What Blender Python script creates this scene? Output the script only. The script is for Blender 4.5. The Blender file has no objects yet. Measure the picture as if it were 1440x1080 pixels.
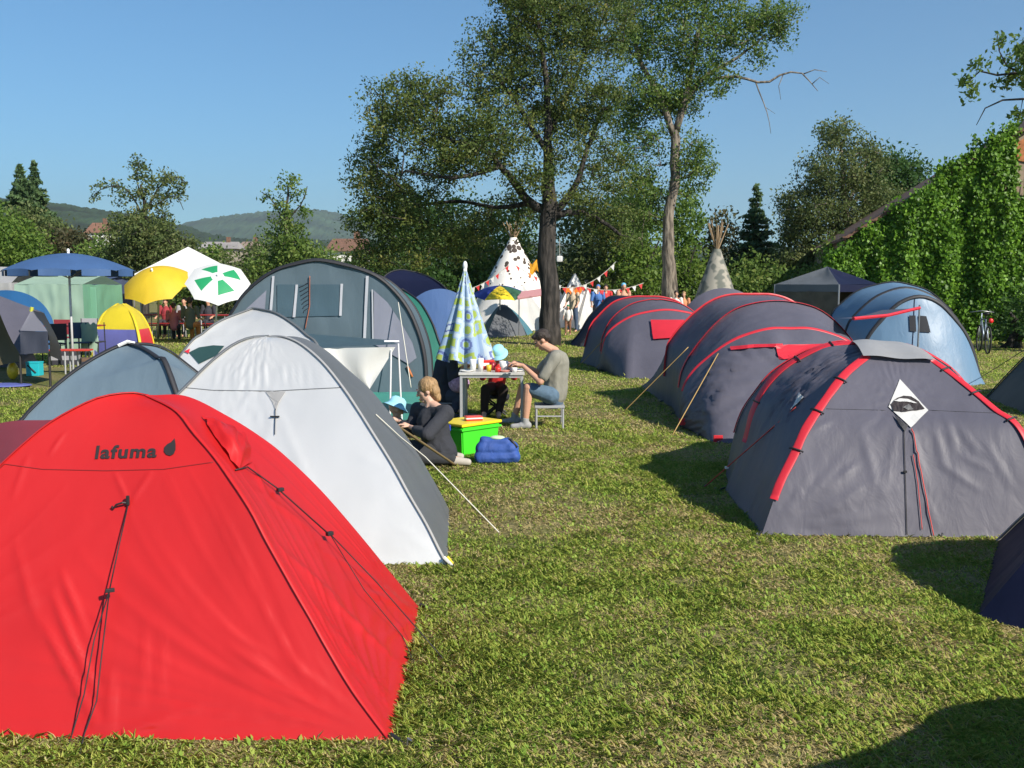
import bpy, bmesh, math, random
import numpy as np
from mathutils import Vector, Matrix, noise
from mathutils.bvhtree import BVHTree

SC = bpy.context.scene
COL = SC.collection
R = math.radians
# ---------------------------------------------------------------- camera geometry (photo measured on 1440x1080)
FPX, CX, CY, CAMH = 1400.0, 720.0, 540.0, 1.7
PITCH = math.atan(140 / 1400)
ca, sa = math.cos(PITCH), math.sin(PITCH)
V = Vector
def ray(px, py):
    u = (px - CX) / FPX; v = -(py - CY) / FPX
    return V((u, ca + v * sa, -sa + v * ca))
def G(px, py, z=0.0):
    d = ray(px, py); t = (z - CAMH) / d.z
    return V((d.x * t, d.y * t, z))
def P(px, py, Y):
    d = ray(px, py); t = Y / d.y
    return V((d.x * t, Y, CAMH + d.z * t))
def proj(p):
    'world point -> photo pixel (used when measuring where a crease of the cloth lies)'
    z = p[2] - CAMH; fw = p[1] * ca - z * sa; up = p[1] * sa + z * ca
    return CX + p[0] / fw * FPX, CY - up / fw * FPX
def PL(pts, A, B):
    "points of a pole that stands in the vertical plane through A and B"
    nx, ny = (B[1] - A[1]), -(B[0] - A[0])
    out = []
    for px, py in pts:
        d = ray(px, py)
        t = (nx * A[0] + ny * A[1]) / (nx * d.x + ny * d.y)
        out.append(V((d.x * t, d.y * t, max(0.0, CAMH + d.z * t))))
    return out

# ---------------------------------------------------------------- materials
MATS = {}
def nm(m): m.use_nodes = True; return m.node_tree.nodes, m.node_tree.links
def mat(name, col, rough=0.6, metal=0.0, spec=0.5, noise_scale=0, noise_amt=0.0, bump=0.0, bump_scale=30, trans=0.0, attr=None, alpha=None, sheen=0, stretch=None):
    if name in MATS: return MATS[name]
    m = bpy.data.materials.new(name); N, L = nm(m)
    b = N['Principled BSDF']; out = N['Material Output']
    b.inputs['Roughness'].default_value = rough; b.inputs['Metallic'].default_value = metal
    b.inputs['Specular IOR Level'].default_value = spec
    c = (*col, 1)
    b.inputs['Base Color'].default_value = c
    colsock = None
    if noise_amt or bump:
        tc = N.new('ShaderNodeNewGeometry')
        mp = N.new('ShaderNodeMapping'); L.new(tc.outputs['Position'], mp.inputs['Vector'])
        if stretch: mp.inputs['Scale'].default_value = stretch
    if noise_amt:
        t = N.new('ShaderNodeTexNoise'); t.inputs['Scale'].default_value = noise_scale; t.inputs['Detail'].default_value = 5
        L.new(mp.outputs[0], t.inputs['Vector'])
        rmp = N.new('ShaderNodeMapRange'); rmp.inputs[1].default_value = .3; rmp.inputs[2].default_value = .7
        rmp.inputs[3].default_value = 1 - noise_amt; rmp.inputs[4].default_value = 1 + noise_amt
        L.new(t.outputs[0], rmp.inputs[0])
        mx = N.new('ShaderNodeVectorMath'); mx.operation = 'SCALE'; mx.inputs[0].default_value = col
        L.new(rmp.outputs[0], mx.inputs['Scale'])
        L.new(mx.outputs[0], b.inputs['Base Color']); colsock = mx.outputs[0]
    if bump:
        t2 = N.new('ShaderNodeTexNoise'); t2.inputs['Scale'].default_value = bump_scale; t2.inputs['Detail'].default_value = 4; t2.inputs['Distortion'].default_value = .6
        L.new(mp.outputs[0], t2.inputs['Vector'])
        bp = N.new('ShaderNodeBump'); bp.inputs['Strength'].default_value = bump; bp.inputs['Distance'].default_value = 0.02
        L.new(t2.outputs[0], bp.inputs['Height']); L.new(bp.outputs[0], b.inputs['Normal'])
    if sheen: b.inputs['Sheen Weight'].default_value = sheen
    if trans:
        tr = N.new('ShaderNodeBsdfTranslucent'); tr.inputs[0].default_value = c
        if colsock: L.new(colsock, tr.inputs[0])
        ms = N.new('ShaderNodeMixShader'); ms.inputs[0].default_value = trans
        L.new(b.outputs[0], ms.inputs[1]); L.new(tr.outputs[0], ms.inputs[2]); L.new(ms.outputs[0], out.inputs[0])
    MATS[name] = m
    return m
def leafmat(name, c1, c2, c3=None, trans=0.44, rough=0.55):
    "foliage: colour picked per leaf by the 'tint' attribute"
    if name in MATS: return MATS[name]
    m = bpy.data.materials.new(name); N, L = nm(m)
    b = N['Principled BSDF']; out = N['Material Output']
    a = N.new('ShaderNodeAttribute'); a.attribute_name = 'tint'
    r = N.new('ShaderNodeValToRGB'); e = r.color_ramp.elements
    e[0].color = (*c1, 1); e[1].color = (*c2, 1); e[0].position = 0; e[1].position = 0.75 if c3 else 1
    if c3: k = r.color_ramp.elements.new(1.0); k.color = (*c3, 1)
    L.new(a.outputs['Fac'], r.inputs[0]); L.new(r.outputs[0], b.inputs['Base Color'])
    b.inputs['Roughness'].default_value = rough; b.inputs['Specular IOR Level'].default_value = .3
    tr = N.new('ShaderNodeBsdfTranslucent'); L.new(r.outputs[0], tr.inputs[0])
    ms = N.new('ShaderNodeMixShader'); ms.inputs[0].default_value = trans
    L.new(b.outputs[0], ms.inputs[1]); L.new(tr.outputs[0], ms.inputs[2]); L.new(ms.outputs[0], out.inputs[0])
    MATS[name] = m
    return m
def fabric(name, col, rough=0.42, trans=0.12, bump=0.25, bs=9, spec=.5, na=.06, metal=0, stretch=(1, 1, .35)):
    "thin coated nylon: slow creases from a stretched noise, a little light through it"
    return mat(name, col, rough=rough, noise_scale=3, noise_amt=na, bump=bump, bump_scale=bs, trans=trans, spec=spec, metal=metal, stretch=stretch)

# ---------------------------------------------------------------- object helpers
def tag(o, label=None, cat=None, group=None, kind=None):
    if label: o['label'] = label
    if cat: o['category'] = cat
    if group: o['group'] = group
    if kind: o['kind'] = kind
    return o
def thing(name, label, cat, loc=(0, 0, 0), rz=0, group=None):
    o = bpy.data.objects.new(name, None); COL.objects.link(o)
    o.empty_display_size = .2
    o.location = loc; o.rotation_euler = (0, 0, rz)
    return tag(o, label, cat, group)
def base(o):
    "world translation of the chain above a new child (roots are unrotated when children use world coordinates)"
    t = V((0, 0, 0))
    while o is not None:
        t += V(o.location); o = o.parent
    return t
def mesh_obj(name, verts, faces, m, parent=None, smooth=True, world=True, midx=None, tint=None):
    me = bpy.data.meshes.new(name)
    off = base(parent) if (parent is not None and world) else V((0, 0, 0))
    if isinstance(verts, np.ndarray):
        vv = (verts - np.array(off)).astype(np.float32)
        nv = len(vv); fa = np.asarray(faces, dtype=np.int32); nf, k = fa.shape
        me.vertices.add(nv); me.vertices.foreach_set('co', vv.ravel())
        me.loops.add(nf * k); me.loops.foreach_set('vertex_index', fa.ravel())
        me.polygons.add(nf); me.polygons.foreach_set('loop_start', np.arange(nf, dtype=np.int32) * k)
        try: me.polygons.foreach_set('loop_total', np.full(nf, k, dtype=np.int32))
        except Exception: pass
        me.update(calc_edges=True)
    else:
        me.from_pydata([V(v) - off for v in verts], [], faces)
        me.update()
    ms = m if isinstance(m, (list, tuple)) else [m]
    for x in ms: me.materials.append(x)
    if midx is not None: me.polygons.foreach_set('material_index', np.asarray(midx, dtype=np.int32))
    if smooth: me.polygons.foreach_set('use_smooth', np.ones(len(me.polygons), dtype=bool))
    if tint is not None:
        at = me.attributes.new('tint', 'FLOAT', 'POINT'); at.data.foreach_set('value', np.asarray(tint, dtype=np.float32))
    o = bpy.data.objects.new(name, me); COL.objects.link(o)
    if parent is not None: o.parent = parent
    return o
class MB:
    "mesh builder"
    def __init__(s): s.v = []; s.f = []; s.m = []
    def add(s, vs, fs, mi=0):
        n = len(s.v); s.v += [V(x) for x in vs]; s.f += [[i + n for i in f] for f in fs]; s.m += [mi] * len(fs); return s
    def box(s, c, sz, rz=0, mi=0, M=None, bev=0.0):
        bm = bmesh.new(); bmesh.ops.create_cube(bm, size=1)
        for v in bm.verts: v.co = V((v.co.x * sz[0], v.co.y * sz[1], v.co.z * sz[2]))
        if bev: bmesh.ops.bevel(bm, geom=bm.edges[:], offset=bev, segments=2, affect='EDGES', profile=.7)
        T = Matrix.Translation(c) @ (M if M else Matrix.Rotation(rz, 4, 'Z'))
        bm.verts.index_update()
        s.add([T @ v.co for v in bm.verts], [[v.index for v in f.verts] for f in bm.faces], mi); bm.free(); return s
    def tube(s, pts, r, n=6, mi=0, cap=True):
        pts = [V(p) for p in pts]; k = len(pts)
        rs = r if isinstance(r, (list, tuple)) else [r] * k
        vs = []; fs = []; up = None
        for i, p in enumerate(pts):
            t = (pts[min(i + 1, k - 1)] - pts[max(i - 1, 0)])
            t = t.normalized() if t.length > 1e-9 else V((0, 0, 1))
            if up is None: up = V((1, 0, 0)) if abs(t.z) > .9 else V((0, 0, 1))
            a = t.cross(up).normalized(); b = t.cross(a).normalized(); up = b.cross(t) * -1 if False else up
            for j in range(n):
                an = 2 * math.pi * j / n
                vs.append(p + (a * math.cos(an) + b * math.sin(an)) * rs[i])
        for i in range(k - 1):
            for j in range(n):
                fs.append([i * n + j, i * n + (j + 1) % n, (i + 1) * n + (j + 1) % n, (i + 1) * n + j])
        if cap: fs += [list(range(n))[::-1], [(k - 1) * n + j for j in range(n)]]
        return s.add(vs, fs, mi)
    def sphere(s, c, r, mi=0, M=None, n=12, m=8):
        rr = r if isinstance(r, (tuple, list)) else (r, r, r)
        bm = bmesh.new(); bmesh.ops.create_uvsphere(bm, u_segments=n, v_segments=m, radius=1)
        bm.verts.index_update()
        T = Matrix.Translation(c) @ (M if M else Matrix())
        s.add([T @ V((v.co.x * rr[0], v.co.y * rr[1], v.co.z * rr[2])) for v in bm.verts], [[v.index for v in f.verts] for f in bm.faces], mi); bm.free(); return s
    def lathe(s, c, prof, n=16, mi=0):
        vs = [V(c) + V((r * math.cos(2 * math.pi * j / n), r * math.sin(2 * math.pi * j / n), z)) for r, z in prof for j in range(n)]
        fs = [[i * n + j, i * n + (j + 1) % n, (i + 1) * n + (j + 1) % n, (i + 1) * n + j] for i in range(len(prof) - 1) for j in range(n)]
        return s.add(vs, fs, mi)
    def build(s, name, m, parent=None, smooth=False, world=True):
        return mesh_obj(name, s.v, s.f, m, parent, smooth, world, midx=s.m if isinstance(m, (list, tuple)) else None)
def copy_tree(o, parent=None):
    c = o.copy(); COL.objects.link(c)
    if parent is not None: c.parent = parent
    for ch in [x for x in bpy.data.objects if x.parent == o]: copy_tree(ch, c)
    return c

# ---------------------------------------------------------------- cloth panels
def resample(pts, n):
    "Catmull-Rom through pts, then n+1 points equally spaced along it"
    pts = [V(p) for p in pts]
    if len(pts) == 2: return [pts[0].lerp(pts[1], i / n) for i in range(n + 1)]
    q = [pts[0] * 2 - pts[1]] + pts + [pts[-1] * 2 - pts[-2]]
    dn = []
    for i in range(1, len(q) - 2):
        for k in range(12):
            t = k / 12; a, b, c, d = q[i - 1:i + 3]
            dn.append(.5 * ((2 * b) + (c - a) * t + (2 * a - 5 * b + 4 * c - d) * t * t + (3 * b - a - 3 * c + d) * t ** 3))
    dn.append(q[-2])
    L = [0]
    for i in range(1, len(dn)): L.append(L[-1] + (dn[i] - dn[i - 1]).length)
    out = []; j = 0
    for i in range(n + 1):
        s = L[-1] * i / n
        while j < len(L) - 2 and L[j + 1] < s: j += 1
        f = (s - L[j]) / max(1e-9, L[j + 1] - L[j]); out.append(dn[j].lerp(dn[j + 1], min(1, max(0, f))))
    return out
def panel(name, A, B, m, parent, center, sag=.04, nt=36, ns=36, folds=(), wr=.006, wscale=2.2, floor=True, thick=False, arcl=0, creases=()):
    "cloth stretched between two poles A and B (each apex -> ground); folds = (s, t, rays, amplitude, radius) fans of tension creases"
    A = resample(A, nt); B = resample(B, nt); center = V(center)
    vs = []
    sd = random.random() * 50
    for i in range(nt + 1):
        t = i / nt
        for j in range(ns + 1):
            s = j / ns
            p = A[i].lerp(B[i], s)
            inn = (center - p); inn = inn.normalized() if inn.length > 1e-6 else V((0, 0, -1))
            e = 4 * s * (1 - s)
            g = math.sin(math.pi * min(1, max(0, t)) ** .8) if arcl == 0 else 1
            d = sag * e * g
            w = noise.noise(p * wscale + V((sd, 0, 0))) * wr * 1.6 + noise.noise(V((p.x * 7, p.y * 7, p.z * 2 + sd))) * wr
            for (fs_, ft, k, am, rad) in folds:
                ds, dt = s - fs_, t - ft; r = math.hypot(ds, dt)
                if r < rad * 1.5:
                    an = math.atan2(dt, ds)
                    w -= am * 1.1 * (max(0, 1 - 2.6 * abs(noise.noise(V((an * k, r * 1.1, fs_ * 9 + sd)))))) ** 1.6 * math.exp(-(r / rad) ** 2) * min(1, r * 9)
            edge = min(1, min(s, 1 - s) * 14)
            if creases:
                q = proj(p + inn * d)
                for (x0, y0, x1, y1, am, wd) in creases:
                    ex, ey = x1 - x0, y1 - y0; L2 = ex * ex + ey * ey
                    f = ((q[0] - x0) * ex + (q[1] - y0) * ey) / L2
                    if -.05 < f < 1.05:
                        dist = abs((q[0] - x0) * ey - (q[1] - y0) * ex) / math.sqrt(L2)
                        if dist < wd * 3: w -= am * math.exp(-(dist / wd) ** 2) * max(0, math.sin(math.pi * min(1, max(0, f * .9 + .05)))) ** .7
            p = p + inn * (d + w * edge)
            if floor and p.z < .004: p.z = .004
            vs.append(p)
    n = ns + 1
    fs = [[i * n + j, i * n + j + 1, (i + 1) * n + j + 1, (i + 1) * n + j] for i in range(nt) for j in range(ns)]
    o = mesh_obj(name, vs, fs, m, parent)
    o_vs[o.name] = (vs, fs)
    return o
o_vs = {}
def bvh(*objs):
    vs = []; fs = []
    for o in objs:
        v, f = o_vs[o.name]; n = len(vs); vs += v; fs += [[i + n for i in q] for q in f]
    return BVHTree.FromPolygons(vs, fs)
CAM = V((0, 0, CAMH))
def hit(b, px, py, off=.006, fallback=None):
    d = ray(px, py).normalized(); h = b.ray_cast(CAM, d)
    if h[0] is None:
        if fallback is not None: return P(px, py, fallback)
        h = b.find_nearest(CAM + d * 8); return h[0]
    n = h[1];
    if n.dot(d) > 0: n = -n
    return h[0] + n * off
def decal(name, b, quad, m, parent, nx=10, ny=10, off=.007, fb=None):
    "a flat patch sewn on the cloth under four photo corners"
    a, b2, c, d = [V((*q, 0)) for q in quad]
    vs = [];
    for i in range(ny + 1):
        l = a.lerp(d, i / ny); r = b2.lerp(c, i / ny)
        for j in range(nx + 1):
            q = l.lerp(r, j / nx); vs.append(hit(b, q.x, q.y, off, fb))
    n = nx + 1
    fs = [[i * n + j, i * n + j + 1, (i + 1) * n + j + 1, (i + 1) * n + j] for i in range(ny) for j in range(nx)]
    return mesh_obj(name, vs, fs, m, parent)
def polydecal(name, b, pts, m, parent, off=.008, fb=None):
    bm = bmesh.new(); vv = [bm.verts.new((x, y, 0)) for x, y in pts]; bm.faces.new(vv)
    bmesh.ops.triangulate(bm, faces=bm.faces[:]); bmesh.ops.subdivide_edges(bm, edges=bm.edges[:], cuts=3, use_grid_fill=True)
    bmesh.ops.triangulate(bm, faces=bm.faces[:]); bm.verts.index_update()
    vs = [hit(b, v.co.x, v.co.y, off, fb) for v in bm.verts]; fs = [[v.index for v in f.verts] for f in bm.faces]; bm.free()
    return mesh_obj(name, vs, fs, m, parent, smooth=False)
def sleeve(name, curve, w, m, parent, center, th=.018, n=40, z0=0.0, lift=.004):
    "half-round pole sleeve along a curve"
    c = [p for p in resample(curve, n) if p.z >= z0]
    center = V(center); mb = []; fs = []
    K = 7; k = len(c)
    for i, p in enumerate(c):
        T = (c[min(i + 1, k - 1)] - c[max(i - 1, 0)]).normalized()
        N = (p - center); N = (N - T * N.dot(T)).normalized(); S = T.cross(N)
        puck = 1 + .12 * noise.noise(p * 9)
        for j in range(K):
            a = math.pi * j / (K - 1)
            mb.append(p + S * (w / 2 * math.cos(a) * puck) + N * (lift + th * math.sin(a)))
    for i in range(k - 1):
        for j in range(K - 1): fs.append([i * K + j, i * K + j + 1, (i + 1) * K + j + 1, (i + 1) * K + j])
        fs.append([i * K + K - 1, i * K, (i + 1) * K, (i + 1) * K + K - 1])
    fs += [list(range(K)), [(k - 1) * K + j for j in range(K)][::-1]]
    return mesh_obj(name, mb, fs, m, parent)
def rope(name, pts, r, m, parent, n=5, sagz=0.0, seg=12):
    if len(pts) == 2:
        a, b = V(pts[0]), V(pts[1]); pts = [a.lerp(b, i / seg) - V((0, 0, sagz * 4 * (i / seg) * (1 - i / seg))) for i in range(seg + 1)]
    return MB().tube(pts, r, n).build(name, m, parent, True)
def loops(ps, root, c, m=None):
    for p in ps:
        p = V(p); d = V((p.x - c[0], p.y - c[1], 0)).normalized(); q = p + d * .07
        MB().tube([p + V((0, 0, .03)), p + d * .04 + V((0, 0, .018)), q], .007, 5).build('peg_loop', m or CORD, root)
        MB().tube([q + V((0, 0, -.03)), q + d * .012 + V((0, 0, .035)), q + d * .03 + V((0, 0, .03))], .0045, 5).build('tent_peg', METAL, root)
def peg(p, parent, m=None):
    p = V(p)
    return MB().tube([p + V((0, 0, -.05)), p + V((.012, -.01, .03)), p + V((.03, -.015, .035))], .004, 5).build('tent_peg', m or METAL, parent)
HAZE = True
METAL = mat('dull_metal', (.35, .35, .36), .35, metal=.8)
# ---------------------------------------------------------------- numpy noise
def vnoise(x, y, seed=0):
    rs = np.random.RandomState(seed); T = rs.rand(256, 256)
    xi = np.floor(x).astype(int); yi = np.floor(y).astype(int); fx = x - xi; fy = y - yi
    fx = fx * fx * (3 - 2 * fx); fy = fy * fy * (3 - 2 * fy)
    g = lambda a, b: T[a & 255, b & 255]
    return (g(xi, yi) * (1 - fx) + g(xi + 1, yi) * fx) * (1 - fy) + (g(xi, yi + 1) * (1 - fx) + g(xi + 1, yi + 1) * fx) * fy
def fbm(x, y, seed=0, o=4):
    s = 0; a = .5
    for k in range(o): s = s + a * vnoise(x * 2 ** k, y * 2 ** k, seed + k); a /= 2
    return s / (1 - .5 ** o)
NPR = np.random.RandomState(5)

# ---------------------------------------------------------------- ground and grass
def build_ground():
    m = bpy.data.materials.new('meadow_soil'); N, L = nm(m); b = N['Principled BSDF']
    b.inputs['Roughness'].default_value = .95; b.inputs['Specular IOR Level'].default_value = .15
    geo = N.new('ShaderNodeNewGeometry')
    n1 = N.new('ShaderNodeTexNoise'); n1.inputs['Scale'].default_value = .9; n1.inputs['Detail'].default_value = 6; n1.inputs['Roughness'].default_value = .65
    n2 = N.new('ShaderNodeTexNoise'); n2.inputs['Scale'].default_value = 22; n2.inputs['Detail'].default_value = 5
    L.new(geo.outputs['Position'], n1.inputs['Vector']); L.new(geo.outputs['Position'], n2.inputs['Vector'])
    r1 = N.new('ShaderNodeValToRGB'); e = r1.color_ramp.elements
    e[0].position = .35; e[0].color = (.12, .14, .035, 1); e[1].position = .62; e[1].color = (.24, .20, .095, 1)
    r2 = N.new('ShaderNodeValToRGB'); e = r2.color_ramp.elements
    e[0].position = .3; e[0].color = (.6, .6, .6, 1); e[1].position = .7; e[1].color = (1.25, 1.25, 1.2, 1)
    L.new(n1.outputs[0], r1.inputs[0]); L.new(n2.outputs[0], r2.inputs[0])
    mx = N.new('ShaderNodeMix'); mx.data_type = 'RGBA'; mx.blend_type = 'MULTIPLY'; mx.inputs[0].default_value = 1
    L.new(r1.outputs[0], mx.inputs[6]); L.new(r2.outputs[0], mx.inputs[7]); L.new(mx.outputs[2], b.inputs['Base Color'])
    bp = N.new('ShaderNodeBump'); bp.inputs['Strength'].default_value = .8; bp.inputs['Distance'].default_value = .05
    L.new(n2.outputs[0], bp.inputs['Height']); L.new(bp.outputs[0], b.inputs['Normal'])
    S = 6500
    xs = [-S, -60, -20, 20, 60, S]; ys = [-300, -10, 40, 120, S]
    vs = [(x, y, 0) for y in ys for x in xs]; k = len(xs)
    fs = [[j * k + i, j * k + i + 1, (j + 1) * k + i + 1, (j + 1) * k + i] for j in range(len(ys) - 1) for i in range(k - 1)]
    g = mesh_obj('ground', vs, fs, m, smooth=False); tag(g, kind='structure')
FOOT = []   # tent footprints (polygons) kept free of blades
def inside(x, y, poly):
    r = np.zeros(len(x), bool); n = len(poly)
    for i in range(n):
        x1, y1 = poly[i][0], poly[i][1]; x2, y2 = poly[(i + 1) % n][0], poly[(i + 1) % n][1]
        c = ((y1 > y) != (y2 > y)); c &= x < (x2 - x1) * (y - y1) / (y2 - y1 + 1e-12) + x1
        r ^= c
    return r
def build_grass():
    bands = [(2.9, 5.0, 19000, .9), (5.0, 7.5, 13000, 1.0), (7.5, 11, 6800, 1.25), (11, 17, 2600, 1.8), (17, 27, 900, 2.8), (27, 42, 230, 4.8)]
    X = []; Y = []; W = []
    for a, b, dens, w in bands:
        hw = lambda y: y * .66 + .7
        n = int((hw(a) + hw(b)) * (b - a) * dens)
        y = a + (b - a) * NPR.rand(int(n * 1.0)); x = (NPR.rand(len(y)) * 2 - 1) * hw(b)
        k = np.abs(x) < hw(y); x, y = x[k], y[k]
        for poly in FOOT:
            q = ~inside(x, y, poly); x, y = x[q], y[q]
        X.append(x); Y.append(y); W.append(np.full(len(x), w))
    x = np.concatenate(X); y = np.concatenate(Y); w = np.concatenate(W); n = len(x)
    dry = fbm(x * 1.1, y * 1.1, 11) * .6 + fbm(x * 4, y * 4, 31) * .4     # straw patches
    lush = fbm(x * 2.1 + 40, y * 2.1, 77)
    tuft = fbm(x * 9, y * 9, 51, 3)
    thin = np.clip((fbm(x * .9 + 9, y * .9, 91) - .56) * 8, 0, .8) + np.clip((.33 - tuft) * 4, 0, .5)
    thin = thin * .8
    keep = NPR.rand(n) > thin
    x, y, w, dry, lush, tuft = [q[keep] for q in (x, y, w, dry, lush, tuft)]; n = len(x)
    kind = NPR.rand(n)
    clover = kind > .94
    h = (.011 + .019 * NPR.rand(n) ** 1.5) * (.55 + .9 * lush) * (.6 + .8 * tuft)
    h = np.where(NPR.rand(n) > .985, h * 1.5, h); h *= (1 + .22 * (w - 1)); 
    wd = (.0016 + .0018 * NPR.rand(n)) * w
    th = NPR.rand(n) * 2 * np.pi; lean = h * (.6 + 1.8 * NPR.rand(n))
    straw = (NPR.rand(n) < np.clip((dry - .42) * 5, .10, .9)) & ~clover
    h = np.where(straw, h * .7, h); lean = np.where(straw, lean * 1.6, lean); lean = np.minimum(lean, .035 + .02 * NPR.rand(n))
    h = np.where(clover, .010 + .02 * NPR.rand(n), h); wd = np.where(clover, .0045 * (w ** .8) * (1 + NPR.rand(n)), wd); lean = np.where(clover, wd * 2.6, lean)
    cx, sx = np.cos(th), np.sin(th)
    # coarse tufts missed by the mower
    k = NPR.rand(n) < .012
    tc = fbm(x * 3.1 + 7, y * 3.1, 131, 2); k2 = (tc > .72) & (NPR.rand(n) < .5)
    h = np.where(k2 & ~clover, h * 1.35, h); lean = np.where(k2, lean * 1.3, lean); h = np.where(k, h * 1.6, h)
    p = np.stack([x, y, np.zeros(n) - .002], 1)
    side = np.stack([-sx, cx, np.zeros(n)], 1) * wd[:, None]
    d = np.stack([cx, sx, np.zeros(n)], 1)
    mid = p + d * (lean * .35)[:, None] + np.stack([np.zeros(n), np.zeros(n), h * .65], 1)
    tip = p + d * lean[:, None] + np.stack([np.zeros(n), np.zeros(n), h], 1)
    v = np.empty((n, 4, 3)); v[:, 0] = p - side * np.where(clover, .3, 1)[:, None]; v[:, 1] = p * 1 + side * np.where(clover, .3, 1)[:, None]
    # blade = quad: base-left, base-right, mid-right, tip  (kinked), clover = wide leaf
    v[:, 2] = mid + side * np.where(clover, 1.2, .8)[:, None]; v[:, 3] = tip
    v5 = np.empty((n, 5, 3)); v5[:, 0] = v[:, 0]; v5[:, 1] = v[:, 1]; v5[:, 2] = v[:, 2]; v5[:, 3] = tip; v5[:, 4] = mid - side * np.where(clover, 1.2, .8)[:, None]
    verts = v5.reshape(-1, 3)
    faces = (np.arange(n, dtype=np.int64)[:, None] * 5 + np.array([[0, 1, 2, 3, 4]])).astype(np.int32)
    t = np.where(straw, .72 + .28 * NPR.rand(n), np.clip(.05 + .5 * NPR.rand(n) + .25 * (dry - .5), 0, .55))
    t = np.where(clover, .02 + .25 * NPR.rand(n), t)
    m = bpy.data.materials.new('grass_blades'); N, L = nm(m); b = N['Principled BSDF']; out = N['Material Output']
    a = N.new('ShaderNodeAttribute'); a.attribute_name = 'tint'
    r = N.new('ShaderNodeValToRGB'); e = r.color_ramp.elements
    e[0].position = 0; e[0].color = (.23, .40, .055, 1); e[1].position = 1; e[1].color = (.70, .60, .32, 1)
    for pp, cc in ((.3, (.42, .50, .095)), (.58, (.60, .59, .17)), (.72, (.58, .49, .21)), (.86, (.64, .54, .27))):
        k = e.new(pp); k.color = (*cc, 1)
    L.new(a.outputs['Fac'], r.inputs[0]); L.new(r.outputs[0], b.inputs['Base Color'])
    b.inputs['Roughness'].default_value = .6; b.inputs['Specular IOR Level'].default_value = .25
    tr = N.new('ShaderNodeBsdfTranslucent'); L.new(r.outputs[0], tr.inputs[0])
    ms = N.new('ShaderNodeMixShader'); ms.inputs[0].default_value = .42
    L.new(b.outputs[0], ms.inputs[1]); L.new(tr.outputs[0], ms.inputs[2]); L.new(ms.outputs[0], out.inputs[0])
    g = mesh_obj('grass', verts, faces, m, smooth=False, tint=np.repeat(t, 5))
    tag(g, 'short trampled lawn grass with clover and straw patches', 'grass', kind='stuff')
    print('blades', n)

# ---------------------------------------------------------------- foliage
def leaves(centers, sizes, spread, per, leaf, rs, up=.4, tint=None, aspect=.55, droop=0, face=None):
    "leaf quads scattered round cluster centres; returns verts, faces, tint"
    C = np.repeat(centers, per, 0); n = len(C)
    off = rs.normal(size=(n, 3)); off /= np.maximum(1e-6, np.linalg.norm(off, axis=1))[:, None]
    off *= (rs.rand(n) ** .5)[:, None] * np.repeat(sizes, per)[:, None] * np.array(spread)
    p = C + off
    d = rs.normal(size=(n, 3)); d[:, 2] -= droop; d /= np.linalg.norm(d, axis=1)[:, None]
    nr = rs.normal(size=(n, 3)); nr[:, 2] += up * 2
    if face is not None: nr += np.array(face)
    s = np.cross(d, nr); s /= np.maximum(1e-6, np.linalg.norm(s, axis=1))[:, None]
    L = leaf * (.6 + .8 * rs.rand(n))
    a = p - d * (L * .5)[:, None]; b = p + d * (L * .5)[:, None]; sd = s * (L * aspect * .5)[:, None]
    v = np.stack([a, p + sd, b, p - sd], 1).reshape(-1, 3)
    f = (np.arange(n)[:, None] * 4 + np.arange(4)[None]).astype(np.int32)
    ct = rs.rand(len(centers)) if tint is None else tint
    t = np.clip(np.repeat(ct, per) * .6 + rs.rand(n) * .4, 0, 1)
    return v, f, np.repeat(t, 4)
DENSK = 9
def in_lobes(lobes, Y, dens, rs):
    "lobes: (px, py, rx_px, ry_px, rz_m, dY, weight) -> cluster centres in metres"
    out = []
    for (px, py, rx, ry, rz, dy, wt) in lobes:
        c = P(px, py, Y + dy); s = (Y + dy) / FPX
        A, B = rx * s, ry * s
        n = max(4, int(dens * wt * (A * B * rz) ** .72 * DENSK))
        q = rs.normal(size=(n, 3)); q /= np.linalg.norm(q, axis=1)[:, None]; q *= (rs.rand(n) ** .42)[:, None]
        out.append(q * np.array([A, rz, B]) + np.array(c))
    return np.concatenate(out)
BARK = {}
def bark(name, col, col2):
    if name in MATS: return MATS[name]
    m = bpy.data.materials.new(name); N, L = nm(m); b = N['Principled BSDF']; b.inputs['Roughness'].default_value = .9
    g = N.new('ShaderNodeNewGeometry'); mp = N.new('ShaderNodeMapping'); mp.inputs['Scale'].default_value = (1, 1, .22); L.new(g.outputs['Position'], mp.inputs[0])
    t = N.new('ShaderNodeTexNoise'); t.inputs['Scale'].default_value = 9; t.inputs['Detail'].default_value = 7; L.new(mp.outputs[0], t.inputs[0])
    r = N.new('ShaderNodeValToRGB'); e = r.color_ramp.elements; e[0].position = .38; e[0].color = (*col2, 1); e[1].position = .6; e[1].color = (*col, 1)
    L.new(t.outputs[0], r.inputs[0]); L.new(r.outputs[0], b.inputs['Base Color'])
    bp = N.new('ShaderNodeBump'); bp.inputs['Strength'].default_value = .9; bp.inputs['Distance'].default_value = .06; L.new(t.outputs[0], bp.inputs['Height']); L.new(bp.outputs[0], b.inputs['Normal'])
    MATS[name] = m; return m
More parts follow.
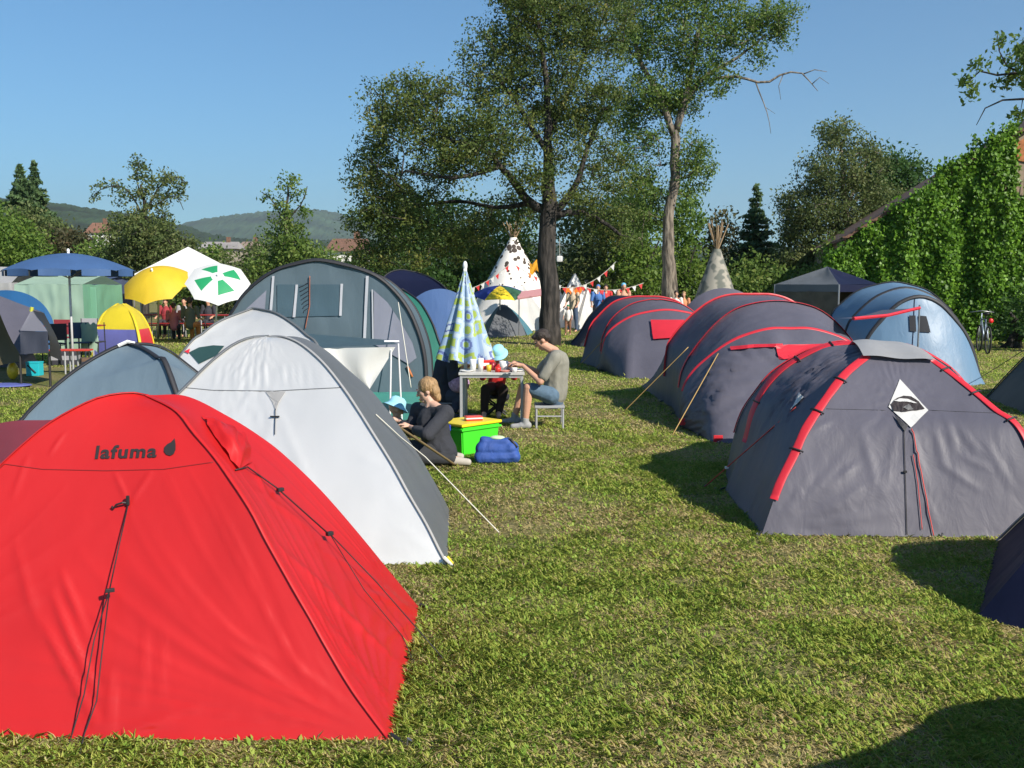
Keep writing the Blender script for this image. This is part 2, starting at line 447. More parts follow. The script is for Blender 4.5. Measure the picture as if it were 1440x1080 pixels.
def tree(name, label, Y, trunk, limbs, lobes, leaf=.1, per=24, csize=.45, dens=6, mleaf=None, mbark=None, seed=1, group=None, bare=(), twig_r=.010, droop=.2, cat='tree', spread=(1, 1, .8), up=.4):
    """trunk: [(px,py,radius_m,dY)]; limbs: lists of the same kind starting on the trunk; lobes as in in_lobes; bare = dead limbs"""
    rs = np.random.RandomState(seed); rnd = random.Random(seed)
    w = lambda q: P(q[0], q[1], Y + (q[3] if len(q) > 3 else 0))
    t0 = w(trunk[0]); t0.z = 0
    root = thing(name, label, cat, (t0.x, t0.y, 0), group=group)
    nodes = []; par = []; rad = []
    mb = MB()
    def add_line(ps, rr, n, parent_idx):
        pts = resample(ps, max(2, int(sum((ps[i + 1] - ps[i]).length for i in range(len(ps) - 1)) / .4)))
        k = len(pts); rl = []
        for i in range(k):
            f = i / (k - 1) * (len(rr) - 1); a = int(min(f, len(rr) - 2)); rl.append(rr[a] + (rr[a + 1] - rr[a]) * (f - a))
            if 0 < i < k - 1: pts[i] = pts[i] + V((noise.noise(pts[i] * 1.3), noise.noise(pts[i] * 1.3 + V((9, 0, 0))), 0)) * min(.12, rl[-1] * 1.5)
        mb.tube(pts, rl, n)
        for i, p in enumerate(pts): nodes.append(np.array(p)); par.append(parent_idx if i == 0 else len(nodes) - 2); rad.append(rl[i])
    tp = [w(q) for q in trunk]
    tr_ = [q[2] for q in trunk]
    if tp[0].z > .1: tp = [V((tp[0].x, tp[0].y, -.1))] + tp; tr_ = [tr_[0] * 1.25] + tr_
    else: tp[0].z = -.1
    add_line(tp, tr_, 14, -1)
    for lb in limbs: add_line([w(q) for q in lb], [q[2] for q in lb], 8, 0)
    nfix = len(nodes)
    C = in_lobes(lobes, Y, dens, rs)
    C = C[C[:, 2] > .25]
    if len(nodes):
        arr = np.array(nodes)
        d0 = np.array([np.min(np.linalg.norm(arr - c, axis=1)) for c in C]); order = np.argsort(d0)
    chains = []
    buf = np.zeros((len(nodes) + len(C) * 14 + 10, 3)); buf[:len(nodes)] = nodes; cnt = len(nodes); cn = {}
    for ci in order:
        c = C[ci]; dd = np.linalg.norm(buf[:cnt] - c, axis=1) + .25 * np.maximum(0, buf[:cnt, 2] - c[2])
        j = int(np.argmin(dd)); a = V(buf[j]); b = V(c); L = (b - a).length
        k = max(1, min(12, int(L / .35))); pts = [a]
        for q in range(1, k + 1):
            f = q / k; p = a.lerp(b, f) + V((0, 0, -.10 * L * 4 * f * (1 - f) * -1)) + (V((rnd.gauss(0, 1), rnd.gauss(0, 1), rnd.gauss(0, 1))) * .05 * (1 if q < k else 0))
            pts.append(p); buf[cnt] = p; cnt += 1
        chains.append((pts, j, cnt - 1, cnt - k))
    # thickness by how much hangs on a chain
    load = np.ones(cnt)
    for pts, j, last, first in reversed(chains):
        s = load[first:last + 1].max(); load[j] += s * .55 if j >= nfix else 0
    # propagate along each chain
    for pts, j, last, first in chains:
        n = len(pts); r1 = twig_r * (load[first:last + 1].max()) ** .55
        mb.tube(pts, [min(.16, r1 * (1.35 - .9 * i / (n - 1))) for i in range(n)], 4 if r1 < .03 else 6, cap=False)
    for lb in bare: add_line([w(q) for q in lb], [q[2] for q in lb], 5, 0)
    mb.build('trunk', mbark, root, True)
    v, f, t = leaves(C, np.full(len(C), csize) * (.6 + .8 * rs.rand(len(C))), spread, per, leaf, rs, droop=droop, up=up)
    mesh_obj('crown', v, f, mleaf, root, smooth=False, tint=t)
    return root
def bush(name, label, Y, lobes, leaf=.16, per=16, csize=.5, dens=9, mleaf=None, seed=1, cat='tree', group=None, mbark=None, base_px=None):
    rs = np.random.RandomState(seed)
    C = in_lobes(lobes, Y, dens, rs); C = C[C[:, 2] > .15]
    bx = base_px if base_px is not None else lobes[0][0]
    g = P(bx, 400, Y); root = thing(name, label, cat, (g.x, g.y, 0), group=group)
    zt = float(np.percentile(C[:, 2], 60)); rnd = random.Random(seed)
    mb = MB()
    for k in range(4):
        e = V(C[rnd.randrange(len(C))]); e.z = min(e.z, zt); s = V((g.x + rnd.uniform(-.3, .3), g.y + rnd.uniform(-.3, .3), -.05))
        mb.tube([s, s.lerp(e, .5) + V((0, 0, .3)), e], [.12, .08, .03], 7)
    mb.build('trunk', mbark or MATS['bark_dark'], root, True)
    v, f, t = leaves(C, np.full(len(C), csize) * (.6 + .8 * rs.rand(len(C))), (1, 1, .8), per, leaf, rs, droop=.2)
    mesh_obj('crown', v, f, mleaf, root, smooth=False, tint=t)
    return root
def conifer(name, label, px, top_py, Y, halfw_px, base_py=470, mleaf=None, seed=1, leaf=.28, group=None, tiers=22, low=.08):
    rs = np.random.RandomState(seed); top = P(px, top_py, Y); z1 = top.z
    root = thing(name, label, 'conifer', (top.x, Y, 0), group=group)
    Rm = halfw_px * Y / FPX; mb = MB()
    mb.tube([V((top.x, Y, -.1)), V((top.x, Y, z1 * .5)), V((top.x, Y, z1))], [.22, .14, .02], 8)
    C = []; SZ = []
    for i in range(tiers):
        f = low + (1 - low) * (i / tiers) ** .9; z = z1 * f; rr = Rm * (1 - f) ** .95 * (.8 + .3 * rs.rand())
        nb = int(6 + 9 * (1 - f))
        for k in range(nb):
            a = rs.rand() * 6.283; L = rr * (.65 + .5 * rs.rand()); st = V((top.x, Y, z))
            e = st + V((math.cos(a) * L, math.sin(a) * L, -.18 * L + .1))
            mb.tube([st, e], [.03, .008], 4, cap=False)
            m_ = max(1, int(L / .22))
            for q in range(m_): C.append(list(st.lerp(e, (q + .6) / m_) + V((0, 0, -.06)))); SZ.append(.12 + .30 * (1 - f))
    C.append([top.x, Y, z1 - .1]); SZ.append(.1); C = np.array(C)
    mb.build('trunk', MATS['bark_dark'], root, True)
    v, fc, t = leaves(C, np.array(SZ), (1, 1, .5), 14, leaf, rs, droop=.5, aspect=.4)
    mesh_obj('crown', v, fc, mleaf, root, smooth=False, tint=t)
    return root
# ---------------------------------------------------------------- world, sun, camera
SUN_EL, SUN_AZ = 35.0, 45.0      # sun behind the camera to the right (azimuth from -Y towards +X)
sun_dir = V((math.sin(R(SUN_AZ)) * math.cos(R(SUN_EL)), -math.cos(R(SUN_AZ)) * math.cos(R(SUN_EL)), math.sin(R(SUN_EL))))
wld = bpy.data.worlds.new("World"); SC.world = wld; wld.use_nodes = True
N, L = wld.node_tree.nodes, wld.node_tree.links
sky = N.new('ShaderNodeTexSky'); sky.sky_type = 'NISHITA'; sky.sun_disc = False
sky.sun_elevation = R(SUN_EL); sky.sun_rotation = math.atan2(sun_dir.x, sun_dir.y)
sky.air_density = 1.0; sky.dust_density = .0; sky.ozone_density = 3.0; sky.altitude = 600
tc = N.new('ShaderNodeTexCoord'); sx = N.new('ShaderNodeSeparateXYZ'); L.new(tc.outputs['Generated'], sx.inputs[0])
mr = N.new('ShaderNodeMapRange'); mr.inputs[1].default_value = 0; mr.inputs[2].default_value = .28; mr.inputs[3].default_value = .88; mr.inputs[4].default_value = 1.0; L.new(sx.outputs[2], mr.inputs[0])
vm = N.new('ShaderNodeVectorMath'); vm.operation = 'MULTIPLY'; vm.inputs[1].default_value = (.78, 1.25, 1.42); L.new(sky.outputs[0], vm.inputs[0])
vs_ = N.new('ShaderNodeVectorMath'); vs_.operation = 'SCALE'; L.new(vm.outputs[0], vs_.inputs[0]); L.new(mr.outputs[0], vs_.inputs['Scale'])
L.new(vs_.outputs[0], N['Background'].inputs[0]); N['Background'].inputs[1].default_value = .060
sl = bpy.data.lights.new('sun', 'SUN'); sl.energy = 4.8; sl.angle = R(.55); sl.color = (1, .93, .82)
so = bpy.data.objects.new('sun', sl); COL.objects.link(so); so.rotation_euler = sun_dir.to_track_quat('Z', 'Y').to_euler()
cam = bpy.data.cameras.new('camera'); cam.sensor_width = 36; cam.lens = 35; cam.clip_end = 20000; cam.clip_start = .05
co = bpy.data.objects.new('camera', cam); COL.objects.link(co); co.location = (0, 0, CAMH); co.rotation_euler = (R(90) - PITCH, 0, 0)
SC.camera = co
SC.view_settings.view_transform = 'Standard'; SC.view_settings.look = 'None'; SC.view_settings.exposure = 0.65; SC.view_settings.gamma = 1
cy = SC.cycles; cy.max_bounces = 6; cy.transparent_max_bounces = 8; cy.volume_bounces = 0; cy.sample_clamp_indirect = 6; cy.caustics_reflective = False; cy.caustics_refractive = False

bark('bark_dark', (.060, .050, .042), (.014, .012, .010)); bark('bark_pale', (.25, .21, .165), (.07, .058, .045))
CORD = mat('black_cord', (.015, .015, .017), .6)
CORDW = mat('pale_cord', (.6, .58, .5), .6); CORDY = mat('ochre_cord', (.42, .27, .09), .6); CORDR = mat('red_cord', (.55, .06, .05), .6)
RED = fabric('red_nylon', (.54, .016, .017), rough=.40, trans=.14, bump=.10, bs=6, spec=.5)
RED_SHEEN = fabric('red_nylon_sheen', (.31, .045, .062), rough=.6, trans=.1)  # same red nylon, with the dulling of a sky sheen put into its colour
SILV = fabric('silver_coated_nylon', (.82, .805, .77), rough=.38, trans=.03, bump=.07, bs=6, spec=.5, na=.03, metal=.5)
GREYS = fabric('grey_nylon', (.12, .13, .14), rough=.5, trans=.08)
SLATE = fabric('slate_nylon', (.104, .101, .128), rough=.46, trans=.03, bump=.35, bs=7, spec=.2)
TRIM = fabric('red_trim', (.60, .025, .04), rough=.45, trans=.05, bump=.1)
NAVY = fabric('navy_nylon', (.008, .011, .035), rough=.6, trans=.0, spec=.2)
BLUEG = fabric('blue_grey_nylon', (.155, .215, .265), rough=.42, trans=.12)
TEAL = fabric('teal_nylon', (.06, .105, .125), rough=.45, trans=.12)
PALEB = fabric('pale_blue_nylon', (.14, .245, .37), rough=.42, trans=.15)
GREEN = fabric('green_nylon', (.035, .19, .14), rough=.45, trans=.15)
BLACKF = fabric('black_binding', (.02, .02, .024), rough=.6, trans=0)
LIGHTG = fabric('light_grey_nylon', (.36, .355, .35), rough=.5, trans=.1)
WHITEF = fabric('white_canvas', (.80, .79, .76), rough=.7, trans=.2, bump=.15)

def foot(*pts): FOOT.append([(p[0], p[1]) for p in pts])

def dome(name, label, corners, apex, mats, curves=None, sag=.05, prof=1.5, cat='tent', group=None, sl=None, slw=.03, center_z=.2, folds=None, names=None, n=30, wr=.006, creases=None):
    """dome tent: a pole from the apex to every corner, a cloth panel between neighbours. curves[i] = photo points of pole i"""
    cx = sum(c[0] for c in corners) / len(corners); cyy = sum(c[1] for c in corners) / len(corners)
    root = thing(name, label, cat, (cx, cyy, 0), group=group); cen = V((cx, cyy, center_z))
    pol = []
    for i, c in enumerate(corners):
        c = V((c[0], c[1], 0))
        if curves and curves[i]: pol.append([V(apex)] + PL(curves[i], apex, c) + [c])
        else:
            pol.append([V((apex[0] + (c.x - apex[0]) * k / 8, apex[1] + (c.y - apex[1]) * k / 8, apex[2] * (1 - (k / 8) ** prof))) for k in range(9)])
    ps = []
    for i in range(len(corners)):
        j = (i + 1) % len(corners)
        ps.append(panel(names[i] if names else 'panel', pol[i], pol[j], mats[i % len(mats)], root, cen, sag=sag, nt=n, ns=n, folds=folds[i] if folds else (), wr=wr, creases=creases.get(i, ()) if creases else ()))
        if sl: sleeve('pole_sleeve', pol[i], slw, sl, root, cen)
    foot(*corners)
    return root, pol, ps

# ================================================================ RED DOME (front left)
FR = G(550, 1043); BR = G(590, 855); ML = G(152, 1043)
FL = V((-3.05, FR.y + .05, 0)); BL = V((-3.0, BR.y + .15, 0))
apex = P(206, 556, 4.42)
cfr = [(249, 578), (273, 608), (308, 650), (350, 712), (380, 768), (427, 851), (490, 960)]
cbr = [(262, 557), (320, 585), (365, 613), (400, 640), (450, 688), (500, 745), (550, 806)]
root, pol, ps = dome('dome_tent', 'glossy red dome tent in the foreground with black lettering on its front', [FR, BR, BL, FL], apex,
    [RED, RED_SHEEN, RED_SHEEN, RED], curves=[cfr, cbr, None, [(184, 552.5), (148, 557), (118, 568), (71, 594), (36, 622), (0, 655), (-70, 722)]], sag=.03, prof=1.4, n=110, wr=.0022, creases={
    3: [(60, 872, 146, 1036, .016, 5), (74, 835, 141, 988, .016, 5), (86, 803, 124, 896, .011, 4), (155, 940, 154, 1040, .012, 6), (311, 880, 384, 926, .008, 4), (318, 910, 392, 955, .010, 4), (330, 944, 420, 985, .008, 4),
        (540, 1036, 402, 925, .014, 5), (542, 1038, 380, 962, .014, 5), (542, 1040, 372, 1000, .010, 4), (545, 1040, 420, 1028, .008, 4), (184, 705, 214, 662, .008, 3), (180, 705, 160, 664, .007, 3), (205, 880, 196, 1000, .006, 4), (228, 890, 224, 990, .006, 4), (40, 640, 18, 700, .006, 4), (90, 610, 70, 640, .006, 3), (165, 1032, 290, 985, .009, 4), (165, 1034, 240, 1010, .008, 3),
        (300, 700, 380, 860, .005, 6), (20, 760, 60, 900, .006, 6), (250, 1030, 400, 1020, .006, 5)],
    0: [(392, 770, 480, 850, .014, 4), (420, 800, 520, 900, .014, 5), (440, 850, 545, 985, .013, 5), (470, 850, 556, 930, .010, 4), (500, 960, 545, 1030, .012, 4), (585, 860, 510, 830, .012, 4), (585, 862, 500, 800, .010, 4), (586, 866, 530, 905, .009, 4), (355, 655, 375, 700, .010, 3), (360, 690, 430, 740, .008, 4), (300, 600, 330, 650, .01, 4)]},
    names=['side_panel', 'rear_panel', 'side_panel', 'front_panel'],
    folds=[[(.05, .98, 7, .012, .5), (.9, .9, 6, .008, .4)], (), (), [(.95, .97, 8, .012, .45), (.05, .9, 6, .008, .4)]])
# rear and left panels take the same red with a dull sheen painted in
side, rear, left, front = ps
FB = bvh(front); SB = bvh(side)
cen = V((-1.6, 4.4, .3))
sleeve('pole_sleeve', pol[0], .022, RED, root, cen, th=.005, lift=.001)
sleeve('pole_sleeve', pol[3], .022, RED, root, cen, th=.005, lift=.001)
loops([FL, BL, FR], root, (-1.7, 4.4))
# seam line across the front
def line_on(b, pts, off, r, m, name, root, seg=14, n=5, fb=None):
    out = []
    for i in range(len(pts) - 1):
        for k in range(seg): f = k / seg; out.append(hit(b, pts[i][0] + (pts[i + 1][0] - pts[i][0]) * f, pts[i][1] + (pts[i + 1][1] - pts[i][1]) * f, off, fb))
    out.append(hit(b, pts[-1][0], pts[-1][1], off, fb))
    return MB().tube(out, r, n).build(name, m, root, True)
line_on(FB, [(2, 652), (60, 660), (150, 662), (230, 660), (300, 650)], .0005, .0025, mat('seam_red', (.22, .01, .012), .6), 'seam', root)
def text_on(name, s, b, x0, x1, ybase, hpx, m, root, slope=0, off=.005, shear=.12, extra=.02, fb=None):
    cu = bpy.data.curves.new('t', 'FONT'); cu.body = s; cu.offset = extra; cu.shear = shear; cu.resolution_u = 3; cu.size = 1; cu.space_character = 1.12
    to = bpy.data.objects.new('t', cu); COL.objects.link(to)
    dg = bpy.context.evaluated_depsgraph_get(); me = to.evaluated_get(dg).to_mesh()
    vs = [v.co.copy() for v in me.vertices]; fs = [list(p.vertices) for p in me.polygons]
    xa, xb = min(v.x for v in vs), max(v.x for v in vs); ha = max(v.y for v in vs)
    out = [hit(b, x0 + (v.x - xa) / (xb - xa) * (x1 - x0), ybase - v.y / ha * hpx + slope * ((v.x - xa) / (xb - xa)), off, fb) for v in vs]
    to.to_mesh_clear(); bpy.data.objects.remove(to); bpy.data.curves.remove(cu)
    return mesh_obj(name, out, fs, m, root, smooth=False)
INK = mat('black_print', (.018, .012, .014), .7)
text_on('printed_lettering', 'lafuma', FB, 134, 221, 645, 18, INK, root, slope=-2, extra=.03)
drop = []
for k in range(22):
    a = 2 * math.pi * k / 22; rr = 8.2
    x = 239 + rr * math.cos(a) * .98 + (2.5 if math.sin(a) < -.5 else 0); y = 633 + rr * math.sin(a) * (1.0 if math.sin(a) > -.6 else 1.0)
    drop.append((x, y))
drop = [(246, 617), (247.5, 625), (247.5, 633), (245, 639), (240, 641.5), (234.5, 640), (231, 635.5), (231.5, 629.5), (236, 625), (241, 622.5)]
polydecal('printed_emblem', FB, drop, INK, root, off=.005)
# guy lines with sliders on the front and on the side
gp = hit(FB, 182, 708, .01)
rope('guy_line', [gp, hit(FB, 171, 770, .03), hit(FB, 161, 833, .05)], .0028, CORD, root)
rope('guy_line', [hit(FB, 161, 833, .05), hit(FB, 140, 905, .06), hit(FB, 120, 980, .05), G(104, 1035) + V((0, -.02, .01)), G(88, 1075)], .0028, CORD, root)
rope('guy_line', [hit(FB, 161, 833, .05), hit(FB, 150, 920, .05), hit(FB, 143, 985, .04), G(122, 1036) + V((0, -.02, .02)), G(108, 1078)], .0028, CORD, root)
MB().box(hit(FB, 162, 834, .052), (.035, .012, .016), rz=.5, bev=.003).build('slider', CORD, root)
MB().tube([gp, gp + V((-.02, -.012, .004)), gp + V((-.045, -.012, -.004)), gp + V((-.058, -.01, -.02)), gp + V((-.066, -.008, -.012))], .0045, 6).build('toggle', CORD, root)
MB().box(gp + V((0, -.004, .012)), (.012, .012, .04), bev=.003).build('cord_lock', CORD, root)
sp = [hit(SB, *q, o) for q, o in (((330, 662), .005), ((345, 659), .012), ((385, 690), .02), ((452, 757), .04))]
rope('guy_line', sp, .0035, CORD, root)
MB().box(hit(SB, 388, 693, .025), (.03, .02, .016), rz=.8, bev=.003).build('slider', CORD, root)
MB().box(hit(SB, 453, 758, .045), (.032, .022, .018), rz=.8, bev=.003).build('slider', CORD, root)
rope('guy_line', [hit(SB, 453, 758, .045), hit(SB, 520, 830, .05), G(575, 905) + V((0, 0, .12)), G(632, 936)], .0028, CORD, root)
rope('guy_line', [hit(SB, 453, 758, .045), hit(SB, 500, 838, .05), G(566, 912) + V((0, 0, .06)), G(586, 940)], .0022, CORD, root)
MB().tube([ML + V((0, 0, .012)), ML + V((.004, -.03, .004)), ML + V((.012, -.075, 0))], [.006, .007, .003], 6).build('peg_loop', CORD, root)
MB().tube([BR + V((0, 0, .02)), BR + V((.03, -.01, .012)), BR + V((.06, -.02, .0))], [.008, .008, .004], 6).build('peg_loop', CORD, root)
# crumpled ventilation hood on the side panel: bright red cloth folded on itself
hood = []
for i in range(15):
    for j in range(15):
        u, w_ = i / 14, j / 14
        px = 282 + 62 * w_ + 10 * u; py = 586 + 28 * w_ + u * (12 + 46 * (1 - abs(w_ - .66) * 1.35))
        hgt = .012 + .05 * math.sin(math.pi * u) * math.sin(math.pi * w_) + .022 * noise.noise(V((w_ * 9, u * 3, 2)))
        hood.append(hit(SB, px, py, max(.006, hgt)))
mesh_obj('vent_hood', hood, [[i * 15 + j, i * 15 + j + 1, (i + 1) * 15 + j + 1, (i + 1) * 15 + j] for i in range(14) for j in range(14)], RED, root)
# low vestibule of the red tent behind its left end
vb = [V((-1.75, 4.6, 1.12)), V((-2.3, 5.0, 1.02)), V((-2.85, 5.35, .93)), V((-3.7, 5.85, .55)), V((-4.25, 6.2, 0))]
va = [V((-1.75, 4.7, 1.10)), V((-2.6, 6.0, .72)), V((-3.1, 6.6, 0))]
vc = [V((-1.75, 4.5, 1.05)), V((-2.25, 4.6, .6)), V((-2.75, 4.65, 0))]
panel('vestibule_panel', vb, va, RED_SHEEN, root, (-2.8, 5.6, .1), sag=.02)
panel('vestibule_panel', vc, vb, RED_SHEEN, root, (-2.8, 5.6, .1), sag=.02)
foot((-2.9, 4.8), (-4.05, 6.1), (-3.1, 6.6), (-2.2, 5.2))

# ================================================================ SILVER DOME
FR = G(629, 795); BR = G(632, 718)
apex = P(378, 474, 7.05)
FL = V((-3.1, 5.95, 0)); BL = V((-3.1, 8.2, 0)); 
cfr = [(400, 475), (425, 486), (455, 512), (485, 550), (505, 580), (519, 602), (552, 655), (575, 697), (599, 738), (618, 776)]
cbr = [(420, 474), (455, 490), (490, 520), (522, 549), (552, 586), (584, 632), (606, 669), (623, 699)]
cfl = [(352, 476), (328, 486), (305, 503), (283, 523), (253, 553)]
root, pol, ps = dome('dome_tent', 'silver dome tent with a grey side strip just behind the red tent', [FR, BR, BL, FL], apex, [GREYS, GREYS, GREYS, SILV],
    curves=[cfr, cbr, None, cfl], sag=.02, prof=1.5, n=60, names=['side_panel', 'rear_panel', 'side_panel', 'front_panel'],
    folds=[(), (), (), [(.42, .20, 26, .013, .22), (.5, .30, 24, .008, .22)]], wr=.0025, creases={3: [(500, 642, 545, 652, .010, 3), (520, 700, 575, 690, .010, 4), (540, 770, 618, 764, .012, 4), (548, 782, 620, 780, .008, 3), (500, 560, 560, 600, .006, 4), (624, 788, 560, 740, .010, 4), (386, 578, 350, 700, .006, 5), (392, 580, 450, 720, .006, 5)] + [(x, 512, x + (x - 385) * .04, 546, .007, 2.2) for x in (306, 318, 331, 340, 352, 361, 372, 398, 410, 419, 432, 444, 452, 463)]})
side, rear, left, front = ps; SFB = bvh(front); SSB = bvh(side)
cen = V((-1.75, 7.1, .3))
sleeve('pole_sleeve', pol[0], .022, LIGHTG, root, cen, th=.010)
sleeve('pole_sleeve', pol[3], .030, GREYS, root, cen, th=.012)
line_on(SFB, [(258, 545), (300, 549), (385, 550), (440, 547), (482, 545)], .001, .003, GREYS, 'seam', root)
polydecal('reinforcement_patch', SFB, [(374, 551), (402, 551), (392, 566), (388, 578), (383, 566)], LIGHTG, root, off=.006)
line_on(SFB, [(388, 576), (387, 612)], .012, .0028, CORD, 'guy_line', root)
MB().box(hit(SFB, 387, 587, .014), (.06, .008, .008)).build('slider', CORD, root)
c0 = hit(SSB, 527, 584, .01)
rope('guy_line', [c0, hit(SSB, 560, 617, .02), hit(SSB, 588, 648, .06), G(703, 750)], .0045, CORDW, root)
MB().tube([FR + V((0, 0, .05)), FR + V((.05, -.03, 0))], [.012, .006], 6).build('peg_loop', mat('yellow_webbing', (.7, .5, .03), .7), root)
MB().tube([FR + V((-.02, -.005, .05)), FR + V((.04, -.05, .005))], [.012, .009], 6).build('peg_loop', WHITEF, root)
rope('guy_line', [P(548, 592, 7.3), G(642, 655)], .011, mat('brown_webbing', (.20, .14, .06), .8), root)

# ================================================================ SILVER TENT 2 (hump behind) with propped door
ap = P(356, 434, 12.7)
cor = [V((-2.05, 11.7, 0)), V((-2.0, 13.9, 0)), V((-4.7, 13.9, 0)), V((-4.55, 11.7, 0))]
root, pol, ps = dome('dome_tent', 'silver dome tent whose door is propped out as an awning, behind the nearest silver tent', cor, ap, [GREYS, GREYS, SILV, SILV],
    curves=[[(385, 440), (408, 453), (430, 471), (450, 495)], None, None, [(310, 452), (285, 470), (262, 490)]], sag=.03, n=30, prof=1.5, names=['side_panel', 'rear_panel', 'side_panel', 'front_panel'])
sleeve('pole_sleeve', pol[0], .04, GREYS, root, (-3.3, 12.8, .3)); sleeve('pole_sleeve', pol[3], .04, GREYS, root, (-3.3, 12.8, .3))
FB2 = bvh(ps[3])
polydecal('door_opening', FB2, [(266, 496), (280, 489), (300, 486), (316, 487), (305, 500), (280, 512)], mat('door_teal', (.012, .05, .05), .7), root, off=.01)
polydecal('red_tag', FB2, [(260, 495), (268, 491), (266, 498)], TRIM, root, off=.02)
aw = [P(415, 468, 13.4), P(545, 478, 13.4), P(560, 484, 12.1), P(448, 489, 12.1)]
pn = [[aw[0].lerp(aw[1], j / 12).lerp(aw[3].lerp(aw[2], j / 12), i / 8) - V((0, 0, .03 * math.sin(math.pi * i / 8) * math.sin(math.pi * j / 12))) for j in range(13)] for i in range(9)]
mesh_obj('awning', [p for r in pn for p in r], [[i * 13 + j, i * 13 + j + 1, (i + 1) * 13 + j + 1, (i + 1) * 13 + j] for i in range(8) for j in range(12)], TEAL, root)
fl = []
for i in range(15):
    for j in range(15):
        u, w_ = j / 14, i / 14
        top = (452 + 104 * u, 490 - 2 * u); bot = (520, 547)
        p = P(top[0] + (bot[0] - top[0]) * w_, top[1] + (bot[1] - top[1]) * w_, 12.08 + .05 * math.sin(u * 7 + w_ * 3) * (1 - w_)); fl.append(p)
mesh_obj('door_flap', fl, [[i * 15 + j, i * 15 + j + 1, (i + 1) * 15 + j + 1, (i + 1) * 15 + j] for i in range(14) for j in range(14)], WHITEF, root)
WPOLE = mat('white_painted_steel', (.75, .75, .77), .35)
for (xa, ya, xb, yb, Y) in ((550, 492, 548, 580, 12.1), (560, 483, 565, 573, 12.4)):
    a = P(xa, ya, Y); b = P(xb, yb, Y); b.z = 0
    MB().tube([b, a], .011, 8).build('awning_pole', WPOLE, root)
MB().tube([P(540, 480, 12.3), P(561, 480, 12.4)], .011, 8).build('awning_pole', WPOLE, root)

# ================================================================ BLUE-GREY DOME (left)
apex = P(182, 484, 9.8)
cor = [V((-2.75, 8.75, 0)), V((-2.6, 11.0, 0)), V((-5.2, 11.0, 0)), V((-5.25, 8.75, 0))]
root, pol, ps = dome('dome_tent', 'low blue-grey dome tent with black pole sleeves, left behind the red tent', cor, apex, [BLUEG], curves=[[(200, 490), (222, 504), (236, 519)], [(215, 486), (240, 496), (266, 516)], None, [(160, 490), (120, 512), (80, 542), (45, 575), (15, 602)]],
    sag=.04, prof=1.5, n=36, names=['side_panel', 'rear_panel', 'side_panel', 'front_panel'])
for q in (0, 1, 3): sleeve('pole_sleeve', pol[q], .055, BLACKF, root, (-3.9, 9.9, .3))
MB().tube([apex + V((-.08, -.08, -.01)), apex + V((0, -.05, .03)), apex + V((.06, -.02, .01))], .018, 6).build('apex_tie', WHITEF, root)

# ================================================================ tunnel tents
def arch(pts, Y, xc, gl, side=1, apex_z=None):
    "ground -> apex -> ground, measured on one side (side=1: left) and mirrored about xc"
    q = [P(x, y, Y) for x, y in pts]
    half = [V((gl, Y, 0))] + [p for p in q[::-1] if (xc - p.x) * side > .12]
    az = apex_z if apex_z else max(p.z for p in q)
    full = half + [V((xc, Y, az))] + [V((2 * xc - p.x, p.y, p.z)) for p in half[::-1]]
    return full if side == 1 else full[::-1]
def half(a, left=True):
    n = len(a) // 2; return a[:n + 1][::-1] if left else a[n:]
# nearest slate tent with red sleeves
root = thing('tunnel_tent', 'nearest slate grey tent with bright red pole sleeves and a light grey ridge cap', 'tent', (2.95, 8.4, 0), group='slate tents with red trim')
cen = V((2.95, 8.4, .2)); xc = 2.95
FLc, FRc = G(1071, 753), G(1497, 758)
apl, apr = P(1219, 501, 7.45), P(1311, 507, 7.45)
pl = [apl] + PL([(1188, 527), (1156, 569), (1133, 604), (1117, 639), (1098, 677), (1087, 706)], apl, FLc) + [FLc]
pr = [apr] + PL([(1347, 533), (1398, 575), (1440, 613)], apr, FRc) + [FRc]
a2 = arch([(1204, 482), (1178, 484), (1152, 490), (1125, 503), (1098, 521), (1074, 548), (1058, 581), (1046, 626)], 8.1, xc - .05, G(1025, 696).x)
a3 = arch([(1175, 481), (1145, 490), (1120, 501), (1085, 524), (1063, 550), (1043, 580), (1030, 620)], 8.75, xc - .05, P(1020, 668, 8.75).x)
a4 = [V((xc + .05 - .62 * math.cos(math.pi * k / 10), 9.85, .80 * math.sin(math.pi * k / 10) ** .7)) for k in range(11)]
a5 = [V((xc - .35 + .8 * k / 10, 10.25, 0)) for k in range(11)]
fp = panel('front_panel', pl, pr, SLATE, root, cen, sag=.02, nt=60, ns=60, wr=.005, folds=[(.47, .30, 9, .012, .25), (.05, .97, 7, .012, .35)], creases=[(1160, 690, 1210, 650, .012, 3), (1165, 720, 1215, 685, .010, 3), (1180, 670, 1200, 655, .010, 3), (1140, 605, 1172, 590, .010, 3), (1310, 590, 1330, 660, .010, 3), (1330, 585, 1345, 640, .010, 3), (1345, 590, 1375, 640, .009, 3), (1320, 650, 1380, 690, .010, 3), (1350, 640, 1390, 660, .009, 3), (1280, 600, 1300, 680, .008, 4), (1262, 605, 1240, 700, .008, 4), (1385, 620, 1425, 690, .009, 4), (1085, 745, 1130, 690, .010, 4), (1300, 700, 1320, 745, .008, 3), (1210, 600, 1235, 690, .007, 4)])
sdp = panel('side_panel', pl, half(a2), SLATE, root, cen, sag=.04, nt=40, ns=40, wr=.01, folds=[(.55, .35, 8, .035, .3)])
panel('side_panel', half(a2, False), pr, SLATE, root, cen, sag=.04)
panel('roof_panel', a2, a3, SLATE, root, cen, sag=.02, arcl=1, ns=10, nt=60)
panel('roof_panel', a3, a4, SLATE, root, cen, sag=.03, arcl=1, nt=60)
panel('rear_panel', a4, a5, SLATE, root, cen, sag=.0, arcl=1, nt=40, ns=14)
def cut(c, zmin): return [p for p in resample(c, 60) if p.z >= zmin]
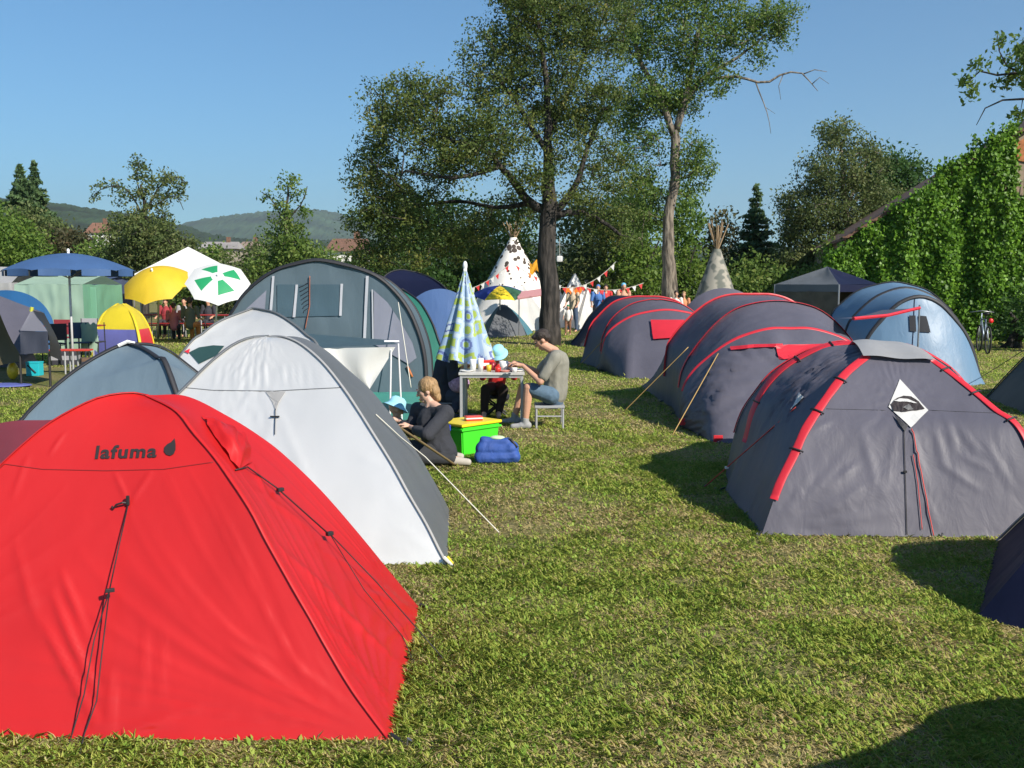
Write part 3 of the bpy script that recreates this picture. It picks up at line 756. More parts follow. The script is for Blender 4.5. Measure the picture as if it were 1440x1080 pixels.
sleeve('pole_sleeve', cut(pl, .22), .062, TRIM, root, cen, th=.006); sleeve('pole_sleeve', cut(pr, .22), .055, TRIM, root, cen, th=.006)
sleeve('pole_sleeve', cut(a2, .40), .085, TRIM, root, cen, th=.007, n=70); sleeve('pole_sleeve', cut(a3, .38), .06, TRIM, root, cen, th=.01, n=70)
loops([FLc, a2[0], FRc, a4[0], V((2.3, 6.66, 0)), V((2.9, 6.66, 0)), V((3.4, 6.66, 0))], root, (2.9, 8.4))
cap = []
for i in range(13):
    for j in range(17):
        u, w_ = j / 16, i / 12
        b = P(1198 + (1278 - 1198) * u, 482 + 5 * u - 4 * math.sin(math.pi * u), 8.12).lerp(P(1214 + (1316 - 1214) * u, 503 + 6 * u, 7.38), w_)
        cap.append(b + V((0, 0, .015 + .02 * math.sin(math.pi * w_) + .006 * math.sin(u * 9))))
mesh_obj('ridge_cap', cap, [[i * 17 + j, i * 17 + j + 1, (i + 1) * 17 + j + 1, (i + 1) * 17 + j] for i in range(12) for j in range(16)], LIGHTG, root)
T1F = bvh(fp); T1S = bvh(sdp)
DIAM = mat('reflective_grey', (.55, .54, .52), .5)
lg = polydecal('emblem_patch', T1F, [(1265, 534), (1305, 578), (1281, 602), (1249, 573)], DIAM, root, off=.008)
polydecal('emblem_print', T1F, [(1252, 570), (1259, 562), (1270, 558), (1281, 559), (1291, 566), (1300, 577), (1288, 579), (1268, 581), (1256, 579)], INK, root, off=.014)
polydecal('emblem_print', T1F, [(1256, 566), (1264, 562.5), (1276, 563), (1288, 569), (1277, 567.5), (1268, 567)], DIAM, root, off=.018)
polydecal('emblem_print', T1F, [(1268, 575), (1276, 570), (1284, 577), (1276, 579)], mat('grey_print', (.12, .12, .12), .7), root, off=.018)
line_on(T1F, [(1162, 575), (1245, 577)], .001, .0018, BLACKF, 'seam', root); line_on(T1F, [(1306, 577), (1400, 581)], .001, .0018, BLACKF, 'seam', root)
polydecal('emblem_tail', T1F, [(1256, 584), (1276, 600), (1272, 608), (1266, 600)], BLACKF, root, off=.014)
line_on(T1F, [(1271, 606), (1273, 680), (1275, 752)], .008, .003, CORD, 'guy_line', root)
MB().box(hit(T1F, 1272, 664, .014), (.024, .012, .016), bev=.003).build('slider', CORD, root)
line_on(T1F, [(1282, 604), (1290, 640), (1312, 754)], .012, .004, CORDR, 'guy_line', root)
line_on(T1F, [(1284, 640), (1290, 680), (1296, 745)], .012, .003, CORDR, 'guy_line', root)
for (bx, by), pc in (((1187, 528), pl), ((1156, 569), pl)): pass
def ties(curve, fr, w, root, cen, m=BLACKF):
    c = resample(curve, 100)
    for f in fr:
        p = c[int(f * 100)]; T = (c[min(100, int(f * 100) + 1)] - p).normalized(); Nn = (p - cen); Nn = (Nn - T * Nn.dot(T)).normalized(); S = T.cross(Nn)
        MB().tube([p + S * w * .62 - Nn * .0, p + S * w * .4 + Nn * .015, p - S * w * .4 + Nn * .015, p - S * w * .62], .007, 6).build('sleeve_tie', m, root, True)
ties(pl, (.22, .42, .62), .08, root, cen); ties(pr, (.08, .26, .46), .085, root, cen); ties(a2, (.60 - .5 + .12, .34, .42), .10, root, cen)
hub = hit(T1S, 1120, 574, .01)
polydecal('emblem_patch', T1S, [(1125, 553), (1131, 560), (1121, 570), (1113, 577)], DIAM, root, off=.012)
rope('guy_line', [hub, G(988, 687)], .005, CORDR, root)
MB().box(hub.lerp(G(988, 687), .72), (.03, .02, .02), bev=.004).build('slider', WHITEF, root)
peg(G(988, 687), root)
foot(FLc, FRc, (4.2, 8.1), (3.9, 8.9), (3.4, 10.3), (2.5, 10.3), (1.95, 8.8), (G(1025, 696).x, 8.1))

# second slate tent
root = thing('tunnel_tent', 'large slate grey tent with three red arches, second in the right row', 'tent', (3.4, 12.9, 0), group='slate tents with red trim')
cen = V((3.4, 12.9, .2))
C_ = arch([(1085, 462), (1058, 468), (1030, 479), (1002, 498), (974, 523), (960, 550)], 12.1, 3.38, G(957, 597).x)
B_ = arch([(1085, 423), (1058, 427), (1030, 437), (1002, 459), (974, 493), (960, 518), (955, 538)], 12.9, 3.42, P(949, 585, 12.9).x)
A_ = arch([(1052, 415), (1024, 416), (997, 426), (969, 448), (947, 473), (938, 495)], 14.3, 3.42, P(933, 565, 14.3).x)
fb_ = [G(960, 600), G(985, 613), G(1013, 624), V((3.0, 10.62, 0)), V((4.2, 10.75, 0)), V((4.65, 11.6, 0)), V((4.72, 12.05, 0))]
f2 = panel('front_panel', C_, fb_, SLATE, root, cen, sag=-.05, nt=70, ns=40, arcl=1, wr=.014, folds=[(.4, .4, 8, .05, .3), (.8, .25, 7, .04, .3)])
panel('roof_panel', B_, C_, SLATE, root, cen, sag=.03, arcl=1, nt=70, ns=24, wr=.01)
panel('roof_panel', A_, B_, SLATE, root, cen, sag=.06, arcl=1, nt=70, ns=30, wr=.012)
rb = [G(903, 546), V((2.3, 16.9, 0)), V((3.2, 17.3, 0)), V((4.2, 17.0, 0)), V((4.6, 15, 0))]
panel('rear_panel', A_, rb, SLATE, root, cen, sag=-.02, arcl=1, nt=60, ns=30)
for c, w in ((A_, .075), (B_, .085), (C_, .045)): sleeve('pole_sleeve', cut(c, .35), w, TRIM, root, cen, n=80, th=.007)
loops(fb_[:4] + [B_[0], A_[0]], root, (3.4, 13))
T2F = bvh(f2)
polydecal('vent_strip', T2F, [(1027, 489), (1060, 486), (1100, 485), (1100, 489), (1060, 490.5), (1028, 494)], TRIM, root, off=.02)
polydecal('vent_flap', T2F, [(1090, 487), (1165, 485), (1150, 490), (1122, 505), (1095, 507)], TRIM, root, off=.02)
for (x, y) in ((962, 597), (1010, 622)): MB().box(hit(T2F, x, y - 4, .01, 11), (.10, .02, .08), bev=.005).build('corner_patch', TRIM, root)
rope('guy_line', [P(1010, 497, 11.95), G(945, 613)], .006, CORDY, root); rope('guy_line', [P(968, 488, 12.9), G(875, 581)], .006, CORDY, root)
foot(fb_[0], fb_[2], (3.2, 10.7), (4.6, 11.0), (4.7, 14.3), (4.2, 17), (2.4, 16.8), (2.2, 14.3))
# awning propped from the second tent's right side
aw = [P(1165, 447, 13.2), P(1240, 436, 14.2), P(1293, 433, 13.4), P(1200, 448, 12.2)]
av = [(aw[0].lerp(aw[1], u / 10)).lerp(aw[3].lerp(aw[2], u / 10), w_ / 8) - V((0, 0, .04 * math.sin(math.pi * u / 10))) for w_ in range(9) for u in range(11)]
mesh_obj('awning', av, [[i * 11 + j, i * 11 + j + 1, (i + 1) * 11 + j + 1, (i + 1) * 11 + j] for i in range(8) for j in range(10)], SLATE, root)
MB().tube([aw[3], aw[3].lerp(aw[2], .5) - V((0, 0, .03)), aw[2]], .022, 6).build('awning_edge', TRIM, root)
e = V(aw[2]); MB().tube([V((e.x, e.y, 0)), e + V((0, 0, .04))], .012, 8).build('awning_pole', METAL, root)

# third slate tent
root = thing('tunnel_tent', 'slate grey tent with a square red vent flap, third in the right row', 'tent', (2.95, 20.3, 0), group='slate tents with red trim')
cen = V((2.95, 20.3, .2))
C_ = arch([(936, 436), (911, 439), (886, 446), (861, 462), (850, 480)], 19.6, 3.03, G(843, 521).x)
B_ = arch([(913, 422), (886, 429), (861, 448), (848, 473), (845, 493)], 20.4, 2.95, P(838, 512, 20.4).x)
A_ = arch([(905, 418), (886, 419), (863, 426), (844, 443), (830, 462)], 21.6, 2.9, P(817, 508, 21.6).x)
fb_ = [G(846, 521), G(877, 532), G(900, 533), V((3.2, 17.6, 0)), V((4.1, 18.4, 0)), V((4.3, 19.5, 0))]
f3 = panel('front_panel', C_, fb_, SLATE, root, cen, sag=-.08, nt=50, ns=30, arcl=1, wr=.012)
panel('roof_panel', B_, C_, SLATE, root, cen, sag=.02, arcl=1, nt=50, ns=16); panel('roof_panel', A_, B_, SLATE, root, cen, sag=.04, arcl=1, nt=50, ns=20)
panel('rear_panel', A_, [V((1.5, 21.8, 0)), V((2.2, 23.4, 0)), V((3.6, 23.4, 0)), V((4.3, 21.8, 0))], SLATE, root, cen, sag=-.03, arcl=1, nt=40, ns=20)
for c, w in ((A_, .09), (B_, .09), (C_, .06)): sleeve('pole_sleeve', cut(c, .3), w, TRIM, root, cen, n=60)
T3F = bvh(f3)
decal('vent_flap', T3F, [(915, 452), (962, 452), (950, 477), (919, 479)], TRIM, root, off=.04)
rope('guy_line', [P(870, 455, 20.0), G(812, 517)], .007, CORDY, root); rope('guy_line', [P(882, 475, 19.0), G(836, 519)], .006, CORDY, root)
foot((1.7, 19.6), (2.1, 18), (3.2, 17.6), (4.3, 19), (4.2, 22), (2, 23), (1.5, 21.6))

def simple_tunnel(label, archs, mats, sl=None, name='tunnel_tent', cat='tent', front=None, rear=None, group=None, slw=.06, n=40):
    c = sum((V(a[len(a) // 2]) for a in archs), V((0, 0, 0))) / len(archs); c.z = .2
    root = thing(name, label, cat, (c.x, c.y, 0), group=group); ps = []
    for i in range(len(archs) - 1): ps.append(panel('roof_panel', archs[i + 1], archs[i], mats[i % len(mats)], root, c, sag=.03, arcl=1, nt=n, ns=16))
    if front: ps.append(panel('front_panel', archs[0], front[0], front[1], root, c, sag=front[2] if len(front) > 2 else -.04, arcl=1, nt=n, ns=20))
    if rear: panel('rear_panel', archs[-1], rear[0], rear[1], root, c, sag=-.03, arcl=1, nt=n, ns=12)
    if sl:
        for a in archs: sleeve('pole_sleeve', cut(a, .05), slw, sl, root, c, n=50)
    foot(archs[0][0], archs[0][-1], archs[-1][-1], archs[-1][0])
    return root, ps
def gen_arch(xc, Y, hw, h, n=12, e=.75): return [V((xc - hw * math.cos(math.pi * k / n), Y, h * math.sin(math.pi * k / n) ** e)) for k in range(n + 1)]
# navy and grey tent beyond the third
a = arch([(858, 417), (845, 428), (828, 446), (815, 468)], 28.2, P(882, 416, 28.2).x, P(801, 488, 28.2).x)
b = arch([(868, 424), (850, 436), (836, 456)], 27.2, P(890, 420, 27.2).x, P(815, 488, 27.2).x)
simple_tunnel('navy tent with a grey porch, last tent of the right row', [b, a, gen_arch(P(890, 400, 30.5).x, 30.5, 1.3, 1.0)], [NAVY, NAVY], BLACKF,
    front=([V((b[0].x + .1, 27.1, 0)), V((b[0].x + .8, 26.2, 0)), V((b[0].x + 2.2, 26.2, 0)), V((b[-1].x, 27.1, 0))], GREYS))
# pale slate tent behind second
simple_tunnel('pale slate tent whose ridge peeks over the second red-trimmed tent', [gen_arch(P(1018, 400, 21).x, 21, 1.15, P(1018, 405, 21).z, e=.9), gen_arch(P(1018, 400, 24).x, 24, 1.1, 1.3)], [LIGHTG],
    front=([V((P(985, 400, 19).x, 19.6, 0)), V((P(1050, 400, 19).x, 19.6, 0))], SLATE, 0))
# blue family tent at the right
fa = arch([(1297, 417), (1320, 426), (1343, 449), (1360, 473), (1371, 503)], 17.0, P(1293, 418, 17).x, P(1379, 541, 17).x, side=-1)
ba = arch([(1252, 397), (1228, 402), (1205, 410), (1182, 428), (1168, 447)], 19.6, P(1256, 398, 19.6).x, P(1155, 490, 19.6).x)
ba = [p for p in ba]
ma = [p.lerp(q, .5) + V((0, 0, .02)) for p, q in zip(resample(fa, 30), resample(ba, 30))]
ra = gen_arch(P(1235, 400, 22).x, 22, 1.4, 1.25)
root, ps = simple_tunnel('pale blue tunnel tent with a small mesh window, in front of the ivy wall', [fa, ma, ba, ra], [PALEB, PALEB, PALEB], BLACKF,
    front=([P(1379, 541, 16.9) * 1, V((8.05, 16.85, 0)), V((7.4, 16.6, 0)), V((6.5, 16.6, 0)), V((5.75, 16.9, 0))][::-1], PALEB, .0), slw=.07)
TB = bvh(ps[-1])
decal('mesh_window', TB, [(1278, 444), (1287, 444), (1288, 467), (1279, 466)], mat('dark_mesh', (.012, .014, .02), .8), root, off=.02, fb=16.9)
decal('mesh_window', TB, [(1291, 444), (1302, 445), (1308, 468), (1293, 467)], MATS['dark_mesh'], root, off=.02, fb=16.9)
line_on(TB, [(1286, 420), (1284, 470), (1280, 530)], .006, .006, NAVY, 'seam', root, fb=16.9)
# dark tent at right edge
cor = [V((7.15, 14.9, 0)), V((6.62, 12.5, 0)), V((9.3, 12.0, 0)), V((10.2, 14.2, 0)), V((9.0, 16.3, 0))]
apx = V((8.45, 14.0, 1.48))
root, pol, ps = dome('dome_tent', 'dark green and grey-blue dome tent cut by the right edge of the photo', cor, apx,
    [mat('x_darkgreen', (.03, .035, .03), .6), TEAL, TEAL, TEAL, MATS['x_darkgreen']], sag=.03, names=['side_panel', 'front_panel', 'side_panel', 'rear_panel', 'side_panel'])
sleeve('pole_sleeve', pol[1], .05, BLACKF, root, (8.5, 14, .2)); sleeve('pole_sleeve', pol[0], .04, BLACKF, root, (8.5, 14, .2))
rope('guy_line', [pol[0][3], G(1368, 538)], .006, CORD, root)
# navy tent at the right foreground
cor = [G(1374, 868), G(1404, 762), V((4.6, 6.2, 0)), V((5.0, 3.9, 0)), V((3.2, 3.7, 0))]
apx = V((3.55, 5.0, 1.12))
root, pol, ps = dome('dome_tent', 'very dark navy dome tent cut by the right edge in the foreground', cor, apx, [NAVY], sag=.05, prof=1.35, n=36, wr=.01,
    folds=[[(.3, .4, 7, .03, .4)]] + [()] * 4, names=['side_panel', 'side_panel', 'rear_panel', 'side_panel', 'front_panel'])
sleeve('pole_sleeve', pol[1], .03, LIGHTG, root, (3.6, 5, .2))
# tent standing just outside the lower right corner: its shadow lies on the grass
simple_tunnel('plain grey dome tent just outside the lower right corner, only its shadow shows', [gen_arch(3.15, 3.05, 1.2, .90), gen_arch(3.0, 2.1, 1.5, 1.38), gen_arch(3.0, .6, 1.6, 1.35), gen_arch(3, -.8, 1.3, .9)], [SLATE])
# ================================================================ tents in the middle and on the left
# family tent
fpts = [(452, 366), (420, 370), (385, 381), (352, 405), (332, 430), (318, 462)]
rp = [(505, 378), (537, 393), (568, 425), (586, 460), (597, 500)]
Y = 15.6
gl_, gr_ = V((P(303, 500, Y).x, Y, 0)), V((P(600, 500, Y).x, Y, 0))
fa = [gl_] + [P(x, y, Y) for x, y in fpts[::-1]] + [P(x, y, Y) for x, y in rp] + [gr_]
mid_i = 6
ba = [V((-3.0 + (p.x + 2.97) * .98 + .05, p.y + 1.3, p.z * .97)) for p in fa]; ba2 = [V((-3.3 + (p.x + 2.97) * .8, p.y + 3.3, p.z * .72)) for p in fa]
root = thing('tunnel_tent', 'big teal blue family tent with pale vertical zips and side meshes', 'tent', (-2.95, 17, 0))
cen = V((-2.95, 17.5, .3))
FAM = fabric('family_tent_cloth', (.125, .178, .215), rough=.5, trans=.25)
fp = panel('front_panel', fa[:7][::-1], fa[6:], FAM, root, cen, sag=.02, nt=40, ns=40, wr=.012)
rfp = panel('roof_panel', ba, fa, FAM, root, cen, sag=.05, arcl=1, nt=60, ns=20)
panel('roof_panel', ba2, ba, FAM, root, cen, sag=.05, arcl=1, nt=60, ns=20)
panel('rear_panel', ba2[:7][::-1], ba2[6:], FAM, root, cen, sag=.02)
sleeve('pole_sleeve', fa, .07, BLACKF, root, cen, n=60); sleeve('pole_sleeve', ba, .06, BLACKF, root, cen, n=60)
FF = bvh(fp); ZIP = mat('pale_zip', (.45, .46, .50), .6); MESH = mat('grey_mesh', (.22, .23, .29), .8); DKB = fabric('window_blue', (.075, .125, .16), rough=.35, trans=.15)
decal('window', FF, [(390, 400), (480, 400), (480, 444), (390, 446)], DKB, root, off=.015)
for (x0, y0, x1, y1, w) in ((385, 388, 381, 440, 3.5), (418, 400, 414, 446, 3.5), (481, 399, 479, 444, 3.5), (517, 388, 513, 476, 4), (524, 407, 525, 480, 2)):
    decal('zip', FF, [(x0 - w / 2, y0), (x0 + w / 2, y0), (x1 + w / 2, y1), (x1 - w / 2, y1)], ZIP, root, nx=2, ny=10, off=.03)
polydecal('mesh_panel', FF, [(526, 408), (545, 425), (565, 455), (580, 482), (586, 503), (575, 512), (526, 484)], MESH, root, off=.02)
polydecal('mesh_panel', FF, [(375, 408), (373, 436), (345, 436)], MESH, root, off=.02)
line_on(FF, [(436, 388), (436, 430), (430, 462)], .03, .008, mat('rust_zip', (.35, .12, .07), .7), 'zip', root)
for k in range(7): line_on(FF, [(421 + 1 * k, 404 + k * 6), (428, 401 + k * 6), (434, 397 + k * 6)], .02, .006, mat('dark_stripe', (.02, .025, .04), .8), 'window_print', root, seg=4)
line_on(FF, [(573, 515), (580, 530)], .02, .02, mat('orange_tag', (.5, .16, .05), .7), 'label_tag', root, seg=3)
rope('guy_line', [P(560, 425, 15.5), P(578, 545, 14.9)], .008, CORDW, root)
gs = []
for i in range(9):
    for j in range(13):
        a = P(505 + 90 * j / 12, 549, 15.6); b = G(512 + 68 * j / 12, 592); p = V((a.x, a.y, 0)).lerp(b, i / 8); gs.append(p + V((0, 0, .012 + .03 * max(0, noise.noise(p * 3)))))
mesh_obj('groundsheet', gs, [[i * 13 + j, i * 13 + j + 1, (i + 1) * 13 + j + 1, (i + 1) * 13 + j] for i in range(8) for j in range(12)], fabric('mint_groundsheet', (.07, .34, .27), rough=.5), root)
foot(gl_, gr_, (gr_.x, 18.8, 0), (gl_.x, 18.8, 0)); foot(gs[0], gs[12], gs[-1], gs[-13])
# green dome right of the family tent
dome('dome_tent', 'bottle green dome tent squeezed in behind the family tent', [V((-1.0, 18.2, 0)), V((-1.45, 20.6, 0)), V((-4.2, 20.6, 0)), V((-3.9, 18.2, 0))], P(566, 407, 19.3), [GREEN],
     curves=[[(590, 425), (608, 455), (621, 490)], None, None, None], sag=.04, names=['side_panel', 'rear_panel', 'side_panel', 'front_panel'], sl=BLACKF, slw=.04)
# navy / light blue dome behind it
BLT = fabric('sky_blue_nylon', (.08, .15, .33), rough=.45)
root, pol, ps = dome('dome_tent', 'navy and sky blue dome tent behind the bottle green one', [V((-1.25, 22.4, 0)), V((-1.2, 25.2, 0)), V((-4.1, 25.4, 0)), V((-4.3, 22.6, 0))], P(585, 383, 24), [BLT, NAVY, NAVY, NAVY],
     curves=[[(608, 392), (630, 410), (645, 445)], None, None, [(560, 380), (540, 390), (528, 420)]], sag=.02, names=['side_panel', 'rear_panel', 'side_panel', 'front_panel'], sl=BLACKF, slw=.05)
fbv = bvh(ps[3]); 0 and polydecal('flysheet_patch', fbv, [(580, 400), (612, 402), (632, 412), (618, 425), (600, 418), (582, 412)], BLT, root, off=.05, fb=23)
simple_tunnel('low blue tent with a dark window beside the folded parasol', [gen_arch(P(618, 400, 21.5).x, 21.5, .95, P(618, 402, 21.5).z - .06), gen_arch(P(612, 400, 23).x, 22.8, .9, 1.3)], [BLT], front=([V((P(560, 400, 21).x, 21.2, 0)), V((P(690, 400, 21).x, 21.2, 0))], BLT, 0), slw=.03)
b_ = bvh(*[o for o in []]) if False else None
# small teal-grey dome left of the dark tree
root, pol, ps = dome('dome_tent', 'small teal and dark grey dome tent on the grass left of the dark tree trunk', [G(742, 472), V((.75, 35.2, 0)), V((-1.1, 35.2, 0)), G(684, 476)], P(706, 428, 33.6),
      [fabric('petrol_nylon', (.03, .20, .28), rough=.4), TEAL, TEAL, fabric('charcoal_nylon', (.13, .14, .155), rough=.5)], curves=[[(718, 434), (730, 450)], None, None, None], sag=.02, names=['side_panel', 'rear_panel', 'side_panel', 'front_panel'], n=16)
# green cabin tent, left
def cabin(name, label, x0, x1, y0, Y0, Y1, m, m2, ridge=None, cat='tent'):
    a, b = P(x0, 400, Y0).x, P(x1, 400, Y0).x; h = P(x0, y0, Y0).z; root = thing(name, label, cat, ((a + b) / 2, (Y0 + Y1) / 2, 0)); c = V(((a + b) / 2, (Y0 + Y1) / 2, h / 2))
    hr = h + (ridge or .0)
    panel('front_panel', [V((a, Y0, h)), V((a - .05, Y0 - .08, 0))], [V((b, Y0, h)), V((b + .05, Y0 - .08, 0))], m, root, c, sag=.03, wr=.03, nt=20, ns=30)
    panel('side_panel', [V((b, Y0, h)), V((b + .05, Y0 - .08, 0))], [V((b, Y1, h)), V((b + .05, Y1, 0))], m2, root, c, sag=.03, wr=.03, nt=20, ns=20)
    panel('side_panel', [V((a, Y1, h)), V((a, Y1, 0))], [V((a, Y0, h)), V((a - .05, Y0 - .08, 0))], m, root, c, sag=.03, nt=10, ns=10)
    panel('roof_panel', [V((a, (Y0 + Y1) / 2, hr)), V((a, Y0, h))], [V((b, (Y0 + Y1) / 2, hr)), V((b, Y0, h))], m, root, c, sag=.03, nt=10, ns=20)
    panel('roof_panel', [V((a, Y1, h)), V((a, (Y0 + Y1) / 2, hr))], [V((b, Y1, h)), V((b, (Y0 + Y1) / 2, hr))], m, root, c, sag=.03, nt=10, ns=20)
    return root
PG = fabric('pale_green_canvas', (.36, .50, .38), rough=.7, trans=.25, bump=.3, bs=3); MG = fabric('mint_canvas', (.16, .36, .24), rough=.7, trans=.2)
root = cabin('cabin_tent', 'pale green cabin tent behind the blue parasol', 20, 116, 400, 26.0, 28.6, PG, MG, .25)
a = P(122, 402, 26.3); MB().box((P(123, 400, 26.4).x, 26.5, .82), (.38, .10, 1.62), rz=.15, bev=.03).build('door_curtain', MG, root)
foot((-13.2, 26), (-11.2, 26), (-11.2, 28.6), (-13.2, 28.6))
cabin('cabin_tent', 'dark blue-grey narrow cabin tent behind the pale green one', 126, 148, 394, 29, 31, fabric('denim_canvas', (.06, .085, .16), rough=.6), MATS['denim_canvas'], .1)
cabin('cabin_tent', 'pale lilac canvas tent at the left edge behind the blue parasol', -40, 16, 398, 30, 32, LIGHTG, LIGHTG, .5)
simple_tunnel('bright blue dome tent at the left edge beyond the grey one', [gen_arch(P(8, 400, 25).x, 25, 1.2, P(8, 408, 25).z, e=.6), gen_arch(P(8, 400, 27).x, 27, 1.1, 1.3)], [fabric('cyan_blue', (.02, .11, .28), rough=.5)], front=([V((P(-50, 400, 24.8).x, 24.7, 0)), V((P(45, 400, 24.8).x, 24.7, 0))], MATS['cyan_blue'], 0))
# grey tent with open brown mouth at the left edge
root = thing('ridge_tent', 'dark grey tent with an open brown-lined mouth at the left edge', 'tent', (-8.9, 18.4, 0)); c = V((-9.2, 18.6, .4))
q = lambda x, y, Y_: P(x, y, Y_)
r0, r1 = q(-12, 412, 18.4), q(62, 440, 18.0)
rfl = q(0, 428, 17.6)
panel('roof_panel', [r0, q(12, 470, 17.3), q(28, 498, 17.0)], [r1, q(48, 470, 17.3), q(38, 500, 17.0)], SLATE, root, c, sag=.02, floor=False, nt=16, ns=16)
panel('roof_panel', [r0, V((-11.2, 20.4, .6)), V((-11.4, 20.8, 0))], [r1, V((-9.5, 19.6, .6)), V((-9.5, 20.0, 0))], SLATE, root, c, sag=.02)
panel('inner_panel', [q(-4, 432, 17.9), q(-8, 515, 17.6)], [q(22, 478, 17.7), q(30, 508, 17.4)], mat('brown_lining', (.11, .085, .04), .8, bump=.3, bump_scale=8), root, c, sag=.1, floor=False, nt=16, ns=16)
GRC = fabric('grey_porch', (.16, .16, .19), rough=.6)
panel('porch_panel', [q(44, 436, 17.0), q(28, 465, 16.6)], [q(46, 436, 17.0), q(67, 466, 16.6)], GRC, root, c, sag=.0, floor=False, nt=12, ns=12, wr=.01)
panel('porch_panel', [q(28, 466, 16.6), q(29, 498, 16.5)], [q(67, 466, 16.6), q(69, 496, 16.5)], fabric('dark_slate_porch', (.035, .04, .06), rough=.6), root, c, sag=.02, floor=False, nt=12, ns=12, wr=.015)
panel('side_panel', [q(45, 436, 17.0), q(67, 467, 16.6), q(70, 500, 16.5)], [q(62, 440, 17.8), q(82, 480, 17.6), q(88, 508, 17.5)], BLACKF, root, c, sag=.0, floor=False, nt=12, ns=8)
for x, y in ((28, 500), (69, 497)):
    a = q(x, y, 16.55); MB().tube([a, V((a.x, a.y, 0))], .02, 6).build('leg', CORD, root)
foot((-10.8, 16.4), (-7.6, 16.4), (-7.6, 20.4), (-11.2, 20.4))
MB().tube([q(45, 432, 17.0), q(44, 438, 17.0)], .03, 6).build('apex_tab', mat('lime_tab', (.5, .5, .05), .6), root)
# pop-up dome yellow / violet / red
YEL = fabric('yellow_nylon', (.78, .62, .03), rough=.5, trans=.25); VIO = fabric('violet_nylon', (.14, .15, .42), rough=.5, trans=.2)
A0 = V((P(130, 487, 23.5).x, 23.5, 0)); A1 = V((P(198, 487, 23.2).x, 23.2, 0)); A2 = V((P(217, 484, 24.4).x, 24.4, 0)); A3 = V((P(150, 480, 25.8).x, 25.6, 0))
ap = P(170, 427, 24.4); c = V((ap.x, ap.y, .2))
root = thing('beach_shelter', 'small pop-up dome with yellow top and violet and red walls', 'tent', (ap.x, ap.y, 0))
def lev(A, f): # point of a pole at height fraction
    return V((A.x + (ap.x - A.x) * (1 - math.sqrt(max(0, 1 - f * f))) , A.y + (ap.y - A.y) * (1 - math.sqrt(max(0, 1 - f * f))), ap.z * f))
def polec(A, f0, f1): return [lev(A, f0 + (f1 - f0) * k / 6) for k in range(7)]
cs = [A0, A1, A2, A3]; walls = [VIO, TRIM, VIO, VIO]
for i in range(4):
    j = (i + 1) % 4
    panel('roof_panel', polec(cs[i], .995, .52), polec(cs[j], .995, .52), YEL, root, c, sag=-.03, nt=10, ns=14, floor=False)
    panel('wall_panel', polec(cs[i], .52, 0), polec(cs[j], .52, 0), walls[i], root, c, sag=-.01, nt=8, ns=14)
    sleeve('binding', polec(cs[i], .99, 0), .07, YEL, root, c, n=16)
foot(*cs)

# ================================================================ parasols
def parasol(name, label, hub, R_, drop, n, cols, cells, pole_r=.02, tilt=(0, 0), pole_col=None, val=.09, hub_z=None, group=None, lean=None, patch=None):
    root = thing(name, label, 'parasol', (hub.x, hub.y, 0), group=group)
    M = Matrix.Translation(hub) @ Matrix.Rotation(tilt[1], 4, 'Z') @ Matrix.Rotation(tilt[0], 4, 'X')
    vs = [M @ V((0, 0, 0))]; fs = []; mi = []; K = 8; Rr = 10
    for r in range(1, Rr + 1):
        t = r / Rr
        for j in range(n * K):
            a = 2 * math.pi * j / (n * K); u = (j % K) / K; e = 4 * u * (1 - u)
            rad = R_ * t * (1 - .085 * e * t); z = -drop * t ** 1.75 + drop * .10 * e * t * t
            vs.append(M @ V((rad * math.cos(a), rad * math.sin(a), z)))
    W = n * K
    for j in range(W): fs.append([0, 1 + j, 1 + (j + 1) % W]); mi.append(cells(j // K, 0, (j % K + .5) / K))
    for r in range(1, Rr):
        for j in range(W):
            fs.append([1 + (r - 1) * W + j, 1 + r * W + j, 1 + r * W + (j + 1) % W, 1 + (r - 1) * W + (j + 1) % W]); mi.append(cells(j // K, (r + .5) / Rr, (j % K + .5) / K))
    mesh_obj('canopy', vs, fs, cols, root, midx=mi)
    if val:
        vv = []; ff = []
        for j in range(W + 1):
            jj = j % W; u = (jj % K) / K; e = 4 * u * (1 - u); p = vs[1 + (Rr - 1) * W + jj]
            vv += [p, p + (M.to_3x3() @ V((0, 0, -val * (.75 + .35 * e))))]
        for j in range(W):
            if (j % K) in (0, K - 1) and val > .1: continue
            ff.append([2 * j, 2 * j + 1, 2 * j + 3, 2 * j + 2])
        mesh_obj('valance', vv, ff, cols[0], root)
    mb = MB()
    for i in range(n):
        e = vs[1 + (Rr - 1) * W + i * K]; h0 = M @ V((0, 0, -.03)); mb.tube([h0, vs[1 + 4 * W + i * K] + V((0, 0, -.03)), e + V((0, 0, -.012))], .007, 4)
        mb.tube([M @ V((0, 0, -drop - .15)), vs[1 + 5 * W + i * K] + V((0, 0, -.03))], .006, 4)
    mb.build('ribs', METAL, root)
    pm = pole_col or WPOLE
    knee = M @ V((0, 0, -drop - .2)); g = V((knee.x, knee.y, -.05)) if lean is None else V((lean.x, lean.y, -.05))
    MB().tube([M @ V((0, 0, .05)), knee, g], pole_r, 10).build('pole', pm, root, True)
    MB().sphere(M @ V((0, 0, .05)), (.03, .03, .045)).build('finial', WPOLE, root, True)
    return root
BLU = fabric('parasol_blue', (.055, .12, .27), rough=.6, trans=.12); YP = fabric('parasol_yellow', (.82, .56, .03), rough=.6, trans=.3)
GP = mat('parasol_green', (.02, .34, .13), .6, trans=.2); WP = mat('parasol_white', (.80, .80, .80), .6, trans=.25)
hb = P(96, 355, 20.3); hb.z = P(96, 356, 20.3).z
parasol('parasol', 'large open blue parasol on a white pole at the left', hb, 1.29, .36, 10, [BLU], lambda i, t, u: 0, tilt=(0, .2), val=.13, pole_r=.024)
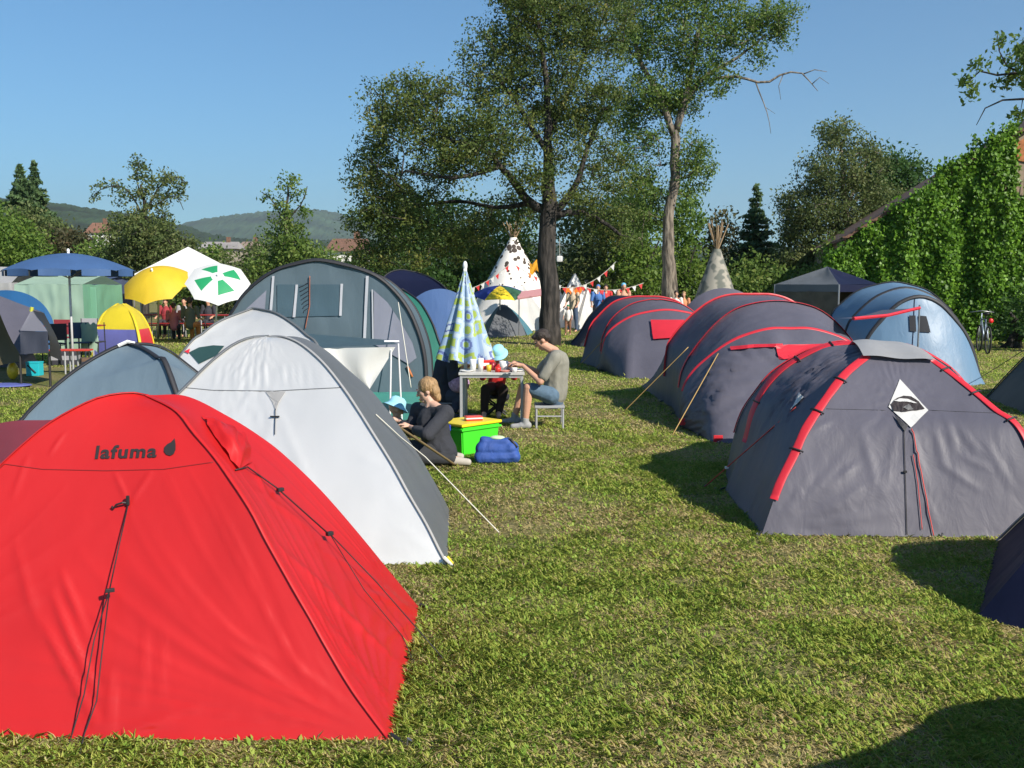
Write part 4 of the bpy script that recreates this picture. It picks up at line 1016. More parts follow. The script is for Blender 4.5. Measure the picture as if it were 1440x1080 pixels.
h2 = P(206, 375, 29.0)
parasol('parasol', 'bright yellow parasol tilted towards the camera', P(214, 381, 29.2), 1.0, .50, 8, [YP], lambda i, t, u: 0, tilt=(R(34), R(-5)), val=0, lean=G(222, 479), pole_r=.03, pole_col=mat('cream_pole', (.6, .57, .45), .4))
def gw(i, t, u): return 1 if (i % 2 == 0 and .2 < t < .72) else 0
parasol('parasol', 'green and white parasol tilted over, right of the yellow one', P(306, 388, 28.2), .90, .30, 8, [WP, GP], gw, tilt=(R(42), R(16)), val=0, lean=V((P(300, 440, 28.6).x, 28.6, 0)), pole_r=.025)
# far multicoloured parasol
MC = [mat('mc_blue', (.02, .04, .25), .6), mat('mc_yellow', (.75, .55, .02), .6), mat('mc_green', (.03, .10, .05), .6)]
parasol('parasol', 'small blue, yellow and green parasol by the spotted tipi', P(703, 402, 33), .98, .32, 6, MC, lambda i, t, u: (1, 2, 0, 0, 0, 1)[i % 6] if False else {4: 1, 5: 2, 3: 0}.get(i, 0), tilt=(R(10), 0), val=0, lean=V((P(703, 402, 33).x, 33, 0)))
# white pavilion behind the parasols
def pavilion(label, cx, cyy, hw, eave, peak, m, wall=None, legm=None, rz=.0, val=.18, name='pavilion', roofs=None):
    root = thing(name, label, 'pavilion', (cx, cyy, 0)); M = Matrix.Translation((cx, cyy, 0)) @ Matrix.Rotation(rz, 4, 'Z')
    cs = [M @ V((sx * hw, sy * hw, eave)) for sx, sy in ((-1, -1), (1, -1), (1, 1), (-1, 1))]; pk = M @ V((0, 0, peak)); c = M @ V((0, 0, eave - .5))
    for i in range(4):
        j = (i + 1) % 4
        panel('roof_panel', [pk, cs[i]], [pk, cs[j]], roofs[i] if roofs else m, root, c, sag=.06, nt=14, ns=14, wr=.012, floor=False)
        panel('valance', [cs[i], cs[i] - V((0, 0, val))], [cs[j], cs[j] - V((0, 0, val))], roofs[i] if roofs else m, root, c, sag=0, nt=3, ns=14, wr=.01, floor=False)
        MB().tube([V((cs[i].x, cs[i].y, -.03)), cs[i]], .022, 6).build('leg', legm or METAL, root)
    if wall:
        for (i, j, w) in wall:
            panel('wall_panel', [cs[i] - V((0, 0, val)), V((cs[i].x, cs[i].y, 0))], [cs[j] - V((0, 0, val)), V((cs[j].x, cs[j].y, 0))], w, root, c, sag=0, nt=8, ns=16, wr=.03)
    return root
p = P(250, 347, 33.5); pavilion('white pavilion roof behind the yellow parasol', p.x + .35, 33.5, 1.65, P(330, 386, 32).z, p.z, WHITEF, rz=.30)
p = P(1157, 376, 25.5)
pavilion('small gazebo with a grey and navy roof left of the blue tent', p.x + .12, 25.5, .92, 1.70, p.z + .02, GREYS, wall=[(2, 3, mat('brown_curtain', (.10, .085, .06), .8, noise_scale=4, noise_amt=.3)), (1, 2, MATS['brown_curtain']), (3, 0, MATS['brown_curtain'])], rz=R(40), roofs=[NAVY, NAVY, NAVY, GREYS])

# ================================================================ tipis
def tipi(label, px, Y, top_py, base_py, hw_px, m, spots=0, pole_len=1.0, seed=3, np_=10):
    top = P(px, top_py, Y); rs = random.Random(seed); Rb = hw_px * Y / FPX; h = top.z
    root = thing('tipi', label, 'tipi', (top.x, Y, 0))
    vs = []; fs = []; n, mm = 40, 24
    for i in range(mm + 1):
        f = i / mm
        for j in range(n):
            a = 2 * math.pi * j / n; r = .13 + (Rb - .13) * f; r *= 1 - .035 * abs(math.sin(a * np_ / 2)) * f + .012 * noise.noise(V((a * 3, f * 5, seed)))
            vs.append(V((top.x + r * math.cos(a), Y + r * math.sin(a), h * (1 - f))))
    for i in range(mm):
        for j in range(n): fs.append([i * n + j, i * n + (j + 1) % n, (i + 1) * n + (j + 1) % n, (i + 1) * n + j])
    cv = mesh_obj('cover', vs, fs, m, root); mb = MB()
    for k in range(np_):
        a = 2 * math.pi * k / np_ + rs.uniform(-.2, .2); d = V((math.cos(a), math.sin(a), 0))
        slope = (Rb - .1) / h; e = V((top.x, Y, h)) + d * (-.05) ; tp = e + (V((0, 0, 1)) + d * slope * -1 * -1 * rs.uniform(.9, 1.5)) * pole_len * rs.uniform(.75, 1.1)
        mb.tube([V((top.x, Y, h - .3)) - d * .06, tp], [.035, .022], 5)
    mb.build('poles', mat('peeled_poles', (.30, .21, .12), .8), root)
    return root
# hide with dark spots: procedural blotches thickest near the top
m = bpy.data.materials.new('spotted_hide'); N, L = nm(m); b = N['Principled BSDF']; b.inputs['Roughness'].default_value = .8
g = N.new('ShaderNodeNewGeometry'); v_ = N.new('ShaderNodeTexVoronoi'); v_.inputs['Scale'].default_value = 4.2; v_.inputs['Randomness'].default_value = 1; L.new(g.outputs['Position'], v_.inputs['Vector'])
sx = N.new('ShaderNodeSeparateXYZ'); L.new(g.outputs['Position'], sx.inputs[0])
mr = N.new('ShaderNodeMapRange'); mr.inputs[1].default_value = 1.2; mr.inputs[2].default_value = 3.1; mr.inputs[3].default_value = .05; mr.inputs[4].default_value = .50; L.new(sx.outputs[2], mr.inputs[0])
lt = N.new('ShaderNodeMath'); lt.operation = 'LESS_THAN'; L.new(v_.outputs['Distance'], lt.inputs[0]); L.new(mr.outputs[0], lt.inputs[1])
mx = N.new('ShaderNodeMix'); mx.data_type = 'RGBA'; mx.inputs[6].default_value = (.80, .76, .70, 1); mx.inputs[7].default_value = (.06, .045, .035, 1)
L.new(lt.outputs[0], mx.inputs[0]); L.new(mx.outputs[2], b.inputs['Base Color'])
tipi('white tipi painted with dark spots, left of the dark tree trunk', 722, 40, 334, 462, 72, m, pole_len=.65, seed=2)
m2 = bpy.data.materials.new('painted_grey_hide'); N, L = nm(m2); b = N['Principled BSDF']; b.inputs['Roughness'].default_value = .8
g = N.new('ShaderNodeNewGeometry'); t = N.new('ShaderNodeTexNoise'); t.inputs['Scale'].default_value = 3.5; t.inputs['Detail'].default_value = 1; L.new(g.outputs['Position'], t.inputs[0])
r = N.new('ShaderNodeValToRGB'); e = r.color_ramp.elements; e[0].position = .42; e[0].color = (.13, .14, .12, 1); e[1].position = .54; e[1].color = (.33, .31, .26, 1); L.new(t.outputs[0], r.inputs[0]); L.new(r.outputs[0], b.inputs['Base Color'])
tipi('grey tipi with painted pattern beside the pale tree trunk', 1008, 37, 350, 462, 46, m2, pole_len=1.0, seed=6)
# ridge tents of the tipi village
def ridge(name, label, x0, x1, topy, Y, depth, m, basex=None, cat='tent'):
    a, b = P(x0, topy, Y), P(x1, topy, Y); root = thing(name, label, cat, ((a.x + b.x) / 2, Y + depth / 2, 0)); c = V(((a.x + b.x) / 2, Y + depth / 2, .4))
    xm = (a.x + b.x) / 2; h = a.z; n_ = V((xm, Y + depth * .25, h)); f_ = V((xm, Y + depth * .75, h * .97))
    panel('roof_panel', [n_, V((a.x, Y, 0))], [f_, V((a.x, Y + depth, 0))], m, root, c, sag=.10, nt=12, ns=12, wr=.03)
    panel('roof_panel', [n_, V((b.x, Y, 0))], [f_, V((b.x, Y + depth, 0))], m, root, c, sag=.10, nt=12, ns=12, wr=.03)
    panel('front_panel', [n_, V((a.x, Y, 0))], [n_, V((b.x, Y, 0))], m, root, c, sag=.03, nt=12, ns=16, wr=.03)
    panel('rear_panel', [f_, V((a.x, Y + depth, 0))], [f_, V((b.x, Y + depth, 0))], m, root, c, sag=.03, nt=12, ns=12)
    return root
ridge('ridge_tent', 'low white canvas tent in front of the spotted tipi', 690, 782, 400, 36.6, 1.6, WHITEF)
ridge('ridge_tent', 'white canvas tent just left of the dark trunk with pinkish awning behind', 735, 815, 384, 41, 3, WHITEF)
r_ = ridge('ridge_tent', 'white canvas tent right of the dark trunk with an orange triangle on its gable', 772, 850, 384, 39, 3, WHITEF)
ORG = mat('orange_cloth', (.85, .22, .02), .6, trans=.2)
mb = MB(); a, b, c = P(792, 405, 38.4), P(822, 403, 38.4), P(806, 432, 38.4)
mb.add([a, b, c, a + V((0, .02, 0)), b + V((0, .02, 0)), c + V((0, .02, 0))], [[0, 2, 1], [3, 4, 5], [0, 1, 4, 3], [1, 2, 5, 4], [2, 0, 3, 5]]); mb.build('gable_triangle', ORG, r_)
ridge('ridge_tent', 'small white tent at the right end of the tipi village', 812, 846, 404, 37, 2.2, WHITEF)
ridge('ridge_tent', 'white tent peeking out left of the spotted tipi', 655, 705, 396, 43, 3, WHITEF)
ridge('ridge_tent', 'broad white tent with a low ridge behind the bunting right of the dark trunk', 782, 872, 392, 43.5, 3, WHITEF)
ridge('ridge_tent', 'low orange tent just left of the dark trunk behind the awning', 742, 778, 402, 43.8, 2, mat('amber_canvas', (.75, .3, .08), .7, trans=.2))
PK = mat('pink_cloth', (.75, .38, .38), .6, trans=.2)
o = MB().box(P(748, 413, 32.6), (.95, .8, .05), M=Matrix.Rotation(.25, 4, 'X') @ Matrix.Rotation(-.15, 4, 'Y'), bev=.01); o.v = [v for v in o.v]
rt = thing('awning', 'pinkish cloth awning stretched by poles before the tipi village', 'awning', (P(748, 413, 32.6).x, 32.6, 0)); o.build('cloth', PK, rt)
for dx in (-.42, .42): p = P(748, 413, 32.6); MB().tube([V((p.x + dx, 32.6, 0)), V((p.x + dx, 32.6, p.z))], .02, 6).build('pole', METAL, rt)
# orange flag on a pole
fp_ = P(762, 440, 37); rt = thing('flag', 'orange and yellow flag on a pole left of the dark tree trunk', 'flag', (P(762, 400, 37).x, 37, 0))
p0 = P(761, 372, 37); MB().tube([V((p0.x, 37, 0)), V((p0.x, 37, p0.z + .1))], .02, 6).build('pole', MATS['peeled_poles'], rt)
fv = [P(745 + 15 * u / 8, 369 + 15 * w_ / 5 + 2.5 * math.sin(u) - 2 * (u > 4), 37 + .06 * math.sin(u * 1.2 + w_)) for w_ in range(6) for u in range(9)]
mesh_obj('cloth', fv, [[i * 9 + j, i * 9 + j + 1, (i + 1) * 9 + j + 1, (i + 1) * 9 + j] for i in range(5) for j in range(8)], mat('amber_cloth', (.90, .42, .03), .6, trans=.3), rt)
def bunting(label, a, b, Y, n, cols, s=.15, sag=.3):
    A, B = P(*a, Y), P(*b, Y); root = thing('bunting', label, 'bunting', (A.x, A.y, A.z)); pts = [A.lerp(B, k / 20) - V((0, 0, sag * 4 * (k / 20) * (1 - k / 20))) for k in range(21)]
    MB().tube(pts, .012, 4).build('line', CORDW, root)
    for k in range(n):
        f = (k + .5) / n; p = A.lerp(B, f) - V((0, 0, sag * 4 * f * (1 - f))); d = (B - A).normalized() * s * .5; t = V((0, -.01, 0))
        q_ = p + V((.04, -.05, -s * 1.2)); mb = MB(); mb.add([p - d, p + d, q_, p - d - t, p + d - t, q_ - t], [[0, 1, 2], [5, 4, 3], [0, 3, 4, 1], [1, 4, 5, 2], [2, 5, 3, 0]])
        mb.build('pennant', cols[k % len(cols)], root)
REDC = mat('red_cloth', (.6, .03, .03), .7)
bunting('red and white bunting left of the spotted tipi', (655, 408), (716, 372), 34.5, 9, [REDC, WHITEF], sag=.12)
bunting('red and white bunting sloping up right of the dark trunk', (789, 404), (866, 368), 34.5, 8, [REDC, WHITEF], sag=.3)
bunting('red bunting above the heads right of the dark trunk', (815, 402), (905, 398), 35.5, 10, [REDC, REDC, WHITEF], sag=.2)
bunting('red bunting between the dark trunk and the spotted tipi', (724, 372), (790, 402), 35.2, 8, [REDC, WHITEF, ORG], sag=.1)
rt = thing('paper_lantern', 'small white paper lantern hanging right of the dark trunk', 'lantern', tuple(P(787, 364, 34)))
MB().box(P(787, 364, 34), (.20, .20, .20), bev=.05).build('shade', WP, rt); MB().tube([P(787, 361, 34), P(787, 335, 34)], .008, 4).build('string', CORDW, rt)

# ================================================================ building with ivy, far houses
BRICK = mat('barn_plaster', (.33, .25, .18), .9, noise_scale=2, noise_amt=.25, bump=.3, bump_scale=12); ORB = mat('orange_brick', (.45, .17, .07), .9, noise_scale=8, noise_amt=.3)
TILE = mat('brown_roof_tiles', (.16, .085, .055), .85, noise_scale=5, noise_amt=.35, bump=.5, bump_scale=14)
barn = thing('barn', 'barn gable with orange brick and tiled verge, covered in ivy, at the right edge', 'building', (16, 30.5, 0))
ang = R(-12); ux = V((math.cos(ang), math.sin(ang), 0)); uy = V((-math.sin(ang), math.cos(ang), 0)); o0 = V((9.8, 31.2, 0))
# solve roof line heights along the wall from the photo verge
def wallpt(px, py):
    d = ray(px, py); n_ = uy; t = (n_.dot(o0 - CAM)) / n_.dot(d); return CAM + d * t
e1, e2 = wallpt(1203, 330), wallpt(1440, 186)
s1, s2 = (e1 - o0).dot(ux), (e2 - o0).dot(ux); slope = (e2.z - e1.z) / (s2 - s1)
rid = s1 + 9.5; ze = e1.z - 0.2 * slope; zr = e1.z + slope * 9.5
def wp(s, z, d=0): return o0 + ux * s + uy * d + V((0, 0, z))
mb = MB(); gab = [wp(s1 - .2, 0), wp(rid * 2 - s1, 0), wp(rid * 2 - s1, ze), wp(rid, zr), wp(s1 - .2, ze)]
mb.add(gab + [p + uy * 12 for p in gab], [[0, 1, 2, 3, 4], [5, 9, 8, 7, 6], [0, 5, 6, 1], [0, 4, 9, 5], [1, 6, 7, 2]]); mb.build('wall', BRICK, barn)
mb = MB(); th = .10
for sgn in (0, 1):
    a0, a1 = (s1 - .35, ze - .15 * slope), (rid, zr)
    if sgn: a0 = (2 * rid - a0[0], a0[1])
    q_ = [wp(a0[0], a0[1] + .05, -.45), wp(a1[0], a1[1] + .05, -.45), wp(a1[0], a1[1] + .05, 12.4), wp(a0[0], a0[1] + .05, 12.4)]
    mb.add(q_ + [p + V((0, 0, th)) for p in q_], [[3, 2, 1, 0], [4, 5, 6, 7], [0, 1, 5, 4], [1, 2, 6, 5], [2, 3, 7, 6], [3, 0, 4, 7]])
    for k in range(26): 
        f = k / 25; p = q_[0].lerp(q_[1], f); mb.box(p + V((0, 0, th * .8)) + uy * .1, (.16, .26, .05), rz=ang)
mb.build('roof', TILE, barn)
pb = [wallpt(1424, 204), wallpt(1475, 175), wallpt(1475, 235), wallpt(1432, 226)]
mb = MB(); mb.add([p - uy * .04 for p in pb] + [p + uy * .02 for p in pb], [[0, 1, 2, 3], [0, 4, 5, 1], [1, 5, 6, 2], [2, 6, 7, 3], [3, 7, 4, 0]]); mb.build('brick_patch', ORB, barn)
# ivy: leaf curtains in vertical strands on the gable
rs = np.random.RandomState(8); Cs = []; T_ = []
IV = thing('ivy', 'thick bright green ivy curtain covering the barn gable', 'climbing plant', tuple(wp(s1 + 3, 0, -.3)))
sdir = np.array(ux); ndir = -np.array(uy)
Sv = rs.rand(10500) * (s2 - s1 + 2.4) + s1 - .9
for s_ in Sv:
    zt = max(2.2, (e1.z + slope * (s_ - s1)) + (.30 if s_ > s1 + 2.2 else .02) + .14 * rs.randn())
    zt = zt + .55 * (fbm(np.array([s_ * 2.2]), np.array([.5]), 17, 2)[0] - .5) - .5 * math.exp(-((s_ - s1 + .4) / .5) ** 2)
    z = rs.rand() * zt
    if s_ > s2 - .3 and z > zt - 2.4: continue      # bare plaster near the orange brick
    bul = .10 + .75 * fbm(np.array([s_ * 1.8]), np.array([z * .5]), 3, 3)[0]
    p = np.array(o0) + sdir * s_ + ndir * (bul + .1 * rs.randn()) + np.array([0, 0, z]); Cs.append(p); T_.append(rs.rand())
C = np.array(Cs)
IVM = leafmat('ivy_leaves', (.045, .11, .012), (.15, .30, .025), (.25, .42, .05), trans=.30, rough=.45)
v, f, t = leaves(C, np.full(len(C), .20), (1, .5, 1.4), 13, .105, rs, up=.1, droop=1.0, aspect=.75, face=tuple(np.array((0, -1.6, .3))), tint=np.array(T_))
mesh_obj('foliage', v, f, IVM, IV, smooth=False, tint=t)
mb = MB(); rr_ = random.Random(4)
for k in range(14):
    s_ = s1 + .5 + k * .45; pts = [wp(s_ + .15 * math.sin(z * 1.3 + k), z, -.10) for z in [0, .8, 1.6, 2.4, 3.0 + min(2, k * .2)]]; mb.tube(pts, [.05, .045, .04, .03, .015], 6)
mb.build('stems', MATS['bark_dark'], IV, True)
# far houses
def house(name, label, px0, px1, eave_py, ridge_py, Y, wallm, roofm, base_z=0, win=0, rz=0):
    a, b = P(px0, eave_py, Y), P(px1, eave_py, Y); zr = P(px0, ridge_py, Y).z; w = b.x - a.x; dpt = max(6, w * .6); xm = (a.x + b.x) / 2
    root = thing(name, label, 'house', (xm, Y + dpt / 2, 0)); MB().box((xm, Y + dpt / 2, a.z / 2 - .25), (w, dpt, a.z + .5)).build('wall', wallm, root)
    mb = MB(); o_ = .5; q_ = [V((a.x - o_, Y - o_, a.z - .1)), V((b.x + o_, Y - o_, a.z - .1)), V((b.x + o_, Y + dpt + o_, a.z - .1)), V((a.x - o_, Y + dpt + o_, a.z - .1)), V((a.x, Y + dpt / 2, zr)), V((b.x, Y + dpt / 2, zr))]
    mb.add(q_, [[0, 1, 5, 4], [2, 3, 4, 5], [0, 4, 3], [1, 2, 5], [0, 3, 2, 1]]); rf = mb.build('roof', roofm, root)
    MB().box((xm + w * .2, Y + dpt * .5, zr + .2), (.7, .7, 1.4)).build('chimney', TILE, rf)
    for k in range(win):
        x = a.x + w * (k + .5) / win; MB().box((x, Y - .03, a.z - 1.6), (w / win * .34, .1, 1.3)).build('window', mat('house_glass', (.03, .035, .04), .2), root)
    return root
RT = mat('red_clay_roof', (.20, .10, .065), .9, noise_scale=.8, noise_amt=.2); GT = mat('grey_sheet_roof', (.27, .25, .24), .8, noise_scale=.3, noise_amt=.2); WW = mat('white_render', (.68, .67, .62), .8)
house('house', 'white house with a red clay roof on the wooded slope at the left', 122, 148, 327, 312, 210, WW, RT, win=2)
house('farm_building', 'long grey roof beyond the bushes, left one of two', 282, 330, 349, 339, 190, mat('tan_wall', (.30, .26, .20), .9), GT)
house('farm_building', 'shorter grey-brown roof beyond the bushes, right of the long one', 336, 362, 348, 339, 200, MATS['tan_wall'], mat('brown_sheet_roof', (.26, .19, .15), .8))
house('house', 'white house with a brown hipped roof left of the big tree', 462, 512, 352, 334, 120, WW, TILE, win=5)

# ================================================================ hills
def hill(name, pts, Y, depth, m, amp, seed, nx=240, ny=26, foot_z=0):
    xs = [P(p[0], p[1], Y) for p in pts]; X = np.linspace(xs[0].x, xs[-1].x, nx); Z = np.interp(X, [p.x for p in xs], [p.z for p in xs])
    vs = []
    for j in range(ny + 1):
        f = j / ny; y = Y - depth * (1 - f); z = Z * math.sin(f * math.pi / 2) ** .9
        nn = fbm(X / amp * 1.3, np.full(nx, y) / amp * 1.3, seed, 4); zz = z + (nn - .5) * amp * 2.0 * (f ** .4); zz[0 if j == 0 else 0] = zz[0]
        if j == 0: zz = np.full(nx, -2.0)
        vs += [(x, y, q_) for x, q_ in zip(X, zz)]
    vs += [(x, Y + depth * .8, -2.0) for x in X]
    fs = [[j * nx + i, j * nx + i + 1, (j + 1) * nx + i + 1, (j + 1) * nx + i] for j in range(ny + 1) for i in range(nx - 1)]
    o = mesh_obj(name, vs, fs, m); tag(o, kind='structure'); return o
HG = mat('far_forest', (.020, .040, .016), .95, noise_scale=.03, noise_amt=.5, bump=.6, bump_scale=.08)
HF = mat('distant_forest', (.035, .065, .030), .95, noise_scale=.006, noise_amt=.5)
hill('hill', [(-500, 215), (-300, 240), (-60, 274), (0, 282), (60, 287), (110, 292), (150, 299), (200, 305), (240, 313), (275, 324), (310, 335), (380, 342), (470, 342), (700, 350), (1100, 352), (1500, 356), (2000, 360)], 1100, 500, HG, 5, 3, nx=1500, ny=60)
hill('hill', [(180, 352), (290, 326), (320, 313), (360, 306), (405, 301), (450, 299), (478, 302), (520, 316), (600, 330), (760, 345), (900, 352)], 3900, 1400, HF, 14, 9, nx=900, ny=50)
# ================================================================ trees
LM_DARK = leafmat('leaves_dark', (.055, .105, .024), (.150, .19, .045), (.32, .27, .07))
LM_MID = leafmat('leaves_mid', (.065, .14, .028), (.17, .25, .05), (.30, .33, .09))
LM_FRESH = leafmat('leaves_fresh', (.07, .15, .024), (.16, .25, .04), (.27, .33, .08))
LM_OLIVE = leafmat('leaves_olive', (.07, .115, .035), (.165, .205, .066), (.27, .26, .11))
LM_DEEP = leafmat('leaves_deep', (.035, .085, .020), (.08, .16, .035))
LM_NEED = leafmat('needles', (.05, .10, .04), (.12, .19, .07), trans=.25)
BD, BP = MATS['bark_dark'], MATS['bark_pale']
tree('fruit_tree', 'huge spreading dark-trunked tree in the middle with crown reaching far left', 28,
     [(772, 484, .34), (774, 400, .27), (770, 335, .26), (772, 296, .23), (772, 270, .14), (771, 200, .10), (766, 120, .08), (758, 30, .05)],
     [[(772, 300, .12), (795, 285, .09), (814, 245, .075), (828, 205, .06), (850, 150, .04)], [(775, 305, .12), (815, 298, .08), (850, 315, .06), (872, 330, .04)],
      [(772, 298, .14), (742, 283, .12), (716, 248, .085, -.6), (680, 212, .06, -1.0), (625, 195, .04, -1.4)], [(745, 285, .08), (700, 292, .05, .6), (645, 283, .05, 1), (580, 290, .035, 1.2)],
      [(771, 215, .09), (735, 160, .07), (700, 110, .04)], [(770, 190, .08), (800, 130, .06, .8), (830, 60, .04, 1.2)], [(700, 235, .07, -1), (640, 250, .05, -1.6), (570, 240, .03, -1.8)]],
     [(545, 170, 42, 60, 1.3, -.4, 1), (520, 240, 34, 55, 1.1, 0, 1), (512, 320, 27, 50, 1.0, 0, 1), (600, 150, 60, 50, 1.5, -.5, 1), (565, 290, 60, 60, 1.6, 0, 1.2), (640, 210, 75, 55, 1.7, -1, 1.1),
      (545, 365, 58, 26, 1.3, .3, 1.0), (700, 95, 55, 65, 1.6, 0, 1), (770, 50, 80, 75, 2.0, .3, 1), (828, 140, 55, 65, 1.7, 0, .9), (850, 235, 42, 45, 1.4, .5, .8), (700, 185, 65, 45, 1.6, -.8, 1),
      (765, 150, 50, 55, 1.6, 1, .8), (650, 330, 60, 38, 1.5, 1.2, .9), (862, 315, 35, 35, 1.1, .6, .9), (745, 0, 70, 40, 1.6, 0, 1), (840, 30, 60, 60, 1.8, 1, .9), (720, 300, 40, 30, 1.2, 1.3, .6), (820, 290, 35, 25, 1.2, 0, .8), (735, 245, 40, 28, 1.4, -.8, .7), (800, 205, 30, 40, 1.2, -.6, .6), (770, 250, 30, 30, 1, -.8, .35)],
     leaf=.085, per=50, csize=.36, dens=8.0, mleaf=LM_DARK, mbark=BD, seed=3, twig_r=.008)
tree('fruit_tree', 'tall open-crowned tree with a bare pale trunk and a dead branch to the right', 38,
     [(944, 470, .40), (944, 422, .34), (941, 375, .25), (938, 335, .21), (945, 280, .19), (950, 225, .18), (948, 183, .17)],
     [[(948, 190, .14), (932, 145, .11), (902, 88, .09), (887, 40, .06), (884, -20, .04)], [(950, 185, .14), (966, 140, .11), (992, 108, .08), (1035, 82, .05), (1075, 50, .03)],
      [(955, 165, .1), (972, 100, .08), (985, 40, .06), (1000, -20, .04)], [(900, 85, .05), (860, 50, .04), (840, 10, .03)]],
     [(960, 50, 75, 55, 1.8, 0, .9), (885, 55, 45, 45, 1.4, 0, .8), (1035, 35, 55, 38, 1.4, 0, .9), (1085, 22, 38, 24, 1, 0, 1), (922, 130, 45, 35, 1.3, 0, .9), (905, 205, 45, 45, 1.2, .5, .7), (993, 110, 45, 30, 1.1, 0, .8),
      (972, 215, 26, 35, .9, 0, .7), (940, -20, 120, 35, 1.8, 0, 1), (1062, 82, 20, 14, .7, 0, .8), (968, 255, 28, 26, .8, 0, .5), (1100, 48, 16, 20, .6, 0, 1), (880, 150, 35, 40, 1.2, .6, .8), (900, 270, 40, 40, 1.4, .6, .8), (985, 235, 20, 30, .9, 0, .7), (955, 140, 40, 30, 1.3, .5, .9), (890, 320, 40, 35, 1.4, .6, .7)],
     leaf=.11, per=42, csize=.42, dens=7, mleaf=LM_MID, mbark=BP, seed=7, twig_r=.009,
     bare=[[(1000, 112, .07), (1035, 108, .055), (1075, 117, .05), (1102, 103, .045), (1128, 103, .035), (1142, 118, .028), (1150, 128, .012)], [(1062, 114, .03), (1072, 140, .022), (1080, 165, .016), (1084, 188, .008)],
           [(1130, 104, .025), (1142, 98, .018), (1163, 101, .010)], [(1142, 118, .02), (1150, 108, .014), (1166, 118, .008)], [(1102, 103, .02), (1095, 120, .014), (1098, 140, .008)], [(1075, 150, .012), (1090, 160, .006)]])
tree('birch_tree', 'olive feathery tree with a pale trunk right of the spruce', 44, [(1192, 470, .2), (1190, 400, .18), (1192, 330, .14), (1186, 265, .10), (1182, 200, .05)],
     [[(1190, 290, .08), (1215, 240, .05), (1220, 215, .03)], [(1190, 340, .08), (1150, 290, .05), (1130, 260, .03)], [(1190, 350, .08), (1240, 310, .05)]],
     [(1180, 195, 28, 28, 1.2, 0, .9), (1165, 245, 45, 38, 1.8, 0, .9), (1215, 235, 32, 40, 1.4, 0, .8), (1148, 315, 48, 55, 2, 0, 1.1), (1215, 305, 62, 45, 2.2, 0, 1.1), (1180, 385, 80, 45, 2.5, 0, 1.2), (1115, 385, 35, 45, 1.6, 0, 1.1), (1112, 300, 20, 45, 1.2, 0, .9), (1245, 350, 40, 40, 1.6, 0, 1)],
     leaf=.13, per=46, csize=.55, dens=5.6, mleaf=LM_OLIVE, mbark=BP, seed=11, droop=.7)
tree('round_tree', 'dark round-topped tree behind the barn roof', 52, [(1255, 450, .25), (1255, 350, .2), (1256, 270, .1)], [], [(1248, 232, 32, 25, 1.6, 0, 1), (1284, 248, 22, 24, 1.4, 0, 1), (1262, 285, 45, 38, 2, 0, 1), (1230, 260, 30, 35, 1.8, 0, 1)],
     leaf=.2, per=26, csize=.7, dens=4.5, mleaf=LM_DEEP, mbark=BD, seed=12)
conifer('spruce_tree', 'dark pointed spruce between the grey tipi and the feathery tree', 1064, 258, 48, 72, mleaf=LM_NEED, seed=2)
conifer('conifer_tree', 'larger of two ragged conifers at the far left', 27, 230, 72, 85, mleaf=LM_NEED, seed=4, leaf=.42, tiers=30)
conifer('conifer_tree', 'slimmer ragged conifer just right of its larger neighbour at the far left', 47, 226, 74, 70, mleaf=LM_NEED, seed=5, leaf=.42, tiers=30)
tree('apple_tree', 'thin-topped apple tree with arching branches above the yellow parasol', 50, [(205, 450, .2), (205, 360, .16), (203, 300, .12), (198, 260, .06)],
     [[(204, 310, .06), (180, 268, .04), (155, 262, .03), (134, 272, .02), (131, 286, .015)], [(203, 300, .06), (225, 262, .04), (250, 248, .03), (262, 258, .02)], [(200, 280, .05), (192, 250, .03), (196, 228, .02)], [(215, 290, .04), (245, 275, .025), (258, 295, .015)]],
     [(196, 240, 13, 18, .7, 0, .8), (212, 258, 14, 14, .7, 0, .6), (238, 250, 18, 9, .7, 0, .9), (254, 262, 8, 18, .5, 0, .9), (150, 262, 20, 6, .5, 0, .8), (134, 276, 5, 10, .4, 0, .9), (180, 272, 14, 10, .6, 0, .7), (172, 285, 6, 12, .4, 0, .7), (220, 282, 34, 16, 1.0, 0, .7), (200, 330, 52, 38, 2.2, 0, 1.4), (230, 355, 50, 35, 2.2, 0, 1.4), (175, 375, 45, 30, 2, 0, 1.4)],
     leaf=.16, per=22, csize=.42, dens=7, mleaf=LM_OLIVE, mbark=BD, seed=21, twig_r=.011)
tree('apple_tree', 'sparse young tree standing above the family tent roof', 47, [(405, 440, .16), (404, 360, .12), (403, 310, .08), (405, 262, .04)],
     [[(404, 320, .05), (385, 285, .03), (368, 270, .02)], [(404, 310, .05), (425, 285, .03), (432, 262, .02)]],
     [(407, 258, 16, 20, .7, 0, .5), (420, 275, 14, 12, .6, 0, .5), (375, 278, 10, 8, .5, 0, .5), (428, 300, 10, 16, .5, 0, .7), (400, 300, 20, 16, .8, 0, .7), (402, 335, 32, 28, 1.4, 0, 1.3), (425, 365, 40, 26, 1.6, 0, 1.3), (385, 375, 40, 26, 1.6, 0, 1.3)],
     leaf=.16, per=20, csize=.4, dens=7, mleaf=LM_MID, mbark=BD, seed=22, twig_r=.011)
